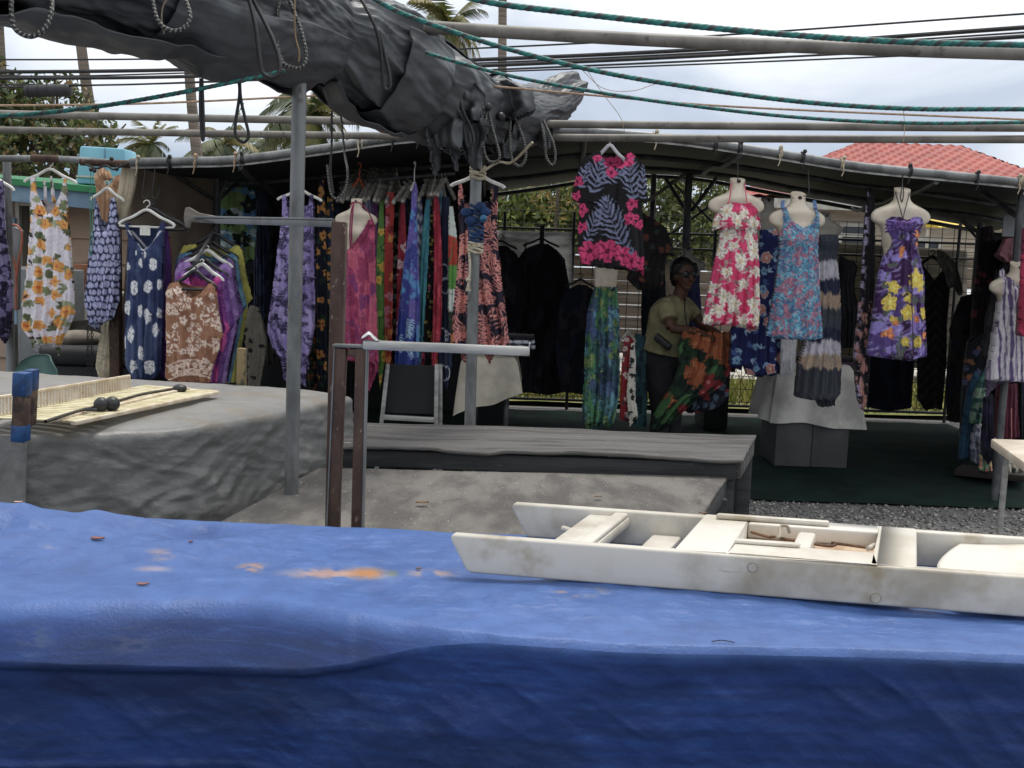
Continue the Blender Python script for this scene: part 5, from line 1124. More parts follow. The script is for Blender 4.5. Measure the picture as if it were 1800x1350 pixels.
# purple halter dress
mannequin(1587, 328, 102, 6.75, m_mann, 'cream mannequin torso in the purple halter dress', rope=[P(1587, 300, 6.8), P(1586, 326, 6.72), P(1583, 345, 6.68), P(1585, 355, 6.68), P(1588, 345, 6.68), P(1588, 328, 6.7)], hole=False)
tf = torso_fn(1587, 328, 102, 6.75)
def pr_purp(X, Y):
    p = Pt(X, Y, 211).base((84, 62, 128)); p.nz((60, 28, 78), 20, 30, .48, .6, 3, seed=2); p.nz((140, 122, 196), 14, 18, .53, .62, 4, seed=4)
    p.bl(.6 * sst(.3, .7, np.sin(p.X * .35 + p.Y * .55 + 5 * fbm(X / 12, Y / 12, seed=8))) * sst(.45, .6, fbm(X / 18, Y / 18, seed=12)), (176, 166, 216))
    p.nz((84, 92, 88), 12, 16, .64, .7, 3, seed=21)
    for (x, y, r) in ((1600, 490, 14), (1562, 505, 11), (1555, 530, 12), (1585, 548, 13), (1610, 500, 10), (1586, 520, 8), (1617, 552, 10), (1605, 600, 9), (1580, 600, 8), (1560, 560, 7)): p.flower(x, y, r, (218, 192, 40), (236, 214, 90), 5, x, 1.2, (180, 150, 40))
    for (x, y) in ((1610, 418), (1603, 412), (1608, 430), (1562, 565), (1554, 578), (1546, 585), (1556, 588), (1576, 448), (1577, 440), (1620, 590), (1602, 560)): p.flower(x, y, 6, (220, 122, 54), (240, 190, 80), 5, x)
    for (x, y) in p.pts(14, 24): p.leaf(x, y, x + p.rg.uniform(-14, 14), y + p.rg.uniform(8, 18), 2.4, (52, 40, 60))
    p.bl(sst(2.2, .8, np.abs(X - 1588 - .03 * (Y - 400))) * (Y > 400) * .75, (58, 34, 70)); return p.C
o = garment('halter_dress', [(1552, 386), (1560, 381), (1574, 381), (1587, 387), (1600, 381), (1612, 381), (1618, 388), (1616, 408), (1610, 425), (1616, 455), (1622, 490), (1623, 560), (1626, 625), (1612, 629), (1596, 634), (1580, 632), (1560, 630), (1540, 628), (1522, 624), (1532, 570), (1538, 520), (1544, 480), (1556, 440), (1560, 425), (1553, 405)], 6.75, pr_purp, 'purple halter dress with yellow and orange flowers on the right mannequin', 'dress', torso=tf, thick=.11, seed=88, fk=5, fold=.02, res=.0045)
mb = MB()
for a, b in ((1584, 1575), (1590, 1598)): mb.tube(curve([P(1587, 385, 6.62), P((1587 + b) / 2, 362, 6.655), P(b, 342, 6.7), P(b, 336, 6.76)], 10), .0035, 6)
mb.build('halter_string', m_black, o)
# knot of gathered cloth at the bust
mb = MB(); c = P(1587, 397, 6.6); mb.ell(c, (.03, .025, .035), 16, 10)
for s_ in (-1, 1):
    for k in range(4): mb.tube(curve([c, c + Vector((s_ * .05, .0, .02 - k * .013)), c + Vector((s_ * .1, .03, .03 - k * .024))], 8), [.012, .013, .014, .014, .013, .012, .01, .008, .005], 7)
mb.build('knot', M('purple_cloth', S(92, 72, 134, 1.4), .85, c2=S(62, 34, 84), scale=30), o)

# dark clothes deeper at right
def dark(name, poly, d, pr, lb, cat, seed, thick=.06, gain=1.8): return garment(name, poly, d, pr, lb, cat, thick=thick, seed=seed, gain=gain, fk=4, fold=.018)
dark('blouse', [(1474, 446), (1480, 450), (1488, 456), (1500, 458), (1506, 470), (1500, 500), (1506, 540), (1502, 610), (1478, 612), (1474, 540)], 8.4, pr_plain((22, 23, 26), (34, 34, 38), 12, 221), 'black sleeveless top right of the tie dye dress', 'blouse', 91)
dark('skirt', [(1528, 590), (1606, 590), (1606, 640), (1602, 716), (1560, 722), (1523, 716)], 9.4, pr_plain((22, 26, 44), (16, 18, 30), 12, 222), 'navy black pleated skirt under the purple dress', 'skirt', 92, .08)
dark('dress', [(1618, 458), (1628, 474), (1641, 493), (1652, 480), (1660, 470), (1668, 510), (1664, 560), (1662, 640), (1654, 722), (1640, 716), (1626, 722), (1612, 700), (1612, 560)], 9.3, lambda X, Y: Pt(X, Y, 223).base((30, 29, 32)).bl(.6 * sst(.4, .8, np.sin((Y - 1.2 * np.abs(X - 1640)) / 3.2)), (56, 54, 56)).C, 'black v neck dress with chevron pleats right of the purple dress', 'dress', 93)
hanger(1640, 440, 62, 20, 9.3, m_black, 'black hanger of the chevron pleated dress', hookh=12, r=.01)
dark('shrug', [(1646, 438), (1656, 440), (1680, 462), (1688, 490), (1692, 515), (1684, 522), (1678, 504), (1668, 508), (1660, 480), (1648, 462)], 9.1, pr_plain((92, 88, 82), (120, 114, 104), 14, 224), 'grey sheer shrug beside the chevron pleated dress', 'shrug', 94, .04, 1.3)
dark('blouse', [(1690, 522), (1712, 515), (1736, 520), (1742, 560), (1738, 640), (1728, 742), (1668, 742), (1664, 700), (1672, 600), (1668, 580), (1680, 545)], 9.0, pr_batik([(24, 24, 28), (34, 38, 54), (44, 36, 34)], 12, 20, 225), 'black blouse on the fence left of the right rack', 'blouse', 95, .08)
RK = [([(1724, 400), (1744, 395), (1752, 470), (1744, 560), (1726, 640), (1706, 640), (1708, 560), (1716, 470)], 8.6, pr_floral((40, 30, 34), [((110, 46, 50), 6, 14, 14, None, None, None)], [((60, 52, 50), 8, 2, 12, 12)], 231), 'dark red floral dress at the back of the right rack', 'dress'),
 ([(1700, 600), (1722, 585), (1740, 590), (1738, 680), (1722, 740), (1700, 800), (1686, 800), (1690, 700)], 8.0, pr_floral((28, 30, 36), [((120, 78, 50), 6, 9, 18, None, None, None), ((70, 74, 110), 6, 9, 18, None, None, None)], [], 232), 'black dress with dull flowers on the right rack', 'dress'),
 ([(1700, 680), (1714, 650), (1720, 660), (1710, 740), (1700, 806), (1682, 808), (1686, 770)], 7.75, pr_plain((34, 72, 96), (26, 54, 76), 10, 233), 'slim teal blue dress on the right rack', 'dress'),
 ([(1724, 655), (1736, 640), (1738, 690), (1726, 745), (1702, 744), (1708, 700)], 7.65, pr_batik([(46, 92, 84), (80, 124, 96), (30, 58, 62), (120, 140, 116)], 7, 9, 234), 'green leafy print blouse end on the right rack', 'blouse'),
 ([(1712, 742), (1728, 748), (1726, 815), (1706, 812), (1704, 770)], 7.7, pr_batik([(92, 94, 110), (56, 58, 74), (150, 150, 160)], 6, 7, 235), 'grey paisley trousers on the right rack', 'trousers'),
 ([(1728, 700), (1744, 690), (1746, 780), (1738, 820), (1726, 800), (1724, 760)], 7.5, pr_plain((26, 26, 40), (40, 36, 60), 10, 236), 'navy trousers left of the wine red trousers', 'trousers'),
 ([(1722, 800), (1738, 780), (1744, 826), (1730, 828), (1720, 826)], 7.55, pr_batik([(196, 110, 100), (206, 190, 130), (60, 120, 90)], 6, 9, 237), 'bright multicoloured cloth end at the foot of the right rack', 'sarong'),
 ([(1752, 812), (1770, 808), (1790, 815), (1786, 832), (1756, 830)], 7.6, pr_batik([(150, 140, 130), (50, 60, 50), (190, 180, 160)], 6, 8, 238), 'pale and green cloth heap at the foot of the right rack', 'sarong'),
 ([(1766, 418), (1800, 416), (1802, 470), (1782, 460), (1766, 462), (1750, 448)], 7.3, pr_batik([(132, 84, 92), (110, 66, 76)], 8, 8, 239), 'dusty mauve ruffled top under the blank card', 'blouse'),
 ([(1752, 474), (1766, 460), (1778, 470), (1772, 520), (1760, 540), (1748, 560), (1738, 640), (1724, 630), (1732, 560)], 7.8, pr_plain((28, 26, 30), (46, 40, 44), 9, 240), 'black shirt behind the purple streaked tank', 'blouse')]
RK += [([(1738, 430), (1760, 420), (1772, 500), (1764, 640), (1744, 700), (1728, 640), (1734, 520)], 8.9, pr_batik([(36, 34, 44), (60, 44, 60), (24, 24, 30)], 9, 16, 301), 'dim plum garment deep behind the black shirt of the right rack', 'dress'),
 ([(1716, 470), (1734, 462), (1740, 600), (1730, 700), (1708, 690), (1712, 560)], 8.8, pr_floral((30, 32, 40), [((90, 84, 70), 5, 12, 12, None, None, None)], [], 302), 'black dress with khaki flecks deep in the right rack', 'dress'),
 ([(1770, 640), (1800, 636), (1806, 800), (1786, 812), (1766, 790)], 7.9, pr_batik([(30, 34, 52), (22, 22, 30)], 9, 20, 303), 'dark navy trousers behind the wine red trousers', 'trousers')]
for i, (pl, d, pr, lb, ct) in enumerate(RK): garment({'dress': 'dress'}.get(ct, ct), pl, d, pr, lb, ct, thick=.08, seed=100 + i, gain=1.6, fk=3, fold=.02)
mannequin(1790, 458, 92, 6.9, m_mann, 'cream mannequin torso in the purple streaked tank', tilt=.05)
def pr_streak(X, Y):
    p = Pt(X, Y, 251).base((196, 190, 196))
    for x, w in ((1766, 2.6), (1752, 1.2), (1780, 1.6), (1741, 1.6), (1788, 2.4), (1759, 1.0), (1773, .9), (1796, 2)):
        xx = x + 3 * (vn(Y / 40, Y * 0, seed=x) - .5) + (Y - 480) * (x - 1766) * .0012; ww = w * (.4 + 1.1 * vn(Y / 9, Y * 0 + x, seed=3)); p.bl(sst(ww + .8, ww - .5, np.abs(X - xx)) * .85, (74, 54, 104))
    p.bl(sst(664, 672, Y) * .8, (70, 60, 84)); return p.C
garment('sleeveless_shirt', [(1756, 476), (1763, 470), (1768, 486), (1778, 500), (1800, 506), (1820, 500), (1824, 470), (1838, 490), (1840, 600), (1836, 668), (1800, 672), (1768, 668), (1752, 676), (1740, 690), (1731, 704), (1733, 660), (1744, 600), (1750, 560), (1756, 520)], 6.9, pr_streak, 'white tank top with purple tie dye streaks at the right edge', 'tank top', torso=torso_fn(1790, 458, 92, 6.9), thick=.11, seed=120, fk=5, fold=.02)
garment('shirt', [(1797, 400), (1850, 398), (1850, 590), (1800, 592), (1788, 590), (1790, 540), (1794, 470)], 6.6, pr_batik([(176, 34, 76), (140, 24, 58), (96, 30, 60)], 12, 40, 253), 'crimson garment cut off by the right edge', 'shirt', thick=.06, seed=121)
garment('trousers', [(1752, 676), (1786, 672), (1788, 768), (1770, 772), (1747, 770)], 7.15, lambda X, Y: Pt(X, Y, 254).base((86, 30, 48)).bl((Y > 715) * (sst(1.6, .6, np.abs(X - 1757)) + sst(1.3, .6, np.abs(X - 1771))), (190, 120, 120)).C, 'wine red trousers below the purple streaked tank', 'trousers', thick=.07, seed=122)
# base board at the foot of the rack
mb = MB(); mb.prism([P(1676, 836, 7.75), P(1800, 848, 7.3), P(1800, 838, 7.9), P(1690, 826, 8.2)], (0, 0, .05)); tag(mb.build('base_board', M('dark_board', S(58, 50, 46), .8, c2=S(40, 34, 32), scale=6), bevel=.006), 'dark board on the carpet under the right rack', 'board')

# ------------------------------------------------------------------ tables inside the stall
def drape_table(name, x0, x1, yt, yb_l, yb_r, d, depth, col, label, seed, flare=0.06, skew=0):
    a, b = P(x0, yt, d), P(x1, yt, d); z = (a.z + b.z) / 2; n = 200; rows = 50
    per = []; rec = [(a.x, d), (b.x, d), (b.x, d + depth), (a.x, d + depth)]
    for k in range(4):
        p, q = rec[k], rec[(k + 1) % 4]
        for t in np.linspace(0, 1, n // 4, endpoint=False): per.append((p[0] + (q[0] - p[0]) * t, p[1] + (q[1] - p[1]) * t))
    per = np.array(per); cx, cy = per.mean(0)
    zl, zr = P(x0, yb_l, d).z, P(x1, yb_r, d).z; V = []; arc = np.arange(n) / n
    zbot = zl + (zr - zl) * np.clip((per[:, 0] - a.x) / (b.x - a.x), 0, 1)
    for r in range(rows):
        t = r / (rows - 1)
        if t < .3: s = t / .3; pos = np.array([cx, cy]) + (per - [cx, cy]) * s; zz = np.full(n, z) + .012 * (fbm(pos[:, 0] * 6, pos[:, 1] * 6, seed=seed) - .5)
        else:
            s = (t - .3) / .7; dirv = per - [cx, cy]; dirv = dirv / np.abs(dirv).max(0)
            w = flare * s ** .8 * (1 + .35 * np.sin(arc * 2 * np.pi * 9 + seed + 2 * vn(arc * 5, arc * 0, seed=seed))) + .012 * np.sin(min(1, s * 8) * 1.57)
            pos = per + dirv * w[:, None]; zz = z + (zbot - z) * s - .004 + (0.012 * s * np.sin(arc * 31 + seed))
        V.append(np.stack([pos[:, 0], pos[:, 1], zz], 1))
    m = M(name + '_linen', S(*col), .9, c2=S(*[c * .82 for c in col]), scale=3, bump=.2, bs=40)
    o = tag(npmesh(name, np.concatenate(V), gridq(rows, n, True)[:, ::-1], m), label, 'tablecloth'); return o, z
def plain_table(x0, x1, d, depth, z, label, m):
    a, b = P(x0, 700, d).x, P(x1, 700, d).x; o = empty('display_table', ((a + b) / 2, d + depth / 2, .02), label, 'table')
    MB().box(((a + b) / 2, d + depth / 2, z - .03), (b - a - .04, depth - .04, .03)).build('table_top', m, o, bevel=.004)
    for x in (a + .06, b - .06):
        for y in (d + .06, d + depth - .06): MB().tube([(x, y, .02), (x, y, z - .045)], .018, 8).build('leg', m_galvd, o)
cl, z = drape_table('tablecloth', 1372, 1494, 640, 738, 750, 8.0, .5, (222, 220, 212), 'white cloth draped over the right display table', 5, .09); plain_table(1372, 1494, 8.0, .5, z, 'display table hidden under the white cloth', m_alu)
cl, z = drape_table('tablecloth', 815, 905, 628, 728, 690, 7.3, .9, (196, 190, 174), 'beige cloth hanging over the table behind the second steel pole', 6, .04); plain_table(815, 905, 7.3, .9, z, 'display table hidden under the beige cloth', m_alu)
# folded stacks
for (cx, yb, d, n, w, pr, lb) in ((1418, 640, 8.2, 3, 60, [(52, 40, 56), (30, 30, 34), (110, 104, 110)], 'dark folded clothes on the white draped table'), (1470, 641, 8.2, 2, 50, [(80, 56, 80), (40, 38, 44), (28, 28, 30)], 'small folded stack at the right end of the white draped table'), (910, 612, 7.45, 3, 60, [(30, 30, 34), (170, 174, 182), (24, 24, 28)], 'black and white folded clothes on the beige draped table')):
    c = P(cx, yb, d); ww = w * d / FPX; V, Q, Cc = [], [], []
    for k in range(n):
        u, v = np.meshgrid(np.linspace(-1, 1, 24), np.linspace(0, 2 * np.pi, 20, endpoint=False))
        x = c.x + u * ww / 2 * (1 - .03 * k) + .01 * (fbm(u * 3, v, seed=k) - .5); y = c.y + np.sign(np.cos(v)) * np.abs(np.cos(v)) ** .5 * .12; zz = c.z + .018 + k * .034 + np.sign(np.sin(v)) * np.abs(np.sin(v)) ** .6 * .017 + .008 * (fbm(x * 12, y * 12, seed=k + 3) - .5)
        V.append(np.stack([x, y, zz], -1).reshape(-1, 3)); q = gridq(24, 20, True); 
        ix = np.arange(480).reshape(20, 24).T.reshape(-1); q = ix[q]; Q.append(q + 480 * k)
        cc = pr_batik([pr[k % 3], pr[(k + 1) % 3]], 6, 5, 300 + k)(x.reshape(-1) * 250, zz.reshape(-1) * 250 + y.reshape(-1) * 200); Cc.append(lin(cc, 1.3))
    tag(npmesh('folded_clothes', np.concatenate(V), np.concatenate(Q), m_cloth, np.concatenate(Cc)), lb, 'folded clothes')
m_gbox = M('grey_painted_box', S(84, 84, 86), .7, c2=S(72, 72, 74), scale=3, c3=S(100, 100, 100), s3=40, lo3=.66, hi3=.7)
a, b = P(1360, 826, 7.95), P(1488, 829, 7.95); zt = P(1416, 728, 7.95).z
o = empty('display_box', ((a.x + b.x) / 2, 8.2, .02), 'dark grey painted box under the white draped table', 'box')
w = (b.x - a.x) / 2; mb = MB()
for k in (0, 1): mb.box((a.x + w * (k + .5), 8.2, zt / 2 + .02), (w - .004, .5, zt))
mb.build('panel', m_gbox, o, bevel=.004)
# dark folding stand with pale legs
o = empty('folding_stand', (P(720, 740, 6.9).x, 7.05, .02), 'dark board stand with pale legs behind the rusty frame', 'stand')
for (a, b) in ((P(682, 640, 6.85), P(668, 770, 6.85)), (P(768, 640, 6.85), P(766, 770, 6.85)), (P(774, 640, 7.0), P(774, 770, 7.0))):
    b = a + (b - a) * ((a.z - .02) / (a.z - b.z)); MB().bar(a, b, .028, .028).build('leg', m_alu, o, bevel=.004)
a, b = P(674, 733, 6.84), P(764, 738, 6.84); MB().bar(a, b, .03, .035).build('crossbar', m_alu, o, bevel=.004)
a, b = P(680, 640, 6.9), P(764, 728, 6.9); MB().box((a + b) / 2, (b.x - a.x, .02, a.z - b.z)).build('board', m_dksheet, o)
# low dark benches at the back
for (x0, x1, d, zt, lb) in ((830, 892, 8.6, .55, 'dark low bench behind the beige draped table'), (1236, 1290, 9.6, .62, 'dark box under the orange sarong')):
    a, b = P(x0, 700, d), P(x1, 700, d); o = empty('low_bench', ((a.x + b.x) / 2, d + .3, .02), lb, 'bench')
    MB().box(((a.x + b.x) / 2, d + .3, zt), (b.x - a.x, .6, .06)).build('top', m_dksheet, o, bevel=.01); MB().box(((a.x + b.x) / 2, d + .32, zt / 2), (b.x - a.x - .06, .5, zt - .06)).build('body', m_dksheet, o, bevel=.01)

# ------------------------------------------------------------------ left yard clutter
m_dgreen = M('green_plastic', S(92, 122, 116), .45, c2=S(78, 106, 102), scale=4)
o = empty('plastic_chair', (P(68, 700, 6.3).x, 6.6, 0), 'grey green plastic chair back at lower left', 'chair')
d = 6.3; V = []; n = 31
for i in range(25):
    t = i / 24; y = 624 + t * 130; hw = 36 + 8 * t - 10 * max(0, .14 - t) / .14
    for j in range(n):
        u = j / (n - 1) * 2 - 1; p = P(68 + u * hw, y + 10 * abs(u) ** 3 * (1 - t), d); V.append((p.x, p.y + .09 * (abs(u) ** 2) * -1 + .05 - .05 * t, p.z))
V = np.array(V); V2 = V + [0, .02, 0]; q = gridq(25, n); k = len(V)
rim = [i * n for i in range(25)] + [24 * n + j for j in range(1, n)] + [i * n + n - 1 for i in range(23, -1, -1)] + list(range(n - 2, 0, -1))
rim = np.array(rim); r2 = np.roll(rim, -1)
npmesh('backrest', np.concatenate([V, V2]), np.concatenate([q[:, ::-1], q + k, np.stack([rim, r2, r2 + k, rim + k], 1)]), m_dgreen, None, o)
c = P(68, 760, d); MB().box((c.x, d + .28, .43), (.4, .44, .03)).build('seat', m_dgreen, o, bevel=.012)
for sx in (-.17, .17):
    for sy in (.1, .46): MB().tube([(c.x + sx * 1.1, d + sy, 0), (c.x + sx, d + sy, .42)], [.018, .024], 10).build('leg', m_dgreen, o)
    MB().tube(curve([(c.x + sx * 1.15, d + .05, .66), (c.x + sx * 1.18, d + .3, .64), (c.x + sx * 1.1, d + .46, .43)], 12), .018, 8).build('armrest', m_dgreen, o)
m_cab = M('grey_cabinet_paint', S(122, 126, 128), .5, c2=S(100, 104, 106), scale=3, c3=S(80, 80, 80), s3=30, lo3=.66, hi3=.7)
a, b = P(28, 472, 7.9), P(112, 572, 7.9); o = empty('metal_cabinet', ((a.x + b.x) / 2, 8.1, 0), 'grey metal cabinet behind the white floral dress', 'cabinet')
MB().box(((a.x + b.x) / 2, 8.1, a.z / 2), (b.x - a.x, .4, a.z)).build('body', m_cab, o, bevel=.012); MB().box((a.x + .08, 7.89, a.z - .12), (.02, .02, .06)).build('handle', m_alu, o, bevel=.004)
MB().box(((a.x + b.x) / 2, 7.895, a.z * .5), (b.x - a.x - .04, .008, a.z - .1)).build('door', m_cab, o, bevel=.003)
m_red = M('copper_hose', S(168, 96, 74), .55, c2=S(140, 78, 60), scale=10)
mb = MB(); mb.tube(curve([P(28, 545, 7.5), P(27, 470, 7.5), P(14, 430, 7.5), P(13, 405, 7.5), P(25, 395, 7.5), P(37, 406, 7.5), P(38, 430, 7.5), P(31, 470, 7.5), P(27, 520, 7.5)], 50), .008, 8); tag(mb.build('copper_hose', m_red), 'looped reddish hose hanging beside the white floral dress', 'hose')
mb = MB(); c0 = P(25, 425, 7.55)
mb.prism([P(15, 402, 7.54), P(25, 398, 7.54), P(36, 404, 7.54), P(33, 440, 7.54), P(31, 545, 7.54), P(18, 545, 7.54), P(17, 440, 7.54)], (0, .05, 0)); tag(mb.build('grey_board', m_cab, bevel=.008), 'narrow grey board with a rounded top inside the hose loop', 'board')
m_cardb = M('brown_cardboard', S(132, 92, 70), .9, c2=S(114, 78, 60), scale=5)
a, b = P(133, 464, 8.6), P(158, 512, 8.6); o = empty('cardboard_box', ((a.x + b.x) / 2, 8.8, b.z), 'brown cardboard box on the ledge left of the lavender scale dress', 'box'); MB().box(((a.x + b.x) / 2, 8.8, (a.z + b.z) / 2), (b.x - a.x + .15, .36, a.z - b.z)).build('body', m_cardb, o, bevel=.004); MB().box(((a.x + b.x) / 2, 8.615, (a.z + b.z) / 2), (b.x - a.x + .13, .012, .02)).build('flap', m_cardb, o)
a, b = P(120, 513, 8.55), P(168, 527, 8.55); zt = a.z
o = empty('ledge_table', ((a.x + b.x) / 2, 8.8, 0), 'pale ledge table under the cardboard box', 'table'); MB().box(((a.x + b.x) / 2, 8.85, zt - .03), (b.x - a.x + .2, .62, .055)).build('table_top', m_wtrim, o, bevel=.006)
for x in (a.x - .05, b.x + .05):
    for y in (8.62, 9.08): MB().box((x, y, (zt - .06) / 2), (.05, .05, zt - .06)).build('leg', m_wtrim, o)
m_sofa = M('black_upholstery', S(40, 41, 44), .75, c2=S(28, 29, 31), scale=4)
a, b = P(100, 612, 7.4), P(200, 700, 7.4); o = empty('dark_couch', ((a.x + b.x) / 2, 7.8, 0), 'black padded bench behind the hanging dresses at left', 'couch')
MB().box(((a.x + b.x) / 2, 7.85, a.z - .06), (b.x - a.x + .3, .9, .13)).build('cushion', m_sofa, o, bevel=.05, seg=3); MB().box(((a.x + b.x) / 2, 7.85, (a.z - .13) / 2), (b.x - a.x + .26, .84, a.z - .13)).build('base', m_sofa, o, bevel=.02)
m_pill = M('grey_pillow_cloth', S(134, 126, 114), .9, c2=S(96, 90, 82), scale=4)
c = P(140, 596, 7.8); V = []
mb = MB(); mb.ell(c, (.2, .16, .07), 28, 14); tag(mb.build('pillow', m_pill), 'rumpled grey beige pillow on the black padded bench', 'pillow')
m_dk = M('olive_tarp', S(66, 64, 58), .85, c2=S(48, 47, 43), scale=3)
sheet('tarp_curtain', [P(20, 570, 8.0), P(190, 560, 8.0), P(195, 655, 8.0), P(20, 690, 8.0)], m_dk, None, amp=.03, fx=3, seed=14, label='dark olive tarp hanging low behind the white floral dress', cat='tarp')
m_burl = M('brown_burlap', S(168, 130, 92), .9, c2=S(140, 106, 74), scale=6, bump=.3, bs=60)
garment('burlap', [(166, 306), (176, 300), (182, 312), (190, 330), (196, 322), (204, 308), (214, 306), (216, 330), (214, 400), (212, 480), (168, 480), (168, 400), (170, 340)], 7.15, pr_plain((164, 130, 94), (138, 104, 74), 14, 261), 'brown burlap sheet bunched under the rail behind the scale print dress', 'burlap', thick=.03, seed=131, gain=1.8)
garment('burlap', [(172, 296), (182, 294), (192, 300), (198, 312), (190, 322), (178, 316), (172, 308)], 7.02, pr_batik([(176, 140, 104), (140, 104, 74)], 6, 8, 262), 'crumpled brown cloth knot tied at the rail', 'cloth', thick=.05, seed=132, gain=1.8)
garment('cloth', [(184, 545), (205, 540), (216, 545), (214, 640), (213, 672), (196, 668), (180, 668), (170, 645), (176, 610)], 7.0, pr_plain((174, 164, 140), (148, 138, 116), 9, 263, 60), 'long beige cloth hanging below the scale print dress', 'cloth', thick=.05, seed=133, fk=5, fold=.025, gain=1.8)
mb = MB()
for x in (154, 161):
    for k in range(22):
        c = P(x + (k % 2), 575 + k * 4.6, 6.95); mb.tube([c + Vector((.009 * math.cos(a) if k % 2 else 0, 0 if k % 2 else .009 * math.cos(a), .013 * math.sin(a))) for a in np.linspace(0, 6.28, 9)], .0025, 5)
tag(mb.build('hanging_chain', m_wire), 'pair of dark chains hanging below the scale print dress', 'chain')
mb = MB()
for x in (158, 162): mb.tube(curve([P(x + 2, 292, 6.75), P(x, 350, 6.75), P(x + 1, 400, 6.75), P(x - 1, 450, 6.75)], 12), .003, 5)
tag(mb.build('green_string', M('pale_green_cord', S(92, 150, 130), .8, c2=S(70, 120, 104), scale=30)), 'thin green strings hanging left of the scale print dress', 'string')
mb = MB(); mb.tube(curve([P(150, 289, 6.76), P(170, 296, 6.74), P(186, 291, 6.75), P(200, 298, 6.74), P(214, 291, 6.75), P(236, 284, 6.76)], 30), .007, 7)
for x, y in ((160, 298), (166, 300), (205, 297), (196, 279)): mb.ell(P(x, y, 6.74), .014, 10, 8)
tag(mb.build('tangled_cord', m_wire), 'tangled black cord wrapped on the rail above the burlap', 'cord')
# ------------------------------------------------------------------ weathered wooden tables
m_wood = M('weathered_grey_wood', S(94, 92, 90), .85, c2=S(68, 66, 65), scale=5, st=(.35, 3.2, 3), c3=S(150, 144, 136), s3=26, lo3=.66, hi3=.72, bump=.5, bs=34, bst=(.5, 4, 4))
m_woodd = M('dark_painted_wood', S(56, 58, 60), .75, c2=S(40, 41, 43), scale=5, st=(.4, 4, 4), c3=S(92, 92, 90), s3=34, lo3=.68, hi3=.72, bump=.4, bs=30, bst=(.4, 4, 4))
m_crack = M('peeling_grey_paint', S(116, 112, 107), .85, c2=S(86, 83, 80), scale=4, st=(1.6, .6, 1), c3=S(164, 154, 140), s3=45, lo3=.665, hi3=.70, bump=1.0, bs=60, bst=(2.6, .55, 1))
def plytop(name, quad, m, th, parent, seed, warp=.006, n=(120, 60), fray=.008):
    tl, tr, br, bl = [np.array(p) for p in quad]; nx, ny = n
    u, v = np.meshgrid(np.linspace(0, 1, nx), np.linspace(0, 1, ny))
    X = (tl * (1 - u[..., None]) + tr * u[..., None]) * (1 - v[..., None]) + (bl * (1 - u[..., None]) + br * u[..., None]) * v[..., None]
    X[..., 2] += warp * (fbm(X[..., 0] * 1.5, X[..., 1] * 1.5, seed=seed) - .5) * 2 + .0016 * (ridge(X[..., 0] * 9, X[..., 1] * 40, seed=seed + 3, o=3) - .4) - warp * 1.4 * (v > .96) * vn(u * 14, v, seed=seed)
    e = fray * (fbm(u * 60, v * 60, seed=seed + 9) - .4); ev = (v == 1); X[..., 1] -= e * ev; X[..., 0] += e * (u == 1)
    B = X.copy(); B[..., 2] -= th; q = gridq(ny, nx); k = nx * ny
    ring = np.concatenate([np.arange(nx), np.arange(2 * nx - 1, k, nx), np.arange(k - 2, k - nx - 1, -1), np.arange(k - 2 * nx, 0, -nx)]); r2 = np.roll(ring, -1)
    return npmesh(name, np.concatenate([X.reshape(-1, 3), B.reshape(-1, 3)]), np.concatenate([q[:, ::-1], q + k, np.stack([ring, ring + k, r2 + k, r2], 1)[:, ::-1]]), m, None, parent)
# upper table
zu = .70
A, B_, C, Dd = PZ(600, 741, zu), PZ(1329, 764, zu), PZ(1306, 806, zu), PZ(600, 779, zu)
o = empty('wooden_table', ((A + C) / 2).xy.to_3d(), 'higher weathered grey wooden table with a split plywood top', 'table')
plytop('table_top', (A, B_, C, Dd), m_wood, .016, o, 3, .012)
F0, F1 = Dd + Vector((0, .02, -.026)), C + Vector((-.02, .02, -.022))
MB().bar(F0 + Vector((0, .02, -.042)), F1 + Vector((0, .02, -.042)), .035, .075).build('apron', m_woodd, o, bevel=.004)
MB().bar(C + Vector((-.012, .045, -.062)), B_ + Vector((-.03, -.03, -.062)), .035, .075).build('apron', m_wood, o, bevel=.004)
for p in (C + Vector((-.05, .1, 0)), B_ + Vector((-.07, -.07, 0)), Dd + Vector((.3, .1, 0)), A + Vector((.3, -.07, 0))): MB().box((p.x, p.y, .3), (.07, .07, .6)).build('leg', m_woodd, o, bevel=.005)
MB().box((C.x - .13, C.y + .09, .3), (.045, .08, .6)).build('leg', m_wood, o, bevel=.005)
# lower table
zl = .61
A, B_ = PZ(560, 823, zl), PZ(1279, 836, zl); C, Dd = PZ(1196, 962, zl), PZ(330, 948, zl)
A.y = min(A.y, F0.y - .01); 
o = empty('wooden_table', ((A + C) / 2).xy.to_3d(), 'lower wide plywood table with cracked peeling paint behind the blue tarp', 'table')
plytop('table_top', (A, B_, C, Dd), m_crack, .018, o, 5, .006, (160, 110))
MB().bar(C + Vector((-.02, .02, -.06)), B_ + Vector((-.025, -.02, -.06)), .035, .08).build('apron', m_woodd, o, bevel=.004)
MB().bar(Dd + Vector((.03, .04, -.06)), C + Vector((-.05, .04, -.06)), .035, .08).build('apron', m_woodd, o, bevel=.004)
for p in (C + Vector((-.07, .1, 0)), B_ + Vector((-.06, -.1, 0)), Dd + Vector((.1, .1, 0)), A + Vector((.1, -.1, 0))): MB().box((p.x, p.y, .265), (.075, .075, .53)).build('leg', m_woodd, o, bevel=.005)
m_dry = M('dry_leaf', S(112, 84, 62), .8, c2=S(78, 58, 44), scale=30)
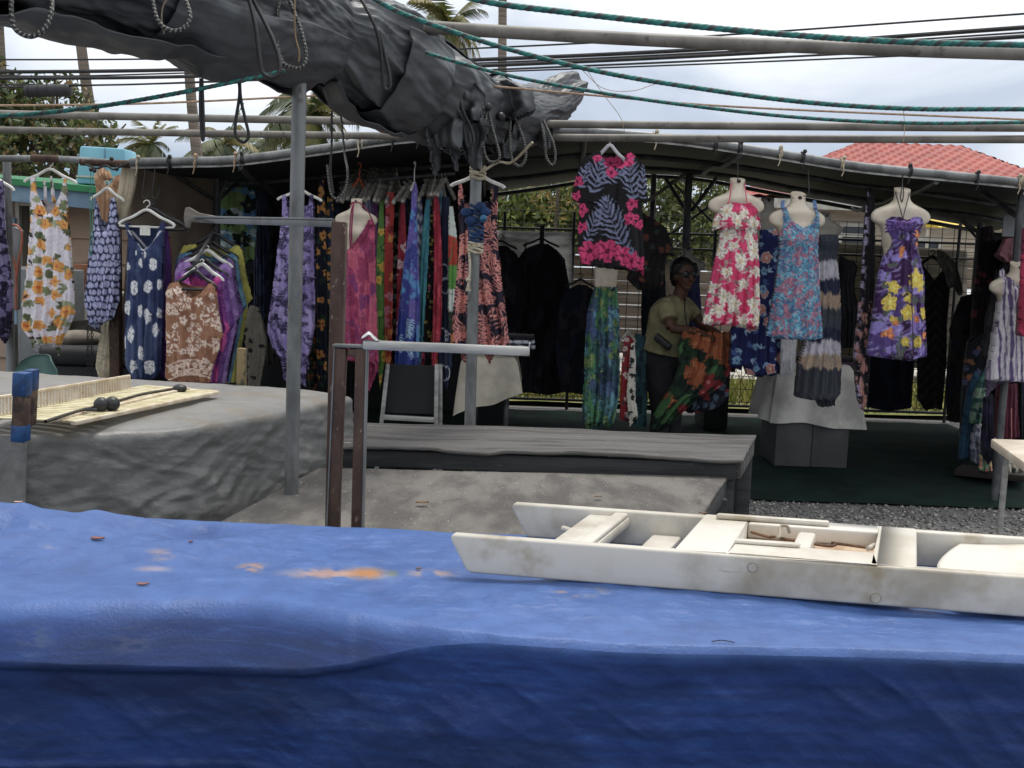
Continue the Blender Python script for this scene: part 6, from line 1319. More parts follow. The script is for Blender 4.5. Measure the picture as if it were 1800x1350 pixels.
def dryleaf(c, l, a, label, m=None):
    V = []; 
    for i in range(9):
        t = i / 8; w = l * .28 * math.sin(math.pi * min(1, t * .95 + .04)) ** .8
        for s_ in (-1, 0, 1): V.append((c.x + math.cos(a) * (t - .5) * l - math.sin(a) * s_ * w, c.y + math.sin(a) * (t - .5) * l + math.cos(a) * s_ * w, c.z + .0012 + abs(s_) * l * .07 + l * .12 * (t - .5) ** 2 * (1 + s_)))
    V = np.array(V); q = gridq(9, 3); q2 = q[:, ::-1] + 27
    tag(npmesh('dry_leaf', np.concatenate([V, V + [0, 0, .0012]]), np.concatenate([q2[:, ::-1] - 27, q2[:, ::-1]]), m or m_dry), label, 'leaf')
for px, py, l, a, lb in ((742, 885, .05, .2, 'curled dark leaf on the lower plywood table near the rusty frame'), (1052, 874, .03, .1, 'small dark leaf on the lower plywood table above the white frame'), (1236, 903, .035, .1, 'dark leaf near the right edge of the lower plywood table')): dryleaf(PZ(px, py, zl + .012), l, a, lb)
dryleaf(PZ(1230, 880, zl + .012), .02, 1, 'tiny curled leaf at the lower plywood table\'s right side')

# ------------------------------------------------------------------ grey tarp over the left table
zt_ = .89
A, B_, C, Dd = PZ(-260, 762, zt_), PZ(318, 742, zt_), PZ(622, 688, zt_), PZ(228, 662, zt_)
Dd = C + (Dd - C) * 2.6
m_gtarp = M('grey_poly_tarp', (1, 1, 1), .4, attr=True, c2=(.88, .88, .88), scale=10, bump=.25, bs=120, bst=(1, 1, 1), spec=.45)
def loop(pts, r, n):
    "rounded closed outline resampled to n points, with arc length"
    k = len(pts); P2 = [np.array(p)[:2] for p in pts]; out = []
    for i in range(k):
        p, q, s = P2[i - 1], P2[i], P2[(i + 1) % k]; a = q + (p - q) / np.linalg.norm(p - q) * r; b = q + (s - q) / np.linalg.norm(s - q) * r
        for t in np.linspace(0, 1, 12): out.append((1 - t) ** 2 * a + 2 * t * (1 - t) * q + t * t * b)
    out = np.array(out); out = np.vstack([out, out[:1]]); L_ = np.concatenate([[0], np.cumsum(np.linalg.norm(np.diff(out, axis=0), axis=1))])
    s = np.linspace(0, L_[-1], n, endpoint=False); xy = np.stack([np.interp(s, L_, out[:, 0]), np.interp(s, L_, out[:, 1])], 1)
    return xy, s
n = 900; xy, arc = loop([A, B_, C, Dd], .1, n); cen = xy.mean(0)
tg = np.roll(xy, -1, 0) - np.roll(xy, 1, 0); tg /= np.linalg.norm(tg, axis=1)[:, None]; nr = np.stack([tg[:, 1], -tg[:, 0]], 1)
if ((xy - cen) * nr).sum() < 0: nr = -nr
rt, rd = 60, 110; V = []; Cc = []
for r in range(rt):
    t = (r / (rt - 1)) ** .8; p = cen + (xy - cen) * t
    z = zt_ + .010 * (ridge(p[:, 0] * 3, p[:, 1] * 3, seed=4, o=3) - .4) + .022 * (fbm(p[:, 0] * 1.6, p[:, 1] * 1.6, seed=8) - .5) - .02 * t ** 14
    V.append(np.stack([p[:, 0], p[:, 1], z], 1))
zb = V[-1][:, 2]
for r in range(1, rd):
    s = r / (rd - 1) * .55; ro = .035; a = min(s / ro, math.pi / 2)
    off = ro * math.sin(a) + (.05 * max(0, s - .05)); dz = ro * (1 - math.cos(a)) + max(0, s - ro * 1.57)
    k = min(1, s / .12)
    ax, ay = xy[:, 0] * 1.0, xy[:, 1]; zz_ = np.full(n, s)
    w = .045 * (fbm(arc * 1.1, s * 1.6, seed=25, o=2) - .5) * k + .085 * crumple(ax, ay, zz_ * 1.4, 21, 8, 1.6, 9, .6) * k + .05 * crumple(ax, ay, zz_ * 1.7, 23, 7, 4, 13, 1.6) * k + .006 * (ridge(arc * 9 + s * 4, s * 16 - arc * 3, seed=31, o=3) - .4) * k
    # sag swag hung from the front corner
    p = xy + nr * (off + w)[:, None]; V.append(np.stack([p[:, 0], p[:, 1], zb - dz], 1))
V = np.concatenate(V)
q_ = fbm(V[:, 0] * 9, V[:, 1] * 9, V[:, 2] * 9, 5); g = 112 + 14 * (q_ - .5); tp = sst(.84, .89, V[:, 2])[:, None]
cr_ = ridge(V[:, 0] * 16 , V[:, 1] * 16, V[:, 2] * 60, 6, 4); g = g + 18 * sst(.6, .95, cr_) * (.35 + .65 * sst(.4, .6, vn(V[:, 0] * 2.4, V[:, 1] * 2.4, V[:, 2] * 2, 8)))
col = np.stack([g, g, g * .985], 1) * (1 - tp) + tp * np.stack([g * .45 + 84, g * .45 + 83, g * .45 + 80], 1)  # top painted paler than the drop, for light from above
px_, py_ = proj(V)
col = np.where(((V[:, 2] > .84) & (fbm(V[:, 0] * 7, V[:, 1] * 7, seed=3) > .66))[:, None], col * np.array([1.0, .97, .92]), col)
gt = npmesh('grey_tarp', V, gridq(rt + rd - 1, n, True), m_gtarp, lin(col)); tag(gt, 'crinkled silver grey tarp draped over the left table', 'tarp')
o = empty('covered_table', (cen[0], cen[1], 0), 'table hidden under the silver grey tarp', 'table')
ins = [cen + (np.array(p)[:2] - cen) * .93 for p in (A, B_, C, Dd)]
MB().prism([(p[0], p[1], zt_ - .06) for p in ins], (0, 0, .03)).build('table_top', m_woodd, o)
for p in ins: MB().box((cen[0] + (p[0] - cen[0]) * .95, cen[1] + (p[1] - cen[1]) * .95, (zt_ - .065) / 2), (.07, .07, zt_ - .065)).build('leg', m_woodd, o)
# overlapping hem with a grommet at the left
hq = [P(-60, 766, 3.37), P(48, 762, 3.42), P(44, 905, 3.36), P(-60, 910, 3.32)]
hc = lin(np.tile([[104, 104, 104]], (1600, 1))); sheet('tarp_flap', hq, m_gtarp, gt, .004, 40, .006, 2, 7, col=hc)
gm = P(38, 771, 3.385); mb = MB(); Mx = Matrix.Rotation(R_(90), 3, 'X')
mb.tube([gm + Vector((.011 * math.cos(a), 0, .011 * math.sin(a))) for a in np.linspace(0, 2 * math.pi, 20)], .0045, 8); mb.build('grommet', m_alu, gt)
# blue taped stub posts
m_stub = M('rusty_stub', S(104, 84, 72), .85, c2=S(70, 56, 50), scale=14, c3=S(54, 44, 42), s3=8, lo3=.5, hi3=.6, bump=.3, bs=50)
o = empty('taped_posts', P(46, 760, 3.3).xy.to_3d(), 'pair of short blue taped brown stubs at the front of the grey tarp table', 'post')
for (x, w, y0, y1, dd) in ((40, 22, 656, 765, 3.32), (56, 14, 651, 748, 3.4)):
    a, b = P(x, y0, dd), P(x - 4, y1, dd); ww = w * dd / FPX
    MB().bar(b, a, ww, .05, (0, 1, 0)).build('post', m_stub, o, bevel=.004); m1 = a.lerp(b, .36)
    MB().bar(a + Vector((0, 0, .003)), m1, ww + .003, .053, (0, 1, 0)).build('tape_wrap', m_btape, o, bevel=.003)
    if w > 20: MB().bar(b.lerp(a, .17), b + Vector((0, 0, -.02)), ww + .003, .053, (0, 1, 0)).build('tape_wrap', m_btape, o, bevel=.003)
# small rusty post standing on the grey tarp
m_rg = M('rusty_green_post', S(134, 116, 84), .85, c2=S(70, 72, 56), scale=14, st=(1, 1, .4), lo=.45, hi=.55, bump=.3, bs=40)
a, b = P(426, 612, 4.9), P(424, 690, 4.9); tag(MB().bar(b, a, .04, .04, (0, 1, 0)).build('short_post', m_rg, bevel=.003), 'short rusty green post standing at the back of the grey tarp table', 'post')

# ------------------------------------------------------------------ slatted panels and bungee lying on the grey tarp
m_slat = M('cream_coated_wire', S(212, 200, 180), .6, c2=S(186, 168, 140), scale=12, c3=S(140, 104, 74), s3=22, lo3=.64, hi3=.7)
zs = zt_ + .026
o = empty('wire_shelf', PZ(150, 690, zs), 'cream wire shelf standing on edge along the back of the lattice', 'shelf')
T0, T1 = P(-40, 700, 4.0), P(229, 662, 4.75); B0, B1 = PZ(-40, 744, zs), PZ(228, 686, zs); T0 = Vector((B0.x, B0.y, zs + .075)); T1 = Vector((B1.x, B1.y, zs + .062))
MB().bar(T0, T1, .012, .012).build('top_rail', m_slat, o, bevel=.003); MB().bar(B0, B1, .014, .012).build('bottom_rail', m_slat, o, bevel=.003)
mb = MB(); k = 50
for i in range(k + 1): mb.tube([B0.lerp(B1, i / k), T0.lerp(T1, i / k)], .0042, 5)
mb.build('slats', m_slat, o)
o = empty('lattice_panel', PZ(180, 705, zs), 'cream slatted lattice panel lying flat on the grey tarp', 'lattice')
q = [PZ(-30, 738, zs), PZ(256, 680, zs), PZ(382, 690, zs), PZ(128, 744, zs)]
for a, b in ((q[0], q[1]), (q[3], q[2]), (q[1], q[2])): MB().bar(a, b, .022, .016).build('edge_strip', m_slat, o, bevel=.004)
m_slat2 = M('weathered_cream_slat', S(206, 198, 166), .7, c2=S(176, 166, 130), scale=14, c3=S(156, 118, 80), s3=16, lo3=.62, hi3=.7)
mb = MB(); k = 24
for i in range(k):
    t = (i + .5) / k; mb.bar(q[0].lerp(q[1], t) + Vector((0, 0, .006)), q[3].lerp(q[2], t) + Vector((0, 0, .006)), .034, .006)
mb.build('slats', m_slat2, o, bevel=.0015)
a_ = PZ(280, 683, zs + .02); bb = PZ(118, 742, zs + .02)
mb = MB(); mb.bar(PZ(82, 741, zs + .012), PZ(330, 683, zs + .012), .02, .012); mb.build('cross_strip', m_slat, o, bevel=.003)
def braid(pts, r, n_, label, c1=(34, 34, 36), c2=(150, 148, 140), name='bungee_cord', cat='bungee cord', group=None, pitch=.03, frac=.22, parent=None, ns=9, lump=.0, mat=None):
    pts = curve(pts, n_); pts = [Vector(p) for p in pts]; k = len(pts); V = []; Cc = []; s = 0
    t0 = (pts[1] - pts[0]).normalized(); a = t0.cross(Vector((0, 0, 1)))
    if a.length < 1e-3: a = t0.cross(Vector((0, 1, 0)))
    a.normalize(); pt = t0
    for i, p in enumerate(pts):
        t = (pts[min(i + 1, k - 1)] - pts[max(i - 1, 0)]).normalized(); a = pt.rotation_difference(t) @ a; a = (a - t * a.dot(t)).normalized(); b = t.cross(a); pt = t
        if i: s += (p - pts[i - 1]).length
        for j in range(ns):
            an = 2 * math.pi * j / ns; ph = (an / (2 * math.pi) + s / pitch)
            rr = r * (1 + lump * math.cos(2 * math.pi * ph * 3)); V.append(p + (a * math.cos(an) + b * math.sin(an)) * rr)
            f = ph % 1.0; Cc.append(c2 if f < frac and (lump or (an * 2.5 / math.pi + s / pitch * .5) % 1.0 < .55) else (tuple(x * (1.18 if int(ph * 3) % 2 else .9) for x in c1)))
    o = npmesh(name, np.array([list(v) for v in V]), gridq(k, ns, True)[:, ::-1], mat or m_paint, lin(np.array(Cc)), parent)
    if parent is None: tag(o, label, cat, group)
    return o
zz = zs + .022
o = braid([PZ(80, 741, zz), PZ(110, 731, zz), PZ(140, 722, zz), PZ(172, 714, zz), PZ(210, 704, zz), PZ(250, 693, zz), PZ(290, 686, zz), PZ(312, 682, zz)], .006, 160, 'speckled bungee cord with black balls lying across the lattice panel', (48, 46, 44), (120, 104, 88), pitch=.02)
for x, y, r in ((178, 711, .027), (197, 710, .028)): MB().ell(PZ(x, y, zz + .012), r, 22, 14).build('ball', m_black, o)
c = PZ(316, 683, zz); mb = MB(); mb.ell(c, (.03, .026, .019), 18, 10); mb.build('ball', m_black, o)
mb = MB(); c = PZ(158, 720, zz + .005); mb.tube([c + Vector((.022 * math.cos(a), .014 * math.sin(a), 0)) for a in np.linspace(0, 6.28, 18)], .005, 6); mb.build('hook', m_black, o)

# ------------------------------------------------------------------ blue tarp table in the foreground
zb_ = .9
def fy(px, py): return PZ(px, py, zb_)
fe = [(-300, 1046), (0, 1062), (250, 1052), (430, 1044), (600, 1078), (900, 1118), (1150, 1132), (1500, 1138), (1800, 1150), (2150, 1164)]
fp = np.array([list(fy(*q)) for q in fe]); ch = np.array([120, 108, 122, 136, 112, 76, 30, 12, 10, 10.])   # pixel height of the sloping band
be = [(-300, 900), (0, 905), (300, 912), (500, 921), (830, 938), (1200, 952), (1500, 965), (1800, 980), (2150, 998)]
bp = np.array([list(fy(*q)) for q in be])
nx = 900; xs = np.linspace(-1.9, 2.1, nx)
yb = np.interp(xs, bp[:, 0], bp[:, 1])
# the sloping band: its lower end drops below the top
def sm(a, k=41):
    p = np.pad(a, k // 2, mode='edge'); return np.convolve(p, np.ones(k) / k, 'valid')
yf = sm(np.interp(xs, fp[:, 0], fp[:, 1])); yb = sm(yb)
tgt = None
def band_px(h): return proj(np.stack([xs, yf - h * 1.0, zb_ - h], 1))
lo_, hi_ = np.full(nx, .004), np.full(nx, .3)
for _ in range(30):
    md = (lo_ + hi_) / 2; qx, qy = band_px(md); ty = 1163 + np.clip(qx, -400, 1180) / 1100 * 32; up_ = qy > ty; hi_ = np.where(up_, md, hi_); lo_ = np.where(up_, lo_, md)
qx, _ = band_px(md); bandh = sm(np.maximum(.012, md * (1 - sst(520, 880, qx)) + .012 * sst(520, 880, qx)), 25)
prof = []   # (y, z) rows
rows = []
nb, ntp, nbd, nfr = 24, 190, 60, 150
bump = .03 * sst(-.05, -.2, xs + .75) + .006 * np.sin(xs * 21) * sst(.1, -.3, xs + .5)          # something lies under the tarp at the left back
for i in range(nb): t = i / nb; rows.append((yb + .02 + .0 * t, zb_ - .35 * (1 - t) - .012, 0))
for i in range(ntp): t = i / (ntp - 1); rows.append((yb + (yf - yb) * t, np.full(nx, zb_) + bump * sst(0, .06, np.array(t)) * sst(.5, .16, np.array(t)), 1))
for i in range(1, nbd): t = i / (nbd - 1); rows.append((yf - (bandh * 1.0) * t ** .85, zb_ - bandh * t ** 1.15, 2))
yl = yf - bandh * 1.0
for i in range(1, nfr):
    t = i / (nfr - 1); lip = .014 * sst(0, .03, np.array(t)) * sst(.03, .06, bandh)
    rows.append((yl + lip + .035 * t - .05 * t ** 2 * 0, zb_ - bandh - .006 - .62 * t, 3))
Y = np.array([r[0] * np.ones(nx) for r in rows]); Z = np.array([r[1] * np.ones(nx) for r in rows]); K = np.array([r[2] for r in rows])[:, None] * np.ones((1, nx)); Xg = np.tile(xs, (len(rows), 1))
al = np.cumsum(np.concatenate([np.zeros((1, nx)), np.hypot(np.diff(Y, axis=0), np.diff(Z, axis=0))]), 0)   # distance along the cloth
top = K == 1; frt = K == 3
# round the front edge
for _ in range(12):
    Y[1:-1] = np.where((np.abs(np.arange(len(rows))[1:-1, None] - (nb + ntp)) < 10), (Y[:-2] + 2 * Y[1:-1] + Y[2:]) / 4, Y[1:-1]); Z[1:-1] = np.where((np.abs(np.arange(len(rows))[1:-1, None] - (nb + ntp)) < 10), (Z[:-2] + 2 * Z[1:-1] + Z[2:]) / 4, Z[1:-1])
lw = 1.0 - .55 * sst(-.3, .5, Xg)                 # more rumpled at the left
h = .013 * (ridge(Xg * 2.2 + Y * 1.3, Y * 5.5, seed=41, o=3) - .42) * top * lw + .022 * (fbm(Xg * 2.2, Y * 3, seed=44, o=3) - .5) * top + .0045 * (ridge(Xg * 8 + Y * 5, Y * 19 - Xg * 2, seed=47, o=4, g=.6) - .4) * top * (.5 + 1.1 * sst(.42, .6, fbm(Xg * 2.5, Y * 4, seed=48)))
h += .006 * (ridge(Xg * 6 + Y * 4, Y * 11 - Xg * 2, seed=49, o=2) - .4) * top * sst(.2, -.3, Xg)
edge = sst(0, .12, Y - yf[None]) * sst(0, .05, yb[None] - Y); Z = Z + h * (.25 + .75 * edge) * 1.0
band = K == 2
Z = Z + .042 * crumple(Xg, Y * 1.6, Xg * 0, 141, 8, 2.2, 14, .7) * top * (.25 + .75 * edge) * (.45 + .8 * sst(.1, -.5, Xg) + .3 * sst(.4, .6, fbm(Xg * 2, Y * 3, seed=143)))
Y = Y - .026 * crumple(Xg * .8, Z * 2.2, Xg * 0, 151, 9, 1.4, 16, .6) * frt * np.clip((zb_ - bandh[None] - Z) / .05, 0, 1) - .03 * crumple(Xg, Z, Xg * 0, 155, 7, 3, 20, .6) * band
f = .016 * (ridge(Xg * 3.4 + Z * 2.5, Z * 2.2 + Xg * .8, seed=51, o=3) - .4) + .05 * (fbm(Xg * 1.3, Z * 1.6, seed=55, o=3) - .5) + .0012 * (ridge(Xg * 5, Z * 26, seed=58, o=3) - .4) + .006 * (ridge(Xg * 9 + Z * 14, Z * 9 - Xg * 4, seed=60, o=3) - .4)
ft = np.clip((zb_ - bandh[None] - Z) / .06, 0, 1)
Y = Y - f * frt * (.2 + .8 * ft) - .008 * (fbm(Xg * 4, Z * 9, seed=66, o=3) - .5) * band
# a straight crease and a seam down the front
cx = .012 * np.exp(-((Xg + .25 + .16 * (Z - .8)) / .012) ** 2); Y = Y - cx * .35 * (band | frt)
cz = np.exp(-((Z - (.60 - .03 * Xg)) / .006) ** 2); Y = Y - .004 * cz * frt
jr = np.abs(np.arange(len(rows))[1:-1, None] - (nb + ntp)) < 9
for _ in range(12):
    Y[1:-1] = np.where(jr, (Y[:-2] + 2 * Y[1:-1] + Y[2:]) / 4, Y[1:-1]); Z[1:-1] = np.where(jr, (Z[:-2] + 2 * Z[1:-1] + Z[2:]) / 4, Z[1:-1])
V = np.stack([Xg, Y, Z], -1).reshape(-1, 3)
fx, fyy, fz = V.T
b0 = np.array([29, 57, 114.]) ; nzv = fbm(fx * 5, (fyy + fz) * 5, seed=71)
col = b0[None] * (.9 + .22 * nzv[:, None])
fad_lit = (sst(.86, .9, fz))[:, None]; col = col * (1 - .5 * fad_lit) + np.array([112, 140, 190]) * .5 * fad_lit    # bleached top, painted paler still for the sky light on it
hz = fbm(fx * 3.5, fz * 95, seed=77, o=3)[:, None]; col = col * (1 - .09 * sst(.42, .62, hz) * (1 - fad_lit)) * (1 - .16 * (1 - fad_lit) * sst(.45, .6, fbm(fx * 2, fz * 5, seed=90))[:, None]); sc2 = ridge(fx * 5, fz * 85, seed=78, o=3)[:, None]; col = col + np.array([12, 16, 20]) * sst(.5, .95, sc2) * (1 - fad_lit) * sst(.4, .6, fbm(fx * 3, fz * 4, seed=79))[:, None]
px_, py_ = proj(V)
def stain(x, y, rx, ry, c, k, sd, lo=.42, hi=.62):
    global col
    d = np.hypot((px_ - x) / rx, (py_ - y) / ry); m = sst(1.0, .15, d) * sst(lo, hi, fbm(px_ / 26, py_ / 8, seed=sd, o=4)) * k
    col = col * (1 - m[:, None]) + np.array(c) * m[:, None]
tp = fz > .85
for s_ in ((445, 998, 40, 12, (186, 136, 100), .85, 3, .3, .5), (580, 1008, 120, 14, (170, 136, 124), .9, 4, .3, .5), (645, 1008, 50, 16, (172, 118, 74), .9, 5, .3, .48), (280, 975, 40, 16, (196, 150, 130), .55, 6, .35, .6), (760, 1008, 70, 10, (170, 140, 128), .75, 7, .35, .55), (1010, 1040, 80, 16, (164, 134, 118), .75, 8, .35, .6), (270, 1000, 50, 8, (186, 150, 140), .5, 9, .35, .6), (100, 960, 40, 8, (176, 146, 146), .4, 10, .4, .6), (230, 1130, 60, 40, (96, 90, 110), .4, 12, .4, .6), (60, 1130, 50, 50, (84, 92, 104), .4, 13, .4, .6), (690, 1010, 16, 12, (120, 120, 80), .6, 15, .3, .5)): stain(*s_)
m_btarp = M('blue_poly_tarp', (1, 1, 1), .44, attr=True, c2=(.84, .84, .87), scale=18, st=(1, 1, 2), bump=.22, bs=150, bst=(1, 1, 1), spec=.34)
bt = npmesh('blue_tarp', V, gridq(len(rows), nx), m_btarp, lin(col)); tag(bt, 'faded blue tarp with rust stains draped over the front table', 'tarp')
o = empty('front_table', (.1, 1.95, 0), 'table hidden under the blue tarp in the foreground', 'table')
MB().prism([(xs[20], yf.max() + .1, zb_ - .085), (xs[-20], yf[-20] + .1, zb_ - .085), (xs[-20], yb[-20] - .04, zb_ - .085), (xs[20], yb[20] - .04, zb_ - .085)], (0, 0, .022)).build('table_top', m_woodd, o)
for x in (xs[60], xs[-60]):
    for y in (float(yf[40] + .12), float(yb[-40] - .1)): MB().box((x, y, .42), (.06, .06, .84)).build('leg', m_woodd, o)
def topz(x, y): 
    i = np.argmin((V[:, 0] - x) ** 2 + (V[:, 1] - y) ** 2 + 4 * (V[:, 2] < .8)); return V[i, 2]
m_lf = M('reddish_dry_leaf', S(128, 88, 84), .8, c2=S(90, 60, 56), scale=60); m_lf2 = M('pinkish_dry_leaf', S(188, 152, 142), .8, c2=S(150, 110, 100), scale=60)
for x, y, l, a, lb, mm in ((33, 915, .018, .3, 'pale pinkish dry leaf near the left back edge of the blue tarp', m_lf2), (172, 950, .028, .05, 'dark reddish dry leaf on the blue tarp at left', m_lf), (251, 1022, .022, .2, 'reddish dry leaf near the front edge of the blue tarp', m_lf), (335, 957, .01, .6, 'tiny dark leaf speck right of the dark reddish leaf', m_lf), (736, 1001, .012, .5, 'tiny brown leaf bit by the long rust stain', m_dry), (1270, 1131, .03, .1, 'thin black twig at the front edge of the blue tarp', m_wire)):
    p = fy(x, y); p.z = topz(p.x, p.y) + .001
    if 'twig' in lb: mb = MB(); mb.tube(curve([p + Vector((-.018, 0, .002)), p + Vector((0, .002, .004)), p + Vector((.02, -.001, .002))], 8), .0009, 5); tag(mb.build('twig', mm), lb, 'twig')
    else: dryleaf(p, l, a, lb, mm)

# ------------------------------------------------------------------ white plastic folding sign frame lying on the tarp
m_frame = M('stained_white_plastic', S(202, 197, 186), .42, c2=S(160, 152, 136), scale=4, lo=.44, hi=.7, c3=S(146, 130, 100), s3=6, lo3=.56, hi3=.76, bump=.06, bs=60)
m_rw = M('rusty_wire', S(112, 84, 62), .8, c2=S(78, 56, 44), scale=30)
zf = zb_ + .004
N0 = PZ(800, 1006, zf); N1 = PZ(1800, 1086, zf); U = (N1 - N0).normalized(); Wn = Vector((-U.y, U.x, 0)); Wv = Vector((.36, .93, 0)).normalized(); TH = .022; RH = .076
f1 = PZ(905, 946, zf); Wd = (f1 - N0).dot(Wn) / Wv.dot(Wn) + .012
def Lc(u, w, z): return N0 + U * u + Wv * w + Vector((0, 0, z))
def UW(px, py, z): p = PZ(px, py, zf + z) - N0; w = p.dot(Wn) / Wv.dot(Wn); return (p - Wv * w).dot(U), w
fr = empty('sign_stand', Lc(.5, .12, 0), 'stained white plastic folding frame lying on the blue tarp', 'sign stand')
def rail(w, u0, u1, name):
    pr = [(u0 + .028, 0), (u0 + .02, .006), (u0 - .012, RH - .012), (u0 - .012, RH - .003), (u0 - .006, RH), (u1 - .03, RH), (u1, RH - .02), (u1 + .004, RH * .5), (u1, 0)]
    mb = MB(); mb.prism([Lc(u, w, z) for u, z in pr], Wv * TH); r = mb.build(name, m_frame, fr, bevel=.006, seg=4); return r
Lf = (N1 - N0).length + .12; uf = UW(895, 888, RH)[0] + .01
r1 = rail(0, 0, Lf, 'side_rail'); r2 = rail(Wd, uf, Lf, 'side_rail')
for px, py in ((1323, 997), (1539, 1051)):
    w_ = RT @ Vector(((px - 900) / FPX, (675 - py) / FPX, -1)); O = Vector((0, 0, CAMH)); t = (N0 - O).dot(Wn) / w_.dot(Wn); c = O + w_ * t
    mb = MB(); mb.tube([c - Wn * .0015, c + Wn * .004], .0085, 24); mb.build('rivet', m_frame, r1)
    mb = MB(); mb.tube([c - Wn * .0012 + (U * math.cos(a) + Vector((0, 0, math.sin(a)))) * .0088 for a in np.linspace(0, 2 * math.pi, 25)], .0007, 5); mb.build('rivet_ring', M('worn_rivet_edge', S(138, 128, 112), .7, c2=S(120, 110, 94), scale=30), r1)
def cross(px0, px1, z0, z1, name, parent=fr, inset=0, w0=TH, w1=None, m=m_frame):
    w1 = Wd if w1 is None else w1
    mb = MB(); mb.add([Lc(px0, w0, z0), Lc(px1, w0, z0), Lc(px1, w1, z0), Lc(px0, w1, z0), Lc(px0, w0, z1), Lc(px1, w0, z1), Lc(px1, w1, z1), Lc(px0, w1, z1)], [(3, 2, 1, 0), (4, 5, 6, 7), (0, 1, 5, 4), (1, 2, 6, 5), (2, 3, 7, 6), (3, 0, 4, 7)]); return mb.build(name, m, parent, bevel=.006)
uA = UW(972, 948, RH - .012)[0]; uB = UW(1052, 955, RH - .012)[0]
cb = cross(uA, uB, RH - .034, RH - .012, 'crossbar'); cross(uB - .034, uB - .004, RH - .012, RH - .003, 'crossbar_rib', cb, w0=TH + .004, w1=Wd - .004)
MB().tube([Lc(uA + .01, Wd * .55, RH - .02), Lc(uA - .02, Wd * .62, RH - .02)], .006, 10).build('peg', m_frame, cb)
cross(uB + .05, UW(1190, 960, .02)[0] , .012, .03, 'inner_panel', w0=Wd * .52, w1=Wd - .004)
# centre tray: a raised deck with a recessed window
u0, u1 = UW(1188, 962, RH)[0], UW(1612, 1000, RH)[0]
deck = empty('tray', Lc((u0 + u1) / 2, Wd / 2, RH)); deck.parent = fr; deck.location = Lc((u0 + u1) / 2, Wd / 2, RH) - WL[fr.name]; WL[deck.name] = Lc((u0 + u1) / 2, Wd / 2, RH)
bpy.data.objects.remove(deck)
ws0, ws1 = Wd * .3, Wd * .86; ua, ub = u0 + .1, u1 - .075; zt2 = RH + .002; zb2 = RH - .032
mb = MB()
for (a, b, c, e) in ((u0, ua, .004, Wd + TH - .004), (ub, u1, .004, Wd + TH - .004), (ua, ub, .004, ws0), (ua, ub, ws1, Wd + TH - .004)):
    mb.add([Lc(a, c, zb2), Lc(b, c, zb2), Lc(b, e, zb2), Lc(a, e, zb2), Lc(a, c, zt2), Lc(b, c, zt2), Lc(b, e, zt2), Lc(a, e, zt2)], [(3, 2, 1, 0), (4, 5, 6, 7), (0, 1, 5, 4), (1, 2, 6, 5), (2, 3, 7, 6), (3, 0, 4, 7)])
m_tray = M('clean_white_plastic', S(208, 203, 193), .42, c2=S(190, 183, 168), scale=5, lo=.45, hi=.7)
tr = mb.build('tray', m_tray, fr, bevel=.005, seg=3)
um = ua + (ub - ua) * .47
cross(um - .018, um + .018, zb2 + .004, zt2 - .003, 'tray_bar', tr, w0=ws0, w1=ws1 - .03)
cross(ua, um, zt2, zt2 + .008, 'tray_rib', tr, w0=ws0 - .014, w1=ws0 + .004)
cross(u0 + .03, um + .04, zt2, zt2 + .012, 'tray_rib', tr, w0=ws1 + .012, w1=ws1 + .03)
cross(ua, ub, zb2 - .006, zb2 + .002, 'tray_floor', tr, w0=ws0, w1=ws1, m=M('beige_stained_plastic', S(196, 172, 146), .6, c2=S(160, 128, 100), scale=14))
mb = MB(); mb.tube(curve([Lc(ua + .01, ws1 - .02, RH - .012), Lc(ua + .05, ws1 - .045, RH - .014), Lc(um - .06, ws1 - .05, RH - .012), Lc(um + .04, ws1 - .075, RH - .016), Lc(um + .06, ws1 - .06, RH - .016)], 20), .0032, 7); mb.tube(curve([Lc(um + .05, ws1 - .05, RH - .015), Lc(um + .12, ws1 - .075, RH - .014), Lc(ub - .01, ws1 - .09, RH - .012)], 16), .0032, 7); mb.build('wire', m_rw, tr)
mb = MB(); c = Lc(ua + (um - ua) * .62, ws1 - .03, RH - .006); mb.tube(curve([c + U * .012 + Vector((0, 0, .0)), c + U * .006 + Vector((0, 0, .014)), c - U * .008 + Vector((0, 0, .012)), c - U * .004 - Wv * .03, c - U * .008 - Wv * .05], 18), .0035, 7); mb.build('hook', M('pale_grey_wire', S(150, 140, 124), .6, c2=S(120, 108, 92), scale=20), tr)
mb = MB(); c = Lc(ub - .006, ws1 - .09, RH); mb.tube([c + Vector((0, 0, -.004)), c - Wv * .05 - U * .01 + Vector((0, 0, .0))], .005, 8); mb.build('latch', m_frame, tr)
# scooped handle plate at the right
uh0, uh1 = UW(1650, 985, RH - .01)[0], Lf - .01; V2 = []
n1, n2 = 30, 26
for i in range(n1):
    a = i / (n1 - 1)
    for j in range(n2):
        b = j / (n2 - 1); w = TH + (Wd - TH) * b; us = uh0 + .05 * (2 * b - 1) ** 2 * (1 - a) + (uh1 - uh0) * a
        V2.append(Lc(us, w, RH - .012 - .02 * math.sin(math.pi * b) * (1 - .3 * a) - .006 * math.cos(a * 3)))
V2 = np.array([list(v) for v in V2]); q = gridq(n1, n2); k = len(V2); ring = np.concatenate([np.arange(n2), np.arange(2 * n2 - 1, k, n2), np.arange(k - 2, k - n2 - 1, -1), np.arange(k - 2 * n2, 0, -n2)]); r_2 = np.roll(ring, -1)
npmesh('handle_plate', np.concatenate([V2, V2 - [0, 0, .008]]), np.concatenate([q[:, ::-1], q + k, np.stack([ring, ring + k, r_2 + k, r_2], 1)[:, ::-1]]), m_tray, None, fr)

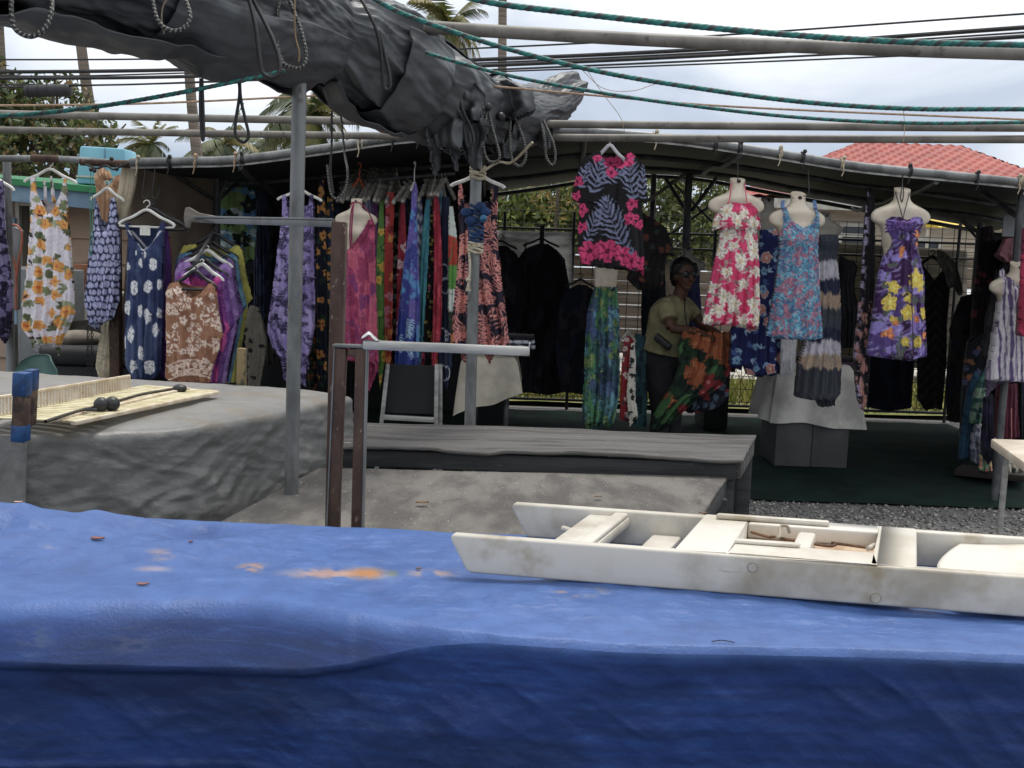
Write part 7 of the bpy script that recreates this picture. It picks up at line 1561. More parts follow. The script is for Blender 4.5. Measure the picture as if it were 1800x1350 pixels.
# ------------------------------------------------------------------ rusty display posts with arms
D = 2.62
o = empty('rusty_post', P(586, 930, D).xy.to_3d(), 'tall rusty square post with a thin metal arm pointing left', 'display post')
a, b = P(597, 390, D), P(585, 932, D); b2 = b + (b - a) * (b.z / (a.z - b.z)); b2.z = 0
MB().bar(b2, a, .036, .036, (0, 1, 0)).build('post', m_rust, o, bevel=.003)
c0, c1 = P(344, 381, D + .02), P(598, 389, D)
mb = MB(); u_ = (c1 - c0).normalized()
mb.prism([c0 + Vector((0, -.02, .002)), c1 + Vector((-.018, -.02, .006)), c1 + Vector((-.018, .022, .006)), c0 + Vector((0, .022, .002))], (0, 0, -.005))
mb.prism([c0 + Vector((.02, -.02, -.0045)), c1 + Vector((-.018, -.02, -.0)), c1 + Vector((-.018, -.02, -.016)), c0 + Vector((.06, -.02, -.016))], (0, .004, 0)); mb.build('arm', m_galv, o, bevel=.001)
e = c0 + Vector((.02, 0, 0)); mb = MB()
mb.prism([e + Vector(v) for v in ((-.05, -.005, -.002), (-.046, -.005, .022), (-.036, -.005, .024), (-.01, -.005, .01), (.055, -.005, .0), (.04, -.005, -.016), (-.03, -.005, -.014), (-.034, -.005, -.03), (-.046, -.005, -.028))], (0, .008, 0)); mb.build('bent_end', M('bent_rusty_metal', S(140, 136, 128), .65, .3, c2=S(104, 96, 86), scale=16), o, bevel=.003)
o = empty('display_stand', P(612, 930, D - .02).xy.to_3d(), 'short rusty double post frame with a pale metal arm pointing right', 'display post')
D2 = 2.55
for x0, x1 in ((600, 586), (636, 628)):
    a, b = P(x0, 612, D2), P(x1, 932, D2); b2 = b + (b - a) * (b.z / (a.z - b.z)); b2.z = 0; MB().bar(b2, a, .028, .032, (0, 1, 0)).build('post', m_rust, o, bevel=.003)
    mb = MB(); e = Vector((.0145 * (1 if x0 > 610 else -1), -.0, 0)); mb.bar(b2 + e + Vector((0, -.002, 0)), a + e + Vector((0, -.002, 0)), .0035, .034, (0, 1, 0)); mb.build('steel_edge', m_galv, o)
a, b = P(586, 607, D2), P(646, 609, D2); MB().bar(a, b, .036, .008).build('top_bar', m_galv, o, bevel=.002)
a, b = P(612, 619, D2), P(628, 620, D2); MB().bar(a, b, .03, .02).build('gusset', m_rust, o, bevel=.004)
c0, c1 = P(640, 600, D2), P(931, 612, D2 - .02); mb = MB(); mb.bar(c0, c1, .034, .005); mb.bar(c0 + Vector((0, -.017, -.009)), c1 + Vector((0, -.017, -.009)), .004, .019); mb.bar(c1 + Vector((-.002, 0, -.006)), c1 + Vector((.0, -.001, .014)), .03, .003, (1, 0, 0)); mb.build('arm', m_alu, o, bevel=.001)
p = P(652, 592, D2); V2 = []; rs = np.random.default_rng(4)
for i in range(14):
    for j in range(10):
        u_ = i / 13 * 2 - 1; v_ = j / 9 * 2 - 1; V2.append((p.x + u_ * .022, p.y + v_ * .02, p.z - .012 + .022 * max(0, 1 - abs(u_ + .25)) ** .8 * (1 - .3 * v_ * v_) + .006 * vn(np.array([u_ * 3]), np.array([v_ * 3]), seed=3)[0]))
V2 = np.array(V2); npmesh('torn_tape', np.concatenate([V2, V2 - [0, 0, .002]]), np.concatenate([gridq(14, 10), gridq(14, 10)[:, ::-1] + 140]), M('grey_tape', S(196, 196, 196), .4, c2=S(150, 150, 152), scale=30), None, o)

# white table corner at right
m_wt = M('ivory_table', S(214, 202, 186), .5, c2=S(192, 178, 160), scale=4)
z = P(1745, 772, 5.0).z
q = [PZ(1742, 771, z), PZ(1900, 776, z), PZ(2000, 850, z), PZ(1800, 812, z)]; cen2 = sum(q, Vector()) / 4
o = empty('ivory_table', (cen2.x, cen2.y, 0), 'ivory table corner with a metal leg at the right edge', 'table')
MB().prism([p + Vector((0, 0, -.045)) for p in q], (0, 0, .045)).build('table_top', m_wt, o, bevel=.008)
b = P(1786, 850, 5.0); x_, y_ = PZ(1787, 812, z - .05).x + .02, PZ(1787, 812, z - .05).y + .08
for dx, dy in ((0, .06), (.62, .1)):
    MB().tube([(x_ + dx, y_ + dy, .0), (x_ + dx, y_ + dy, z - .05)], .014, 10).build('leg', m_alu, o); MB().tube([(x_ + dx, y_ + dy, 0), (x_ + dx, y_ + dy, .012)], .045, 16).build('foot', m_alu, o)
# ------------------------------------------------------------------ steel poles, pipes, rolled canopy, ropes
def pole(pt, pb, d, r, label, dz=0):
    a, b = P(*pt, d), P(*pb, d); dr = (b - a).normalized(); e = a + dr * (a.z / -dr.z); mb = MB(); mb.tube([e, a.lerp(e, .5), a], r, 20); return tag(mb.build('steel_pole', m_galv), label, 'pole'), a, e
po1, p1t, _ = pole((528, 60), (512, 868), 3.84, .0265, 'near galvanised steel pole holding up the rolled canopy')
po2, p2t, _ = pole((840, 190), (826, 745), 5.2, .0285, 'far galvanised steel pole wrapped with cord and rope')
# wraps on the far pole
def wrap(yc, h, r, turns, m, label, name, cat='rope', extra=None):
    x = 840 - (yc - 300) * .0315; c = P(x, yc, 5.2); mb = MB(); hh = h * 5.2 / FPX; pts = []
    for i in range(turns * 14 + 1):
        a = i / 14 * 2 * math.pi; pts.append(c + Vector((math.cos(a) * (.0285 + r * .8), math.sin(a) * (.0285 + r * .8), hh * (.5 - i / (turns * 14)) + .004 * math.sin(a * 2.3))))
    mb.tube(pts, r, 7)
    if extra: extra(mb, c)
    return tag(mb.build(name, m), label, cat)
def ex_tail(mb, c):
    mb.tube(curve([c + Vector((.02, -.04, .0)), c + Vector((.1, -.05, .05)), P(900, 285, 5.1), P(936, 250, 5.0)], 16), .0065, 7)
wrap(304, 20, .0085, 4, m_cream, 'cream rope knotted round the far pole with a tail running up right', 'pole_rope', extra=ex_tail)
def ex_kn(mb, c):
    for dx, dy in ((-.05, .02), (.045, .025), (.02, .05), (-.03, -.02)): mb.ell(c + Vector((dx, -.035, dy + .03)), (.028, .022, .024), 12, 8)
wrap(392, 66, .0075, 10, m_bluerope, 'dark blue cord wound thickly round the far pole', 'pole_rope', extra=ex_kn)
p = P(850, 384, 5.1); tag(MB().ell(p, .018, 16, 10).build('ball', M('blue_plastic', S(44, 110, 150), .4, c2=S(30, 84, 120), scale=20)), 'small blue ball on the blue cord of the far pole', 'ball')
def ex_t2(mb, c):
    mb.tube(curve([c + Vector((-.03, -.03, -.03)), P(826, 470, 5.15), P(823, 505, 5.15)], 10), .006, 7); mb.ell(P(823, 492, 5.15), (.014, .012, .012), 10, 7)
    for k in range(5): mb.tube([P(823, 496, 5.15), P(819 + k * 2, 512, 5.15)], .003, 5)
wrap(434, 20, .0075, 4, m_cream, 'cream rope wound below the blue cord with a tasselled end', 'pole_rope', extra=ex_t2)

def pipe(a, b, r, label, ext=0):
    a, b = P(*a), P(*b); k = (b - a); mb = MB(); n = 14
    pts = [a + k * (i / n) + Vector((0, 0, -.018 * math.sin(math.pi * i / n))) for i in range(n + 1)]; mb.tube(run_on(pts, 0 if a.x > -2 else 2.5, 2.5), r, 14); return tag(mb.build('overhead_pipe', m_pvc), label, 'pipe', 'grey pipes over the lane')
pipe((540, 34, 4.35), (1900, 97, 4.05), .026, 'nearest grey pipe running right from the rolled canopy under the thick rope')
pipe((-120, 197, 6.2), (1900, 225, 5.35), .0215, 'middle grey pipe spanning the whole photo')
pipe((-120, 226, 6.6), (1900, 245, 5.35), .021, 'lowest grey pipe spanning the whole photo above the stall roof')

# rolled canopy: a long irregular bundle of vinyl
cp = [P(-330, -245, 2.25), P(-30, -148, 2.6), P(102, -110, 2.8), P(250, -58, 3.05), P(380, -12, 3.3), P(470, 6, 3.6), P(528, 28, 3.84), P(610, 66, 4.15), P(681, 98, 4.4), P(760, 144, 4.8), P(838, 180, 5.2), P(900, 196, 5.6), P(950, 192, 5.95), P(985, 168, 6.15), P(1003, 156, 6.25)]
rd_ = [.18, .178, .172, .166, .17, .155, .15, .185, .2, .18, .155, .145, .135, .125, .11]
nL, nA = 620, 170; pts = curve(cp, nL - 1); tt = np.linspace(0, len(cp) - 1, nL); rad = np.interp(tt, np.arange(len(cp)), rd_); rad = sm(rad, 31)
Pc = np.array([list(p) for p in pts]); T = np.gradient(Pc, axis=0); T /= np.linalg.norm(T, axis=1)[:, None]
side = np.cross(T, [0, 0, 1.]); side /= np.linalg.norm(side, axis=1)[:, None]; up = np.cross(side, T)
sl_ = np.concatenate([[0], np.cumsum(np.linalg.norm(np.diff(Pc, axis=0), axis=1))])
Aa, Ss = np.meshgrid(np.linspace(0, 2 * np.pi, nA, endpoint=False), sl_); ca, sa = np.cos(Aa), np.sin(Aa)
tw = Aa + .55 * Ss + .9 * (fbm(Ss * 1.6, Ss * 0, seed=2) - .5)      # the cloth spirals slowly round the roll
c2_, s2_ = np.cos(tw) * 1.5, np.sin(tw) * 1.5
soft = fbm(c2_ * .7, s2_ * .7, Ss * 1.5, 89, 2)
fold1 = ridge(c2_ * 1.15 + Ss * .35, s2_ * 1.15 - Ss * .25, Ss * .75, 81, 2, .35)      # long folds lying along the roll
fold2 = ridge(c2_ * 2.3 + 7 + Ss * .8, s2_ * 2.3 + Ss * .5, Ss * 1.5, 85, 2, .3)
puck = vn(Ss * 1.1, np.cos(Aa) * .8, np.sin(Aa) * .8, 96)
ph_ = (Aa / (2 * np.pi) * 2 + .35 * Ss + .5 * soft) % 1.0                                # edges of the wrapped layers
lay = np.where(ph_ < .93, ph_ / .93, (1 - ph_) / .07)
rr = .93 + .26 * (fold1 ** 1.6 - .3) + .13 * (fold2 ** 1.5 - .25) * sst(.3, .7, puck) + .42 * (soft - .5) + .09 * (lay - .5) + .42 * crumple(np.cos(Aa) * .5 + .0 * Ss, np.sin(Aa) * .5, Ss * .8, 301, 9, 1.6, 9, .8) + .1 * crumple(np.cos(Aa) * .5, np.sin(Aa) * .5, Ss, 305, 5, 9, 22, .8)
# cinched where the cords go round
for s0, k in ((2.0, .22), (1.05, .12), (2.75, .2), (3.35, .16), (3.75, .2), (.45, .1)): rr = rr * (1 - k * np.exp(-((Ss - s0 * sl_[-1] / 4.6) / .06) ** 2))
hang = 1 + .22 * np.clip(-sa, 0, 1) ** 1.4 * (.5 + vn(Ss * 2.2, Ss * 0, seed=97))      # bellies sagging below
Rr = rad[:, None] * rr
Vv = Pc[:, None] + side[:, None] * (Rr * ca)[..., None] + up[:, None] * (Rr * sa * hang)[..., None]
m_vinyl = M('grey_vinyl_canopy', S(76, 79, 82), .46, c2=S(62, 64, 67), scale=3, bump=.1, bs=24, spec=.5)
Vr = Vv.reshape(-1, 3); endc = np.array([Pc[0], Pc[-1] ]); V = np.concatenate([Vr, endc]); Q = gridq(nL, nA, True)[:, ::-1]
ro = npmesh('rolled_canopy', V, Q, m_vinyl); tag(ro, 'dark grey vinyl canopy rolled into a sagging bundle on the poles', 'canopy')
def layer(s0, s1, a0, a1, off, seed, sag):
    ii = np.nonzero((sl_ >= s0) & (sl_ <= s1))[0]; ii = ii[::2]; m = 90; k = len(ii)
    t = np.linspace(0, 1, m); u = np.linspace(0, 1, k); T_, U_ = np.meshgrid(t, u)
    wav = .22 * (fbm(U_ * 3.2, U_ * 0 + .5, seed=seed, o=3) - .5) * 2
    an = a0 + (a1 - a0) * T_ + wav * T_; ca_, sa_ = np.cos(an), np.sin(an); SS = sl_[ii][:, None] * np.ones_like(T_)
    base = np.stack([np.interp(an[i] % (2 * np.pi), np.linspace(0, 2 * np.pi, nA + 1), np.append(Rr[ii[i]], Rr[ii[i], 0])) for i in range(k)])
    env = np.stack([np.interp(an[i] % (2 * np.pi), np.linspace(0, 2 * np.pi, nA + 1), np.append(hang[ii[i]], hang[ii[i], 0])) for i in range(k)])
    r_ = base * .45 + .55 * (base.mean(1, keepdims=True) + rad[ii][:, None] * .25) * .9 + off + sag * T_ ** 2 * np.sin(np.pi * U_) ** .7 + .14 * rad[ii][:, None] * crumple(np.cos(an) * .6, np.sin(an) * .6, SS, seed + 5, 7, 2, 11, .8) * 1.5
    r_ = np.maximum(r_, base * np.where(sa_ < 0, env, 1) * .0 + base + .004) + .006
    pp = Pc[ii][:, None] + side[ii][:, None] * (r_ * ca_)[..., None] + up[ii][:, None] * (r_ * sa_ * env)[..., None]
    A_ = pp.reshape(-1, 3); nn_ = (pp - Pc[ii][:, None]); nn_ /= np.linalg.norm(nn_, axis=-1, keepdims=True); B_ = (pp - nn_ * .004).reshape(-1, 3)
    q = gridq(k, m); K_ = k * m; ring = np.concatenate([np.arange(m), np.arange(2 * m - 1, K_, m), np.arange(K_ - 2, K_ - m - 1, -1), np.arange(K_ - 2 * m, 0, -m)]); r2 = np.roll(ring, -1)
    npmesh('fold_layer', np.concatenate([A_, B_]), np.concatenate([q[:, ::-1], q + K_, np.stack([ring, r2, r2 + K_, ring + K_], 1)]), m_vinyl, None, ro)
SL = sl_[-1]
for (s0, s1, a0, a1, off, sd_, sag) in ((.02, .27, 1.2, 5.2, .0, 11, .05), (.2, .43, 5.9, 3.9, .0, 12, .07), (.3, .47, 1.0, 4.4, .006, 13, .05), (.44, .63, 1.1, 4.9, .0, 14, .06), (.5, .72, 6.6, 4.2, .004, 15, .05), (.62, .8, 1.2, 4.6, .0, 16, .05), (.76, .95, 6.4, 3.8, .0, 17, .04), (.1, .36, 2.6, .4, .0, 18, .03)):
    layer(s0 * SL, s1 * SL, a0, a1, off, sd_, sag)
mb = MB(); ring = [Vector(v) for v in Vv[-1]]; mb.add(ring + [Vector(Pc[-1]) - Vector(T[-1]) * .05], [(i, (i + 1) % nA, nA) for i in range(nA)]); mb.build('end_fold', m_vinyl, ro)
# flaps of canopy hanging from the far end
def flap(poly, d, seed, thick=.035):
    g = garment('flap', poly, d, lambda X, Y: np.tile([[92., 95, 98]], (len(X), 1)), thick=thick, seed=seed, fk=1.3, fold=.05, parent=ro, res=.008, topfold=.6); g.data.materials.clear(); g.data.materials.append(m_vinyl)
flap([(744, 205), (790, 196), (818, 214), (816, 250), (806, 306), (797, 300), (790, 266), (780, 262), (776, 300), (768, 312), (758, 306), (756, 270), (748, 240)], 4.75, 1, .05)
flap([(792, 205), (850, 200), (862, 232), (852, 262), (846, 302), (832, 300), (822, 292), (812, 262), (800, 240)], 4.98, 2, .06)
flap([(856, 206), (912, 200), (918, 236), (906, 268), (896, 282), (878, 280), (866, 268), (858, 236)], 5.38, 3, .06)
flap([(918, 192), (966, 196), (974, 236), (968, 262), (956, 270), (944, 254), (932, 238), (922, 218)], 5.75, 4, .05)
flap([(770, 150), (830, 140), (858, 168), (846, 214), (806, 222), (778, 196)], 4.78, 5, .09)
flap([(846, 150), (900, 142), (938, 160), (944, 196), (900, 214), (860, 204)], 5.2, 6, .08)

# bungee cords: speckled loops hanging from the roll
BK = (36, 36, 38); FL = (160, 158, 150)
def loopcord(pts, label, r=.0062, c1=BK, c2=FL, frac=.22): braid([P(*p) for p in pts], r, 220, label, c1, c2, pitch=.012, frac=.4 if c2 != c1 else frac, ns=12, group='bungee cords hanging from the rolled canopy')
loopcord([(22, -30, 2.55), (20, 20, 2.52), (28, 52, 2.52), (55, 64, 2.52), (80, 48, 2.53), (91, 14, 2.55), (88, -30, 2.6)], 'speckled bungee loop hanging at the far left of the rolled canopy', .006)
loopcord([(266, -30, 2.9), (272, 20, 2.86), (286, 46, 2.85), (310, 54, 2.85), (330, 42, 2.86), (333, 20, 2.87), (318, -20, 2.9)], 'speckled bungee loop second from the left', .0058)
loopcord([(300, -10, 2.87), (288, 8, 2.86), (284, 30, 2.86), (288, 60, 2.86)], 'thin strand hanging inside the second bungee loop', .0022, (120, 106, 88), (120, 106, 88))
loopcord([(494, -30, 3.4), (486, 60, 3.38), (495, 106, 3.38), (512, 118, 3.38), (530, 118, 3.38), (538, 98, 3.39), (528, 50, 3.4), (500, -20, 3.42)], 'speckled bungee loop in front of the near pole top', .0062)
loopcord([(518, 0, 3.4), (519, 60, 3.4), (526, 90, 3.4), (525, 108, 3.4)], 'frayed tan strand in front of the near pole', .0028, (150, 128, 96), (120, 100, 74))
loopcord([(430, -30, 3.2), (448, 40, 3.16), (456, 100, 3.15), (462, 128, 3.15), (480, 136, 3.15), (492, 118, 3.16), (480, 70, 3.18), (440, -10, 3.22)], 'black cord loop left of the near pole', .0065, BK, BK)
loopcord([(353, 138, 3.25), (352, 180, 3.25), (353, 215, 3.25), (356, 245, 3.25), (358, 236, 3.25), (357, 190, 3.25), (355, 138, 3.25)], 'narrow doubled black cord hanging left of the teardrop loop', .005, BK, BK)
loopcord([(418, 124, 3.4), (421, 165, 3.4), (414, 215, 3.4), (415, 240, 3.4), (428, 250, 3.4), (437, 238, 3.4), (430, 205, 3.4), (423, 170, 3.4), (421, 124, 3.4)], 'teardrop shaped black cord loop left of the near pole', .0052, BK, BK)
loopcord([(744, 60, 4.5), (746, 110, 4.46), (752, 165, 4.45), (765, 168, 4.45), (771, 140, 4.46), (760, 90, 4.48), (748, 62, 4.5)], 'black cord loop against the roll below the nearest pipe', .0068, BK, BK)
loopcord([(755, 90, 4.55), (775, 110, 4.55), (793, 130, 4.56), (790, 143, 4.56), (778, 132, 4.56), (782, 120, 4.57)], 'black curly cord end below the nearest pipe', .0062, BK, BK)
loopcord([(798, 142, 4.7), (806, 170, 4.68), (816, 200, 4.68), (828, 226, 4.7), (832, 250, 4.7), (822, 258, 4.7), (816, 230, 4.7), (812, 190, 4.7)], 'black cord hanging in front of the far pole top', .007, BK, BK)
loopcord([(856, 190, 4.95), (852, 225, 4.93), (850, 260, 4.93), (858, 282, 4.93), (872, 284, 4.93), (878, 272, 4.93), (868, 235, 4.94), (858, 195, 4.96)], 'speckled bungee loop just right of the far pole', .0072)
loopcord([(898, 196, 5.2), (896, 240, 5.2), (900, 280, 5.2), (914, 292, 5.2), (924, 276, 5.2), (920, 245, 5.2), (904, 205, 5.22)], 'speckled bungee loop third from the end of the roll', .0075)
loopcord([(950, 212, 5.6), (957, 245, 5.58), (960, 275, 5.58), (970, 290, 5.58), (976, 278, 5.58), (972, 250, 5.58), (955, 212, 5.62)], 'speckled bungee loop at the far end of the roll', .0072)
loopcord([(630, -10, 3.9), (652, 30, 3.86), (664, 62, 3.86), (670, 100, 3.88), (674, 150, 3.9), (684, 156, 3.9), (684, 130, 3.9), (668, 60, 3.9)], 'black cord running down the fattest part of the roll', .0065, BK, BK)
loopcord([(575, 290, 4.4), (582, 340, 4.4), (596, 348, 4.4), (608, 330, 4.4), (611, 300, 4.4), (606, 270, 4.5), (598, 190, 4.5)], 'dark cord loop hanging in front of the sarong rack', .005)
loopcord([(583, 195, 4.2), (583, 250, 4.2), (581, 300, 4.2), (586, 340, 4.2)], 'thin dark cord hanging right of the near pole', .0045, BK, BK)
p = P(788, 201, 4.72); tag(MB().ell(p, .02, 16, 10).build('ball', bpy.data.materials['blue_plastic']), 'blue ball of a bungee tied to the roll left of the far pole', 'ball')
for x, y, d, lb in ((797, 144, 4.66, 'black knot ball on the roll below the nearest pipe'), (856, 188, 4.93, 'black knot ball above the speckled loop by the far pole'), (895, 193, 5.18, 'black knot ball above the third loop from the end of the roll'), (880, 205, 5.05, 'black knot lump between two bungee loops near the far pole')): tag(MB().ell(P(x, y, d), (.024, .02, .022), 14, 9).build('cord_knot', m_black), lb, 'knot')

# green ropes
GR, DK = (36, 104, 98), (58, 66, 66)
def rope(pts, r, label): 
    return braid(run_on([P(*p) for p in pts], 0, 1.6) if pts[-1][0] > 1800 else run_on([P(*p) for p in pts], 1.6, 0), r, 700, label, GR, DK, 'green_rope', 'rope', 'green and black ropes overhead', pitch=r * 7.5, frac=.3, ns=18, lump=.05)
rope([(770, -22, 2.3), (860, 4, 2.3), (1000, 22, 2.3), (1200, 44, 2.3), (1400, 62, 2.3), (1600, 74, 2.3), (1840, 80, 2.3)], .0066, 'thick green rope just above the nearest pipe')
rope([(636, -14, 2.9), (700, 20, 2.9), (780, 50, 2.9), (900, 88, 2.9), (1050, 125, 2.9), (1200, 151, 2.9), (1400, 178, 2.9), (1600, 191, 2.9), (1840, 192, 2.9)], .0066, 'green rope sagging across the right half of the sky')
rope([(748, 92, 3.8), (800, 108, 3.8), (900, 134, 3.8), (1050, 162, 3.8), (1200, 184, 3.8), (1400, 206, 3.8), (1600, 216, 3.8), (1840, 215, 3.8)], .0066, 'lowest green rope crossing the middle grey pipe')
rope([(-60, 207, 3.1), (60, 200, 3.1), (180, 186, 3.15), (300, 166, 3.2), (420, 142, 3.3), (500, 124, 3.4)], .0066, 'green rope rising from the left edge to the roll')
def cordline(pts, r, label): mb = MB(); mb.tube(run_on(curve([P(*p) for p in pts], 40), 2 if pts[0][0] < 0 else 0, 2 if pts[-1][0] > 1800 else 0), r, 7); tag(mb.build('tan_line', m_tan), label, 'line')
cordline([(-60, 186, 5), (250, 182, 5), (560, 168, 5)], .0052, 'tan cord line above the pipes at left')
cordline([(850, 150, 5.0), (1050, 168, 5), (1300, 188, 5), (1840, 212, 5)], .0052, 'tan cord line between the green ropes at right')
def frayline(pts, label): mb = MB(); mb.tube(curve([P(*p) for p in pts], 30), .0013, 5); tag(mb.build('loose_thread', m_tan), label, 'thread')
frayline([(1028, 118, 4.2), (1060, 165, 4.2), (1090, 205, 4.2), (1098, 232, 4.2)], 'loose thread hanging above the black hibiscus tunic')
frayline([(1020, 120, 4.2), (1060, 155, 4.2), (1110, 160, 4.2), (1150, 148, 4.2)], 'curved loose thread over the gable of the stall')
frayline([(1588, 194, 4.2), (1590, 222, 4.2), (1588, 250, 4.2)], 'loose thread above the red tile roof')

# ------------------------------------------------------------------ woman in the stall
d = 7.7
m_skin = M('brown_skin', S(92, 62, 47), .6, c2=S(78, 52, 40), scale=12)  # skin tone lowered to carry the shade under the roof
m_shirt = M('pale_yellow_shirt', S(146, 140, 106), .85, c2=S(120, 114, 84), scale=10, bump=.3, bs=24)  # shirt colour darkened too, for the shade she stands in
m_hair = M('black_hair', S(26, 22, 22), .5, c2=S(14, 12, 12), scale=8, st=(6, 6, .6), bump=.4, bs=60, bst=(6, 6, .5))
m_pants = M('black_trousers', S(26, 26, 30), .85, c2=S(36, 36, 40), scale=10, bump=.2, bs=30)
pel, che, nk, hd = P(1166, 622, 7.74), P(1180, 556, 7.72), P(1192, 522, 7.7), P(1203, 484, 7.66)
rs, re, rw = P(1171, 540, 7.58), P(1180, 577, 7.47), P(1224, 583, 7.38); ls, le, lw_ = P(1206, 537, 7.83), P(1236, 572, 7.78), P(1262, 586, 7.5)
pr_ = MB()
fv = Vector((.38, -.925, 0)); rv = Vector((-.925, -.38, 0))      # the way the face turns; her right
def seg(mb, pts, rs_, n=14, sq=None): mb.tube(curve(pts, 14), [float(np.interp(i / 14, np.linspace(0, 1, len(rs_)), rs_)) for i in range(15)], n, True, sq)
seg(pr_, [pel, pel.lerp(che, .5) + Vector((.0, 0, 0)), che, nk], [.135, .115, .13, .07]); pr_.ell(pel, (.15, .13, .12)); pr_.ell(che + Vector((-.005, 0, .03)), (.14, .13, .12))
seg(pr_, [rs, rs.lerp(ls, .5) + Vector((0, 0, .02)), ls], [.05, .06, .05]); seg(pr_, [nk - Vector((0, 0, .03)), hd - Vector((0, 0, .05))], [.055, .05])
# head: skull, face, jaw, nose, ears
pr_.ell(hd + Vector((0, 0, .02)) - fv * .012, (.078, .088, .098)); pr_.ell(hd + fv * .022 - Vector((0, 0, .03)), (.06, .062, .078)); pr_.ell(hd + fv * .045 - Vector((0, 0, .088)), (.03, .03, .022))
pr_.ell(hd + fv * .092 - Vector((0, 0, .012)), (.015, .015, .024)); pr_.ell(hd + fv * .1 - Vector((0, 0, .03)), (.018, .016, .012))
for s_ in (-1, 1): pr_.ell(hd + rv * s_ * .078 - Vector((0, 0, .012)), (.014, .02, .03)); pr_.ell(hd + rv * s_ * .034 + fv * .062 - Vector((0, 0, .03)), (.022, .02, .02))
def arm(s, e, w): seg(pr_, [s, s.lerp(e, .5), e], [.047, .042, .036]); seg(pr_, [e, e.lerp(w, .5), w], [.037, .034, .025])
arm(rs, re, rw); arm(ls, le, lw_)
def hand(w, fdir, updir, sgn):
    f = Vector(fdir).normalized(); u_ = Vector(updir); u_ = (u_ - f * u_.dot(f)).normalized(); s_ = f.cross(u_) * sgn
    c = w + f * .045; Mx = Matrix((f, s_, u_)).transposed(); pr_.ell(c, (.05, .038, .017), 16, 10, Mx)
    for k, l in ((-1.5, .062), (-.5, .074), (.5, .07), (1.5, .055)):
        b = w + f * .082 + s_ * k * .0185; pr_.tube(curve([b, b + f * l * .5 + u_ * .004, b + f * l * .8 - u_ * .02, b + f * l * .86 - u_ * .042], 8), [.0066, .0066, .0092, .009, .0088, .0085, .008, .0075, .006], 8)
    b = w + f * .03 - s_ * .034; pr_.tube(curve([b, b - s_ * .022 + f * .024, b - s_ * .02 + f * .055 - u_ * .012], 6), [.012, .0115, .011, .0105, .0066, .009, .007], 8)
hand(rw, (.95, -.15, -.22), (0, -.2, 1), 1); hand(lw_, (.6, -.6, -.4), (0, 0, 1), -1)
kz = lambda p, z: Vector((p.x, p.y, z))
hr_, hl_ = P(1158, 640, 7.68), P(1176, 640, 7.82); kr, kl = hr_ + Vector((.03, -.03, -.38)), hl_ + Vector((.05, 0, -.38)); ar, al_ = kz(kr + Vector((-.01, .03, 0)), .1), kz(kl + Vector((0, .03, 0)), .1)
for h, k_, a_ in ((hr_, kr, ar), (hl_, kl, al_)):
    seg(pr_, [h, h.lerp(k_, .5), k_], [.09, .08, .058]); seg(pr_, [k_, k_.lerp(a_, .4), a_], [.058, .055, .038]); pr_.ell(kz(a_, .06), (.045, .05, .05)); seg(pr_, [kz(a_, .05), kz(a_ + fv * .1, .045), kz(a_ + fv * .19, .035)], [.042, .04, .03])
wom = pr_.build('person', m_skin, None, remesh=.0052)
tag(wom, 'woman in sunglasses and pale yellow shirt holding up a large orange sarong', 'person')
sh = MB(); dn = Vector((0, 0, -1))
seg(sh, [pel + Vector((-.012, 0, .01)), pel.lerp(che, .5) + Vector((-.012, 0, 0)), che + Vector((-.008, 0, .02)), nk + dn * .035], [.172, .148, .158, .068], 20); sh.ell(che + Vector((0, -.01, .035)), (.152, .142, .12))
seg(sh, [rs + Vector((0, 0, .006)), rs.lerp(ls, .5) + Vector((0, 0, .024)), ls + Vector((0, 0, .006))], [.06, .068, .06]); seg(sh, [rs + Vector((0, -.004, .01)), rs.lerp(re, .62) + Vector((0, -.006, 0))], [.068, .07]); seg(sh, [ls, ls.lerp(le, .6)], [.06, .062])
sh.build('shirt', m_shirt, wom, remesh=.008)
tr_ = MB(); tr_.ell(pel + dn * .04, (.16, .142, .13))
for h, k_, a_ in ((hr_, kr, ar), (hl_, kl, al_)): seg(tr_, [h, h.lerp(k_, .5), k_], [.105, .092, .072]); seg(tr_, [k_, k_.lerp(a_, .5), a_], [.072, .07, .06])
tr_.build('trousers', m_pants, wom, remesh=.01)
hb = MB(); hb.ell(hd + Vector((0, 0, .04)) - fv * .034, (.094, .1, .1)); hb.ell(hd - fv * .075 + Vector((0, 0, .01)), (.072, .072, .085)); hb.ell(hd - fv * .1 + Vector((0, 0, -.045)), (.05, .05, .045))
for s_ in (-1, 1): seg(hb, [hd + rv * s_ * .06 + fv * .03 + Vector((0, 0, .085)), hd + rv * s_ * .088 + Vector((0, 0, .03)), hd + rv * s_ * .082 - fv * .03 + Vector((0, 0, -.04))], [.024, .028, .024])
hb.build('hair', m_hair, wom, remesh=.007)
gl = MB()
for s_ in (-1, 1):
    Mx = Matrix((rv, fv, Vector((0, 0, 1)))).transposed(); gl.ell(hd + rv * s_ * .034 + fv * .084 + Vector((0, 0, .008)), (.031, .009, .024), 16, 10, Mx); gl.tube([hd + rv * s_ * .062 + fv * .078 + Vector((0, 0, .014)), hd + rv * s_ * .082 - fv * .0 + Vector((0, 0, .012))], .004, 6)
gl.tube([hd + rv * .02 + fv * .094 + Vector((0, 0, .014)), hd - rv * .02 + fv * .094 + Vector((0, 0, .014))], .004, 6); gl.build('sunglasses', m_glass, wom)
lp = MB(); Mx = Matrix((rv, fv, Vector((0, 0, 1)))).transposed(); lp.ell(hd + fv * .081 + dn * .062, (.022, .01, .006), 14, 8, Mx); lp.build('lips', M('lips', S(128, 74, 66), .5, c2=S(110, 60, 54), scale=20), wom)
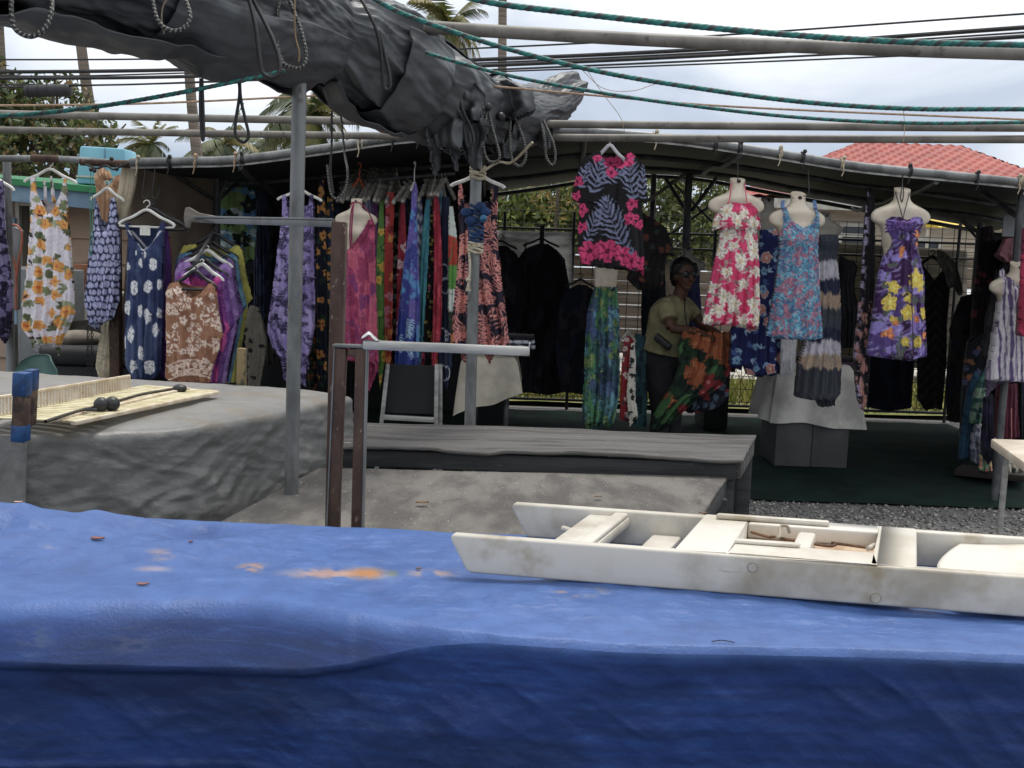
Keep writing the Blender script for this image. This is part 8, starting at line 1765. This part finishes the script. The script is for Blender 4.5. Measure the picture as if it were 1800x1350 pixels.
bg_ = MB(); c = pel + Vector((.02, -.14, .06)); bg_.bar(P(1152, 590, 7.56), P(1178, 612, 7.5), .05, .055); bg_.build('waist_bag', m_black, wom, bevel=.012)
st_ = MB(); st_.tube(curve([nk + Vector((.04, -.06, .0)), P(1204, 548, 7.54), P(1208, 575, 7.52)], 12), .005, 6); st_.build('strap', m_black, wom)
# the sarong she holds out
def pr_big(X, Y):
    p = Pt(X, Y, 271).base((30, 50, 42)); 
    p.bl(sst(620, 600, Y + .25 * (1250 - X)) * (X > 1195), (168, 92, 40)); p.nz((44, 84, 54), 16, 16, .5, .58, 3, 4, .8 )
    for (x, y, r) in ((1225, 655, 26), (1236, 590, 30), (1262, 600, 34), (1285, 625, 26), (1268, 575, 26), (1168, 700, 17), (1290, 580, 24)): p.flower(x, y, r, (184, 96, 44), None, 5, x * .3, 1, (206, 136, 84))
    for (x, y, r) in ((1249, 642, 14), (1200, 610, 18), (1192, 640, 16)): p.flower(x, y, r, (38, 66, 44), (28, 36, 34), 6, x)
    for (x, y, x1, y1) in ((1150, 735, 1180, 690), (1160, 745, 1195, 700), (1185, 715, 1215, 690), (1155, 722, 1175, 700), (1240, 660, 1262, 640), (1180, 640, 1200, 600)): p.leaf(x, y, x1, y1, 6, (74, 126, 70))
    for (x, y, r) in ((1245, 670, 14), (1262, 680, 12), (1285, 655, 14), (1235, 690, 9), (1198, 718, 10)): p.flower(x, y, r, (150, 40, 48), (200, 120, 110), 5, x)
    return p.C
garment('sarong', [(1200, 578), (1218, 574), (1240, 582), (1262, 584), (1284, 582), (1288, 610), (1286, 650), (1270, 676), (1250, 690), (1226, 700), (1205, 718), (1186, 738), (1160, 758), (1140, 752), (1146, 728), (1160, 704), (1180, 680), (1194, 640), (1190, 610)], 7.42, pr_big, 'big orange and green flowered sarong held out by the woman', 'sarong', thick=.06, seed=140, fk=4, fold=.035, topfold=.5, gain=.95)
garment('sarong', [(1206, 700), (1230, 696), (1256, 684), (1276, 668), (1282, 690), (1262, 716), (1230, 724), (1206, 726)], 7.9, pr_floral((40, 44, 56), [((96, 116, 140), 6, 10, 13, None, None, None), ((150, 50, 56), 5, 6, 16, None, None, None)], [], 272), 'dark folded cloths piled under the orange sarong', 'sarong', thick=.1, seed=141, gain=1.2)
mannequin(1209, 432, 66, 8.9, m_manng, 'grey mannequin shoulders in shade behind the woman', zcut=.45)
garment('dress', [(1192, 480), (1228, 480), (1232, 540), (1236, 640), (1196, 640), (1190, 560)], 8.9, pr_batik([(50, 56, 100), (36, 40, 76)], 10, 20, 274), 'dark blue dress on the shaded mannequin behind the woman', 'dress', torso=torso_fn(1209, 432, 66, 8.9), thick=.1, seed=142)
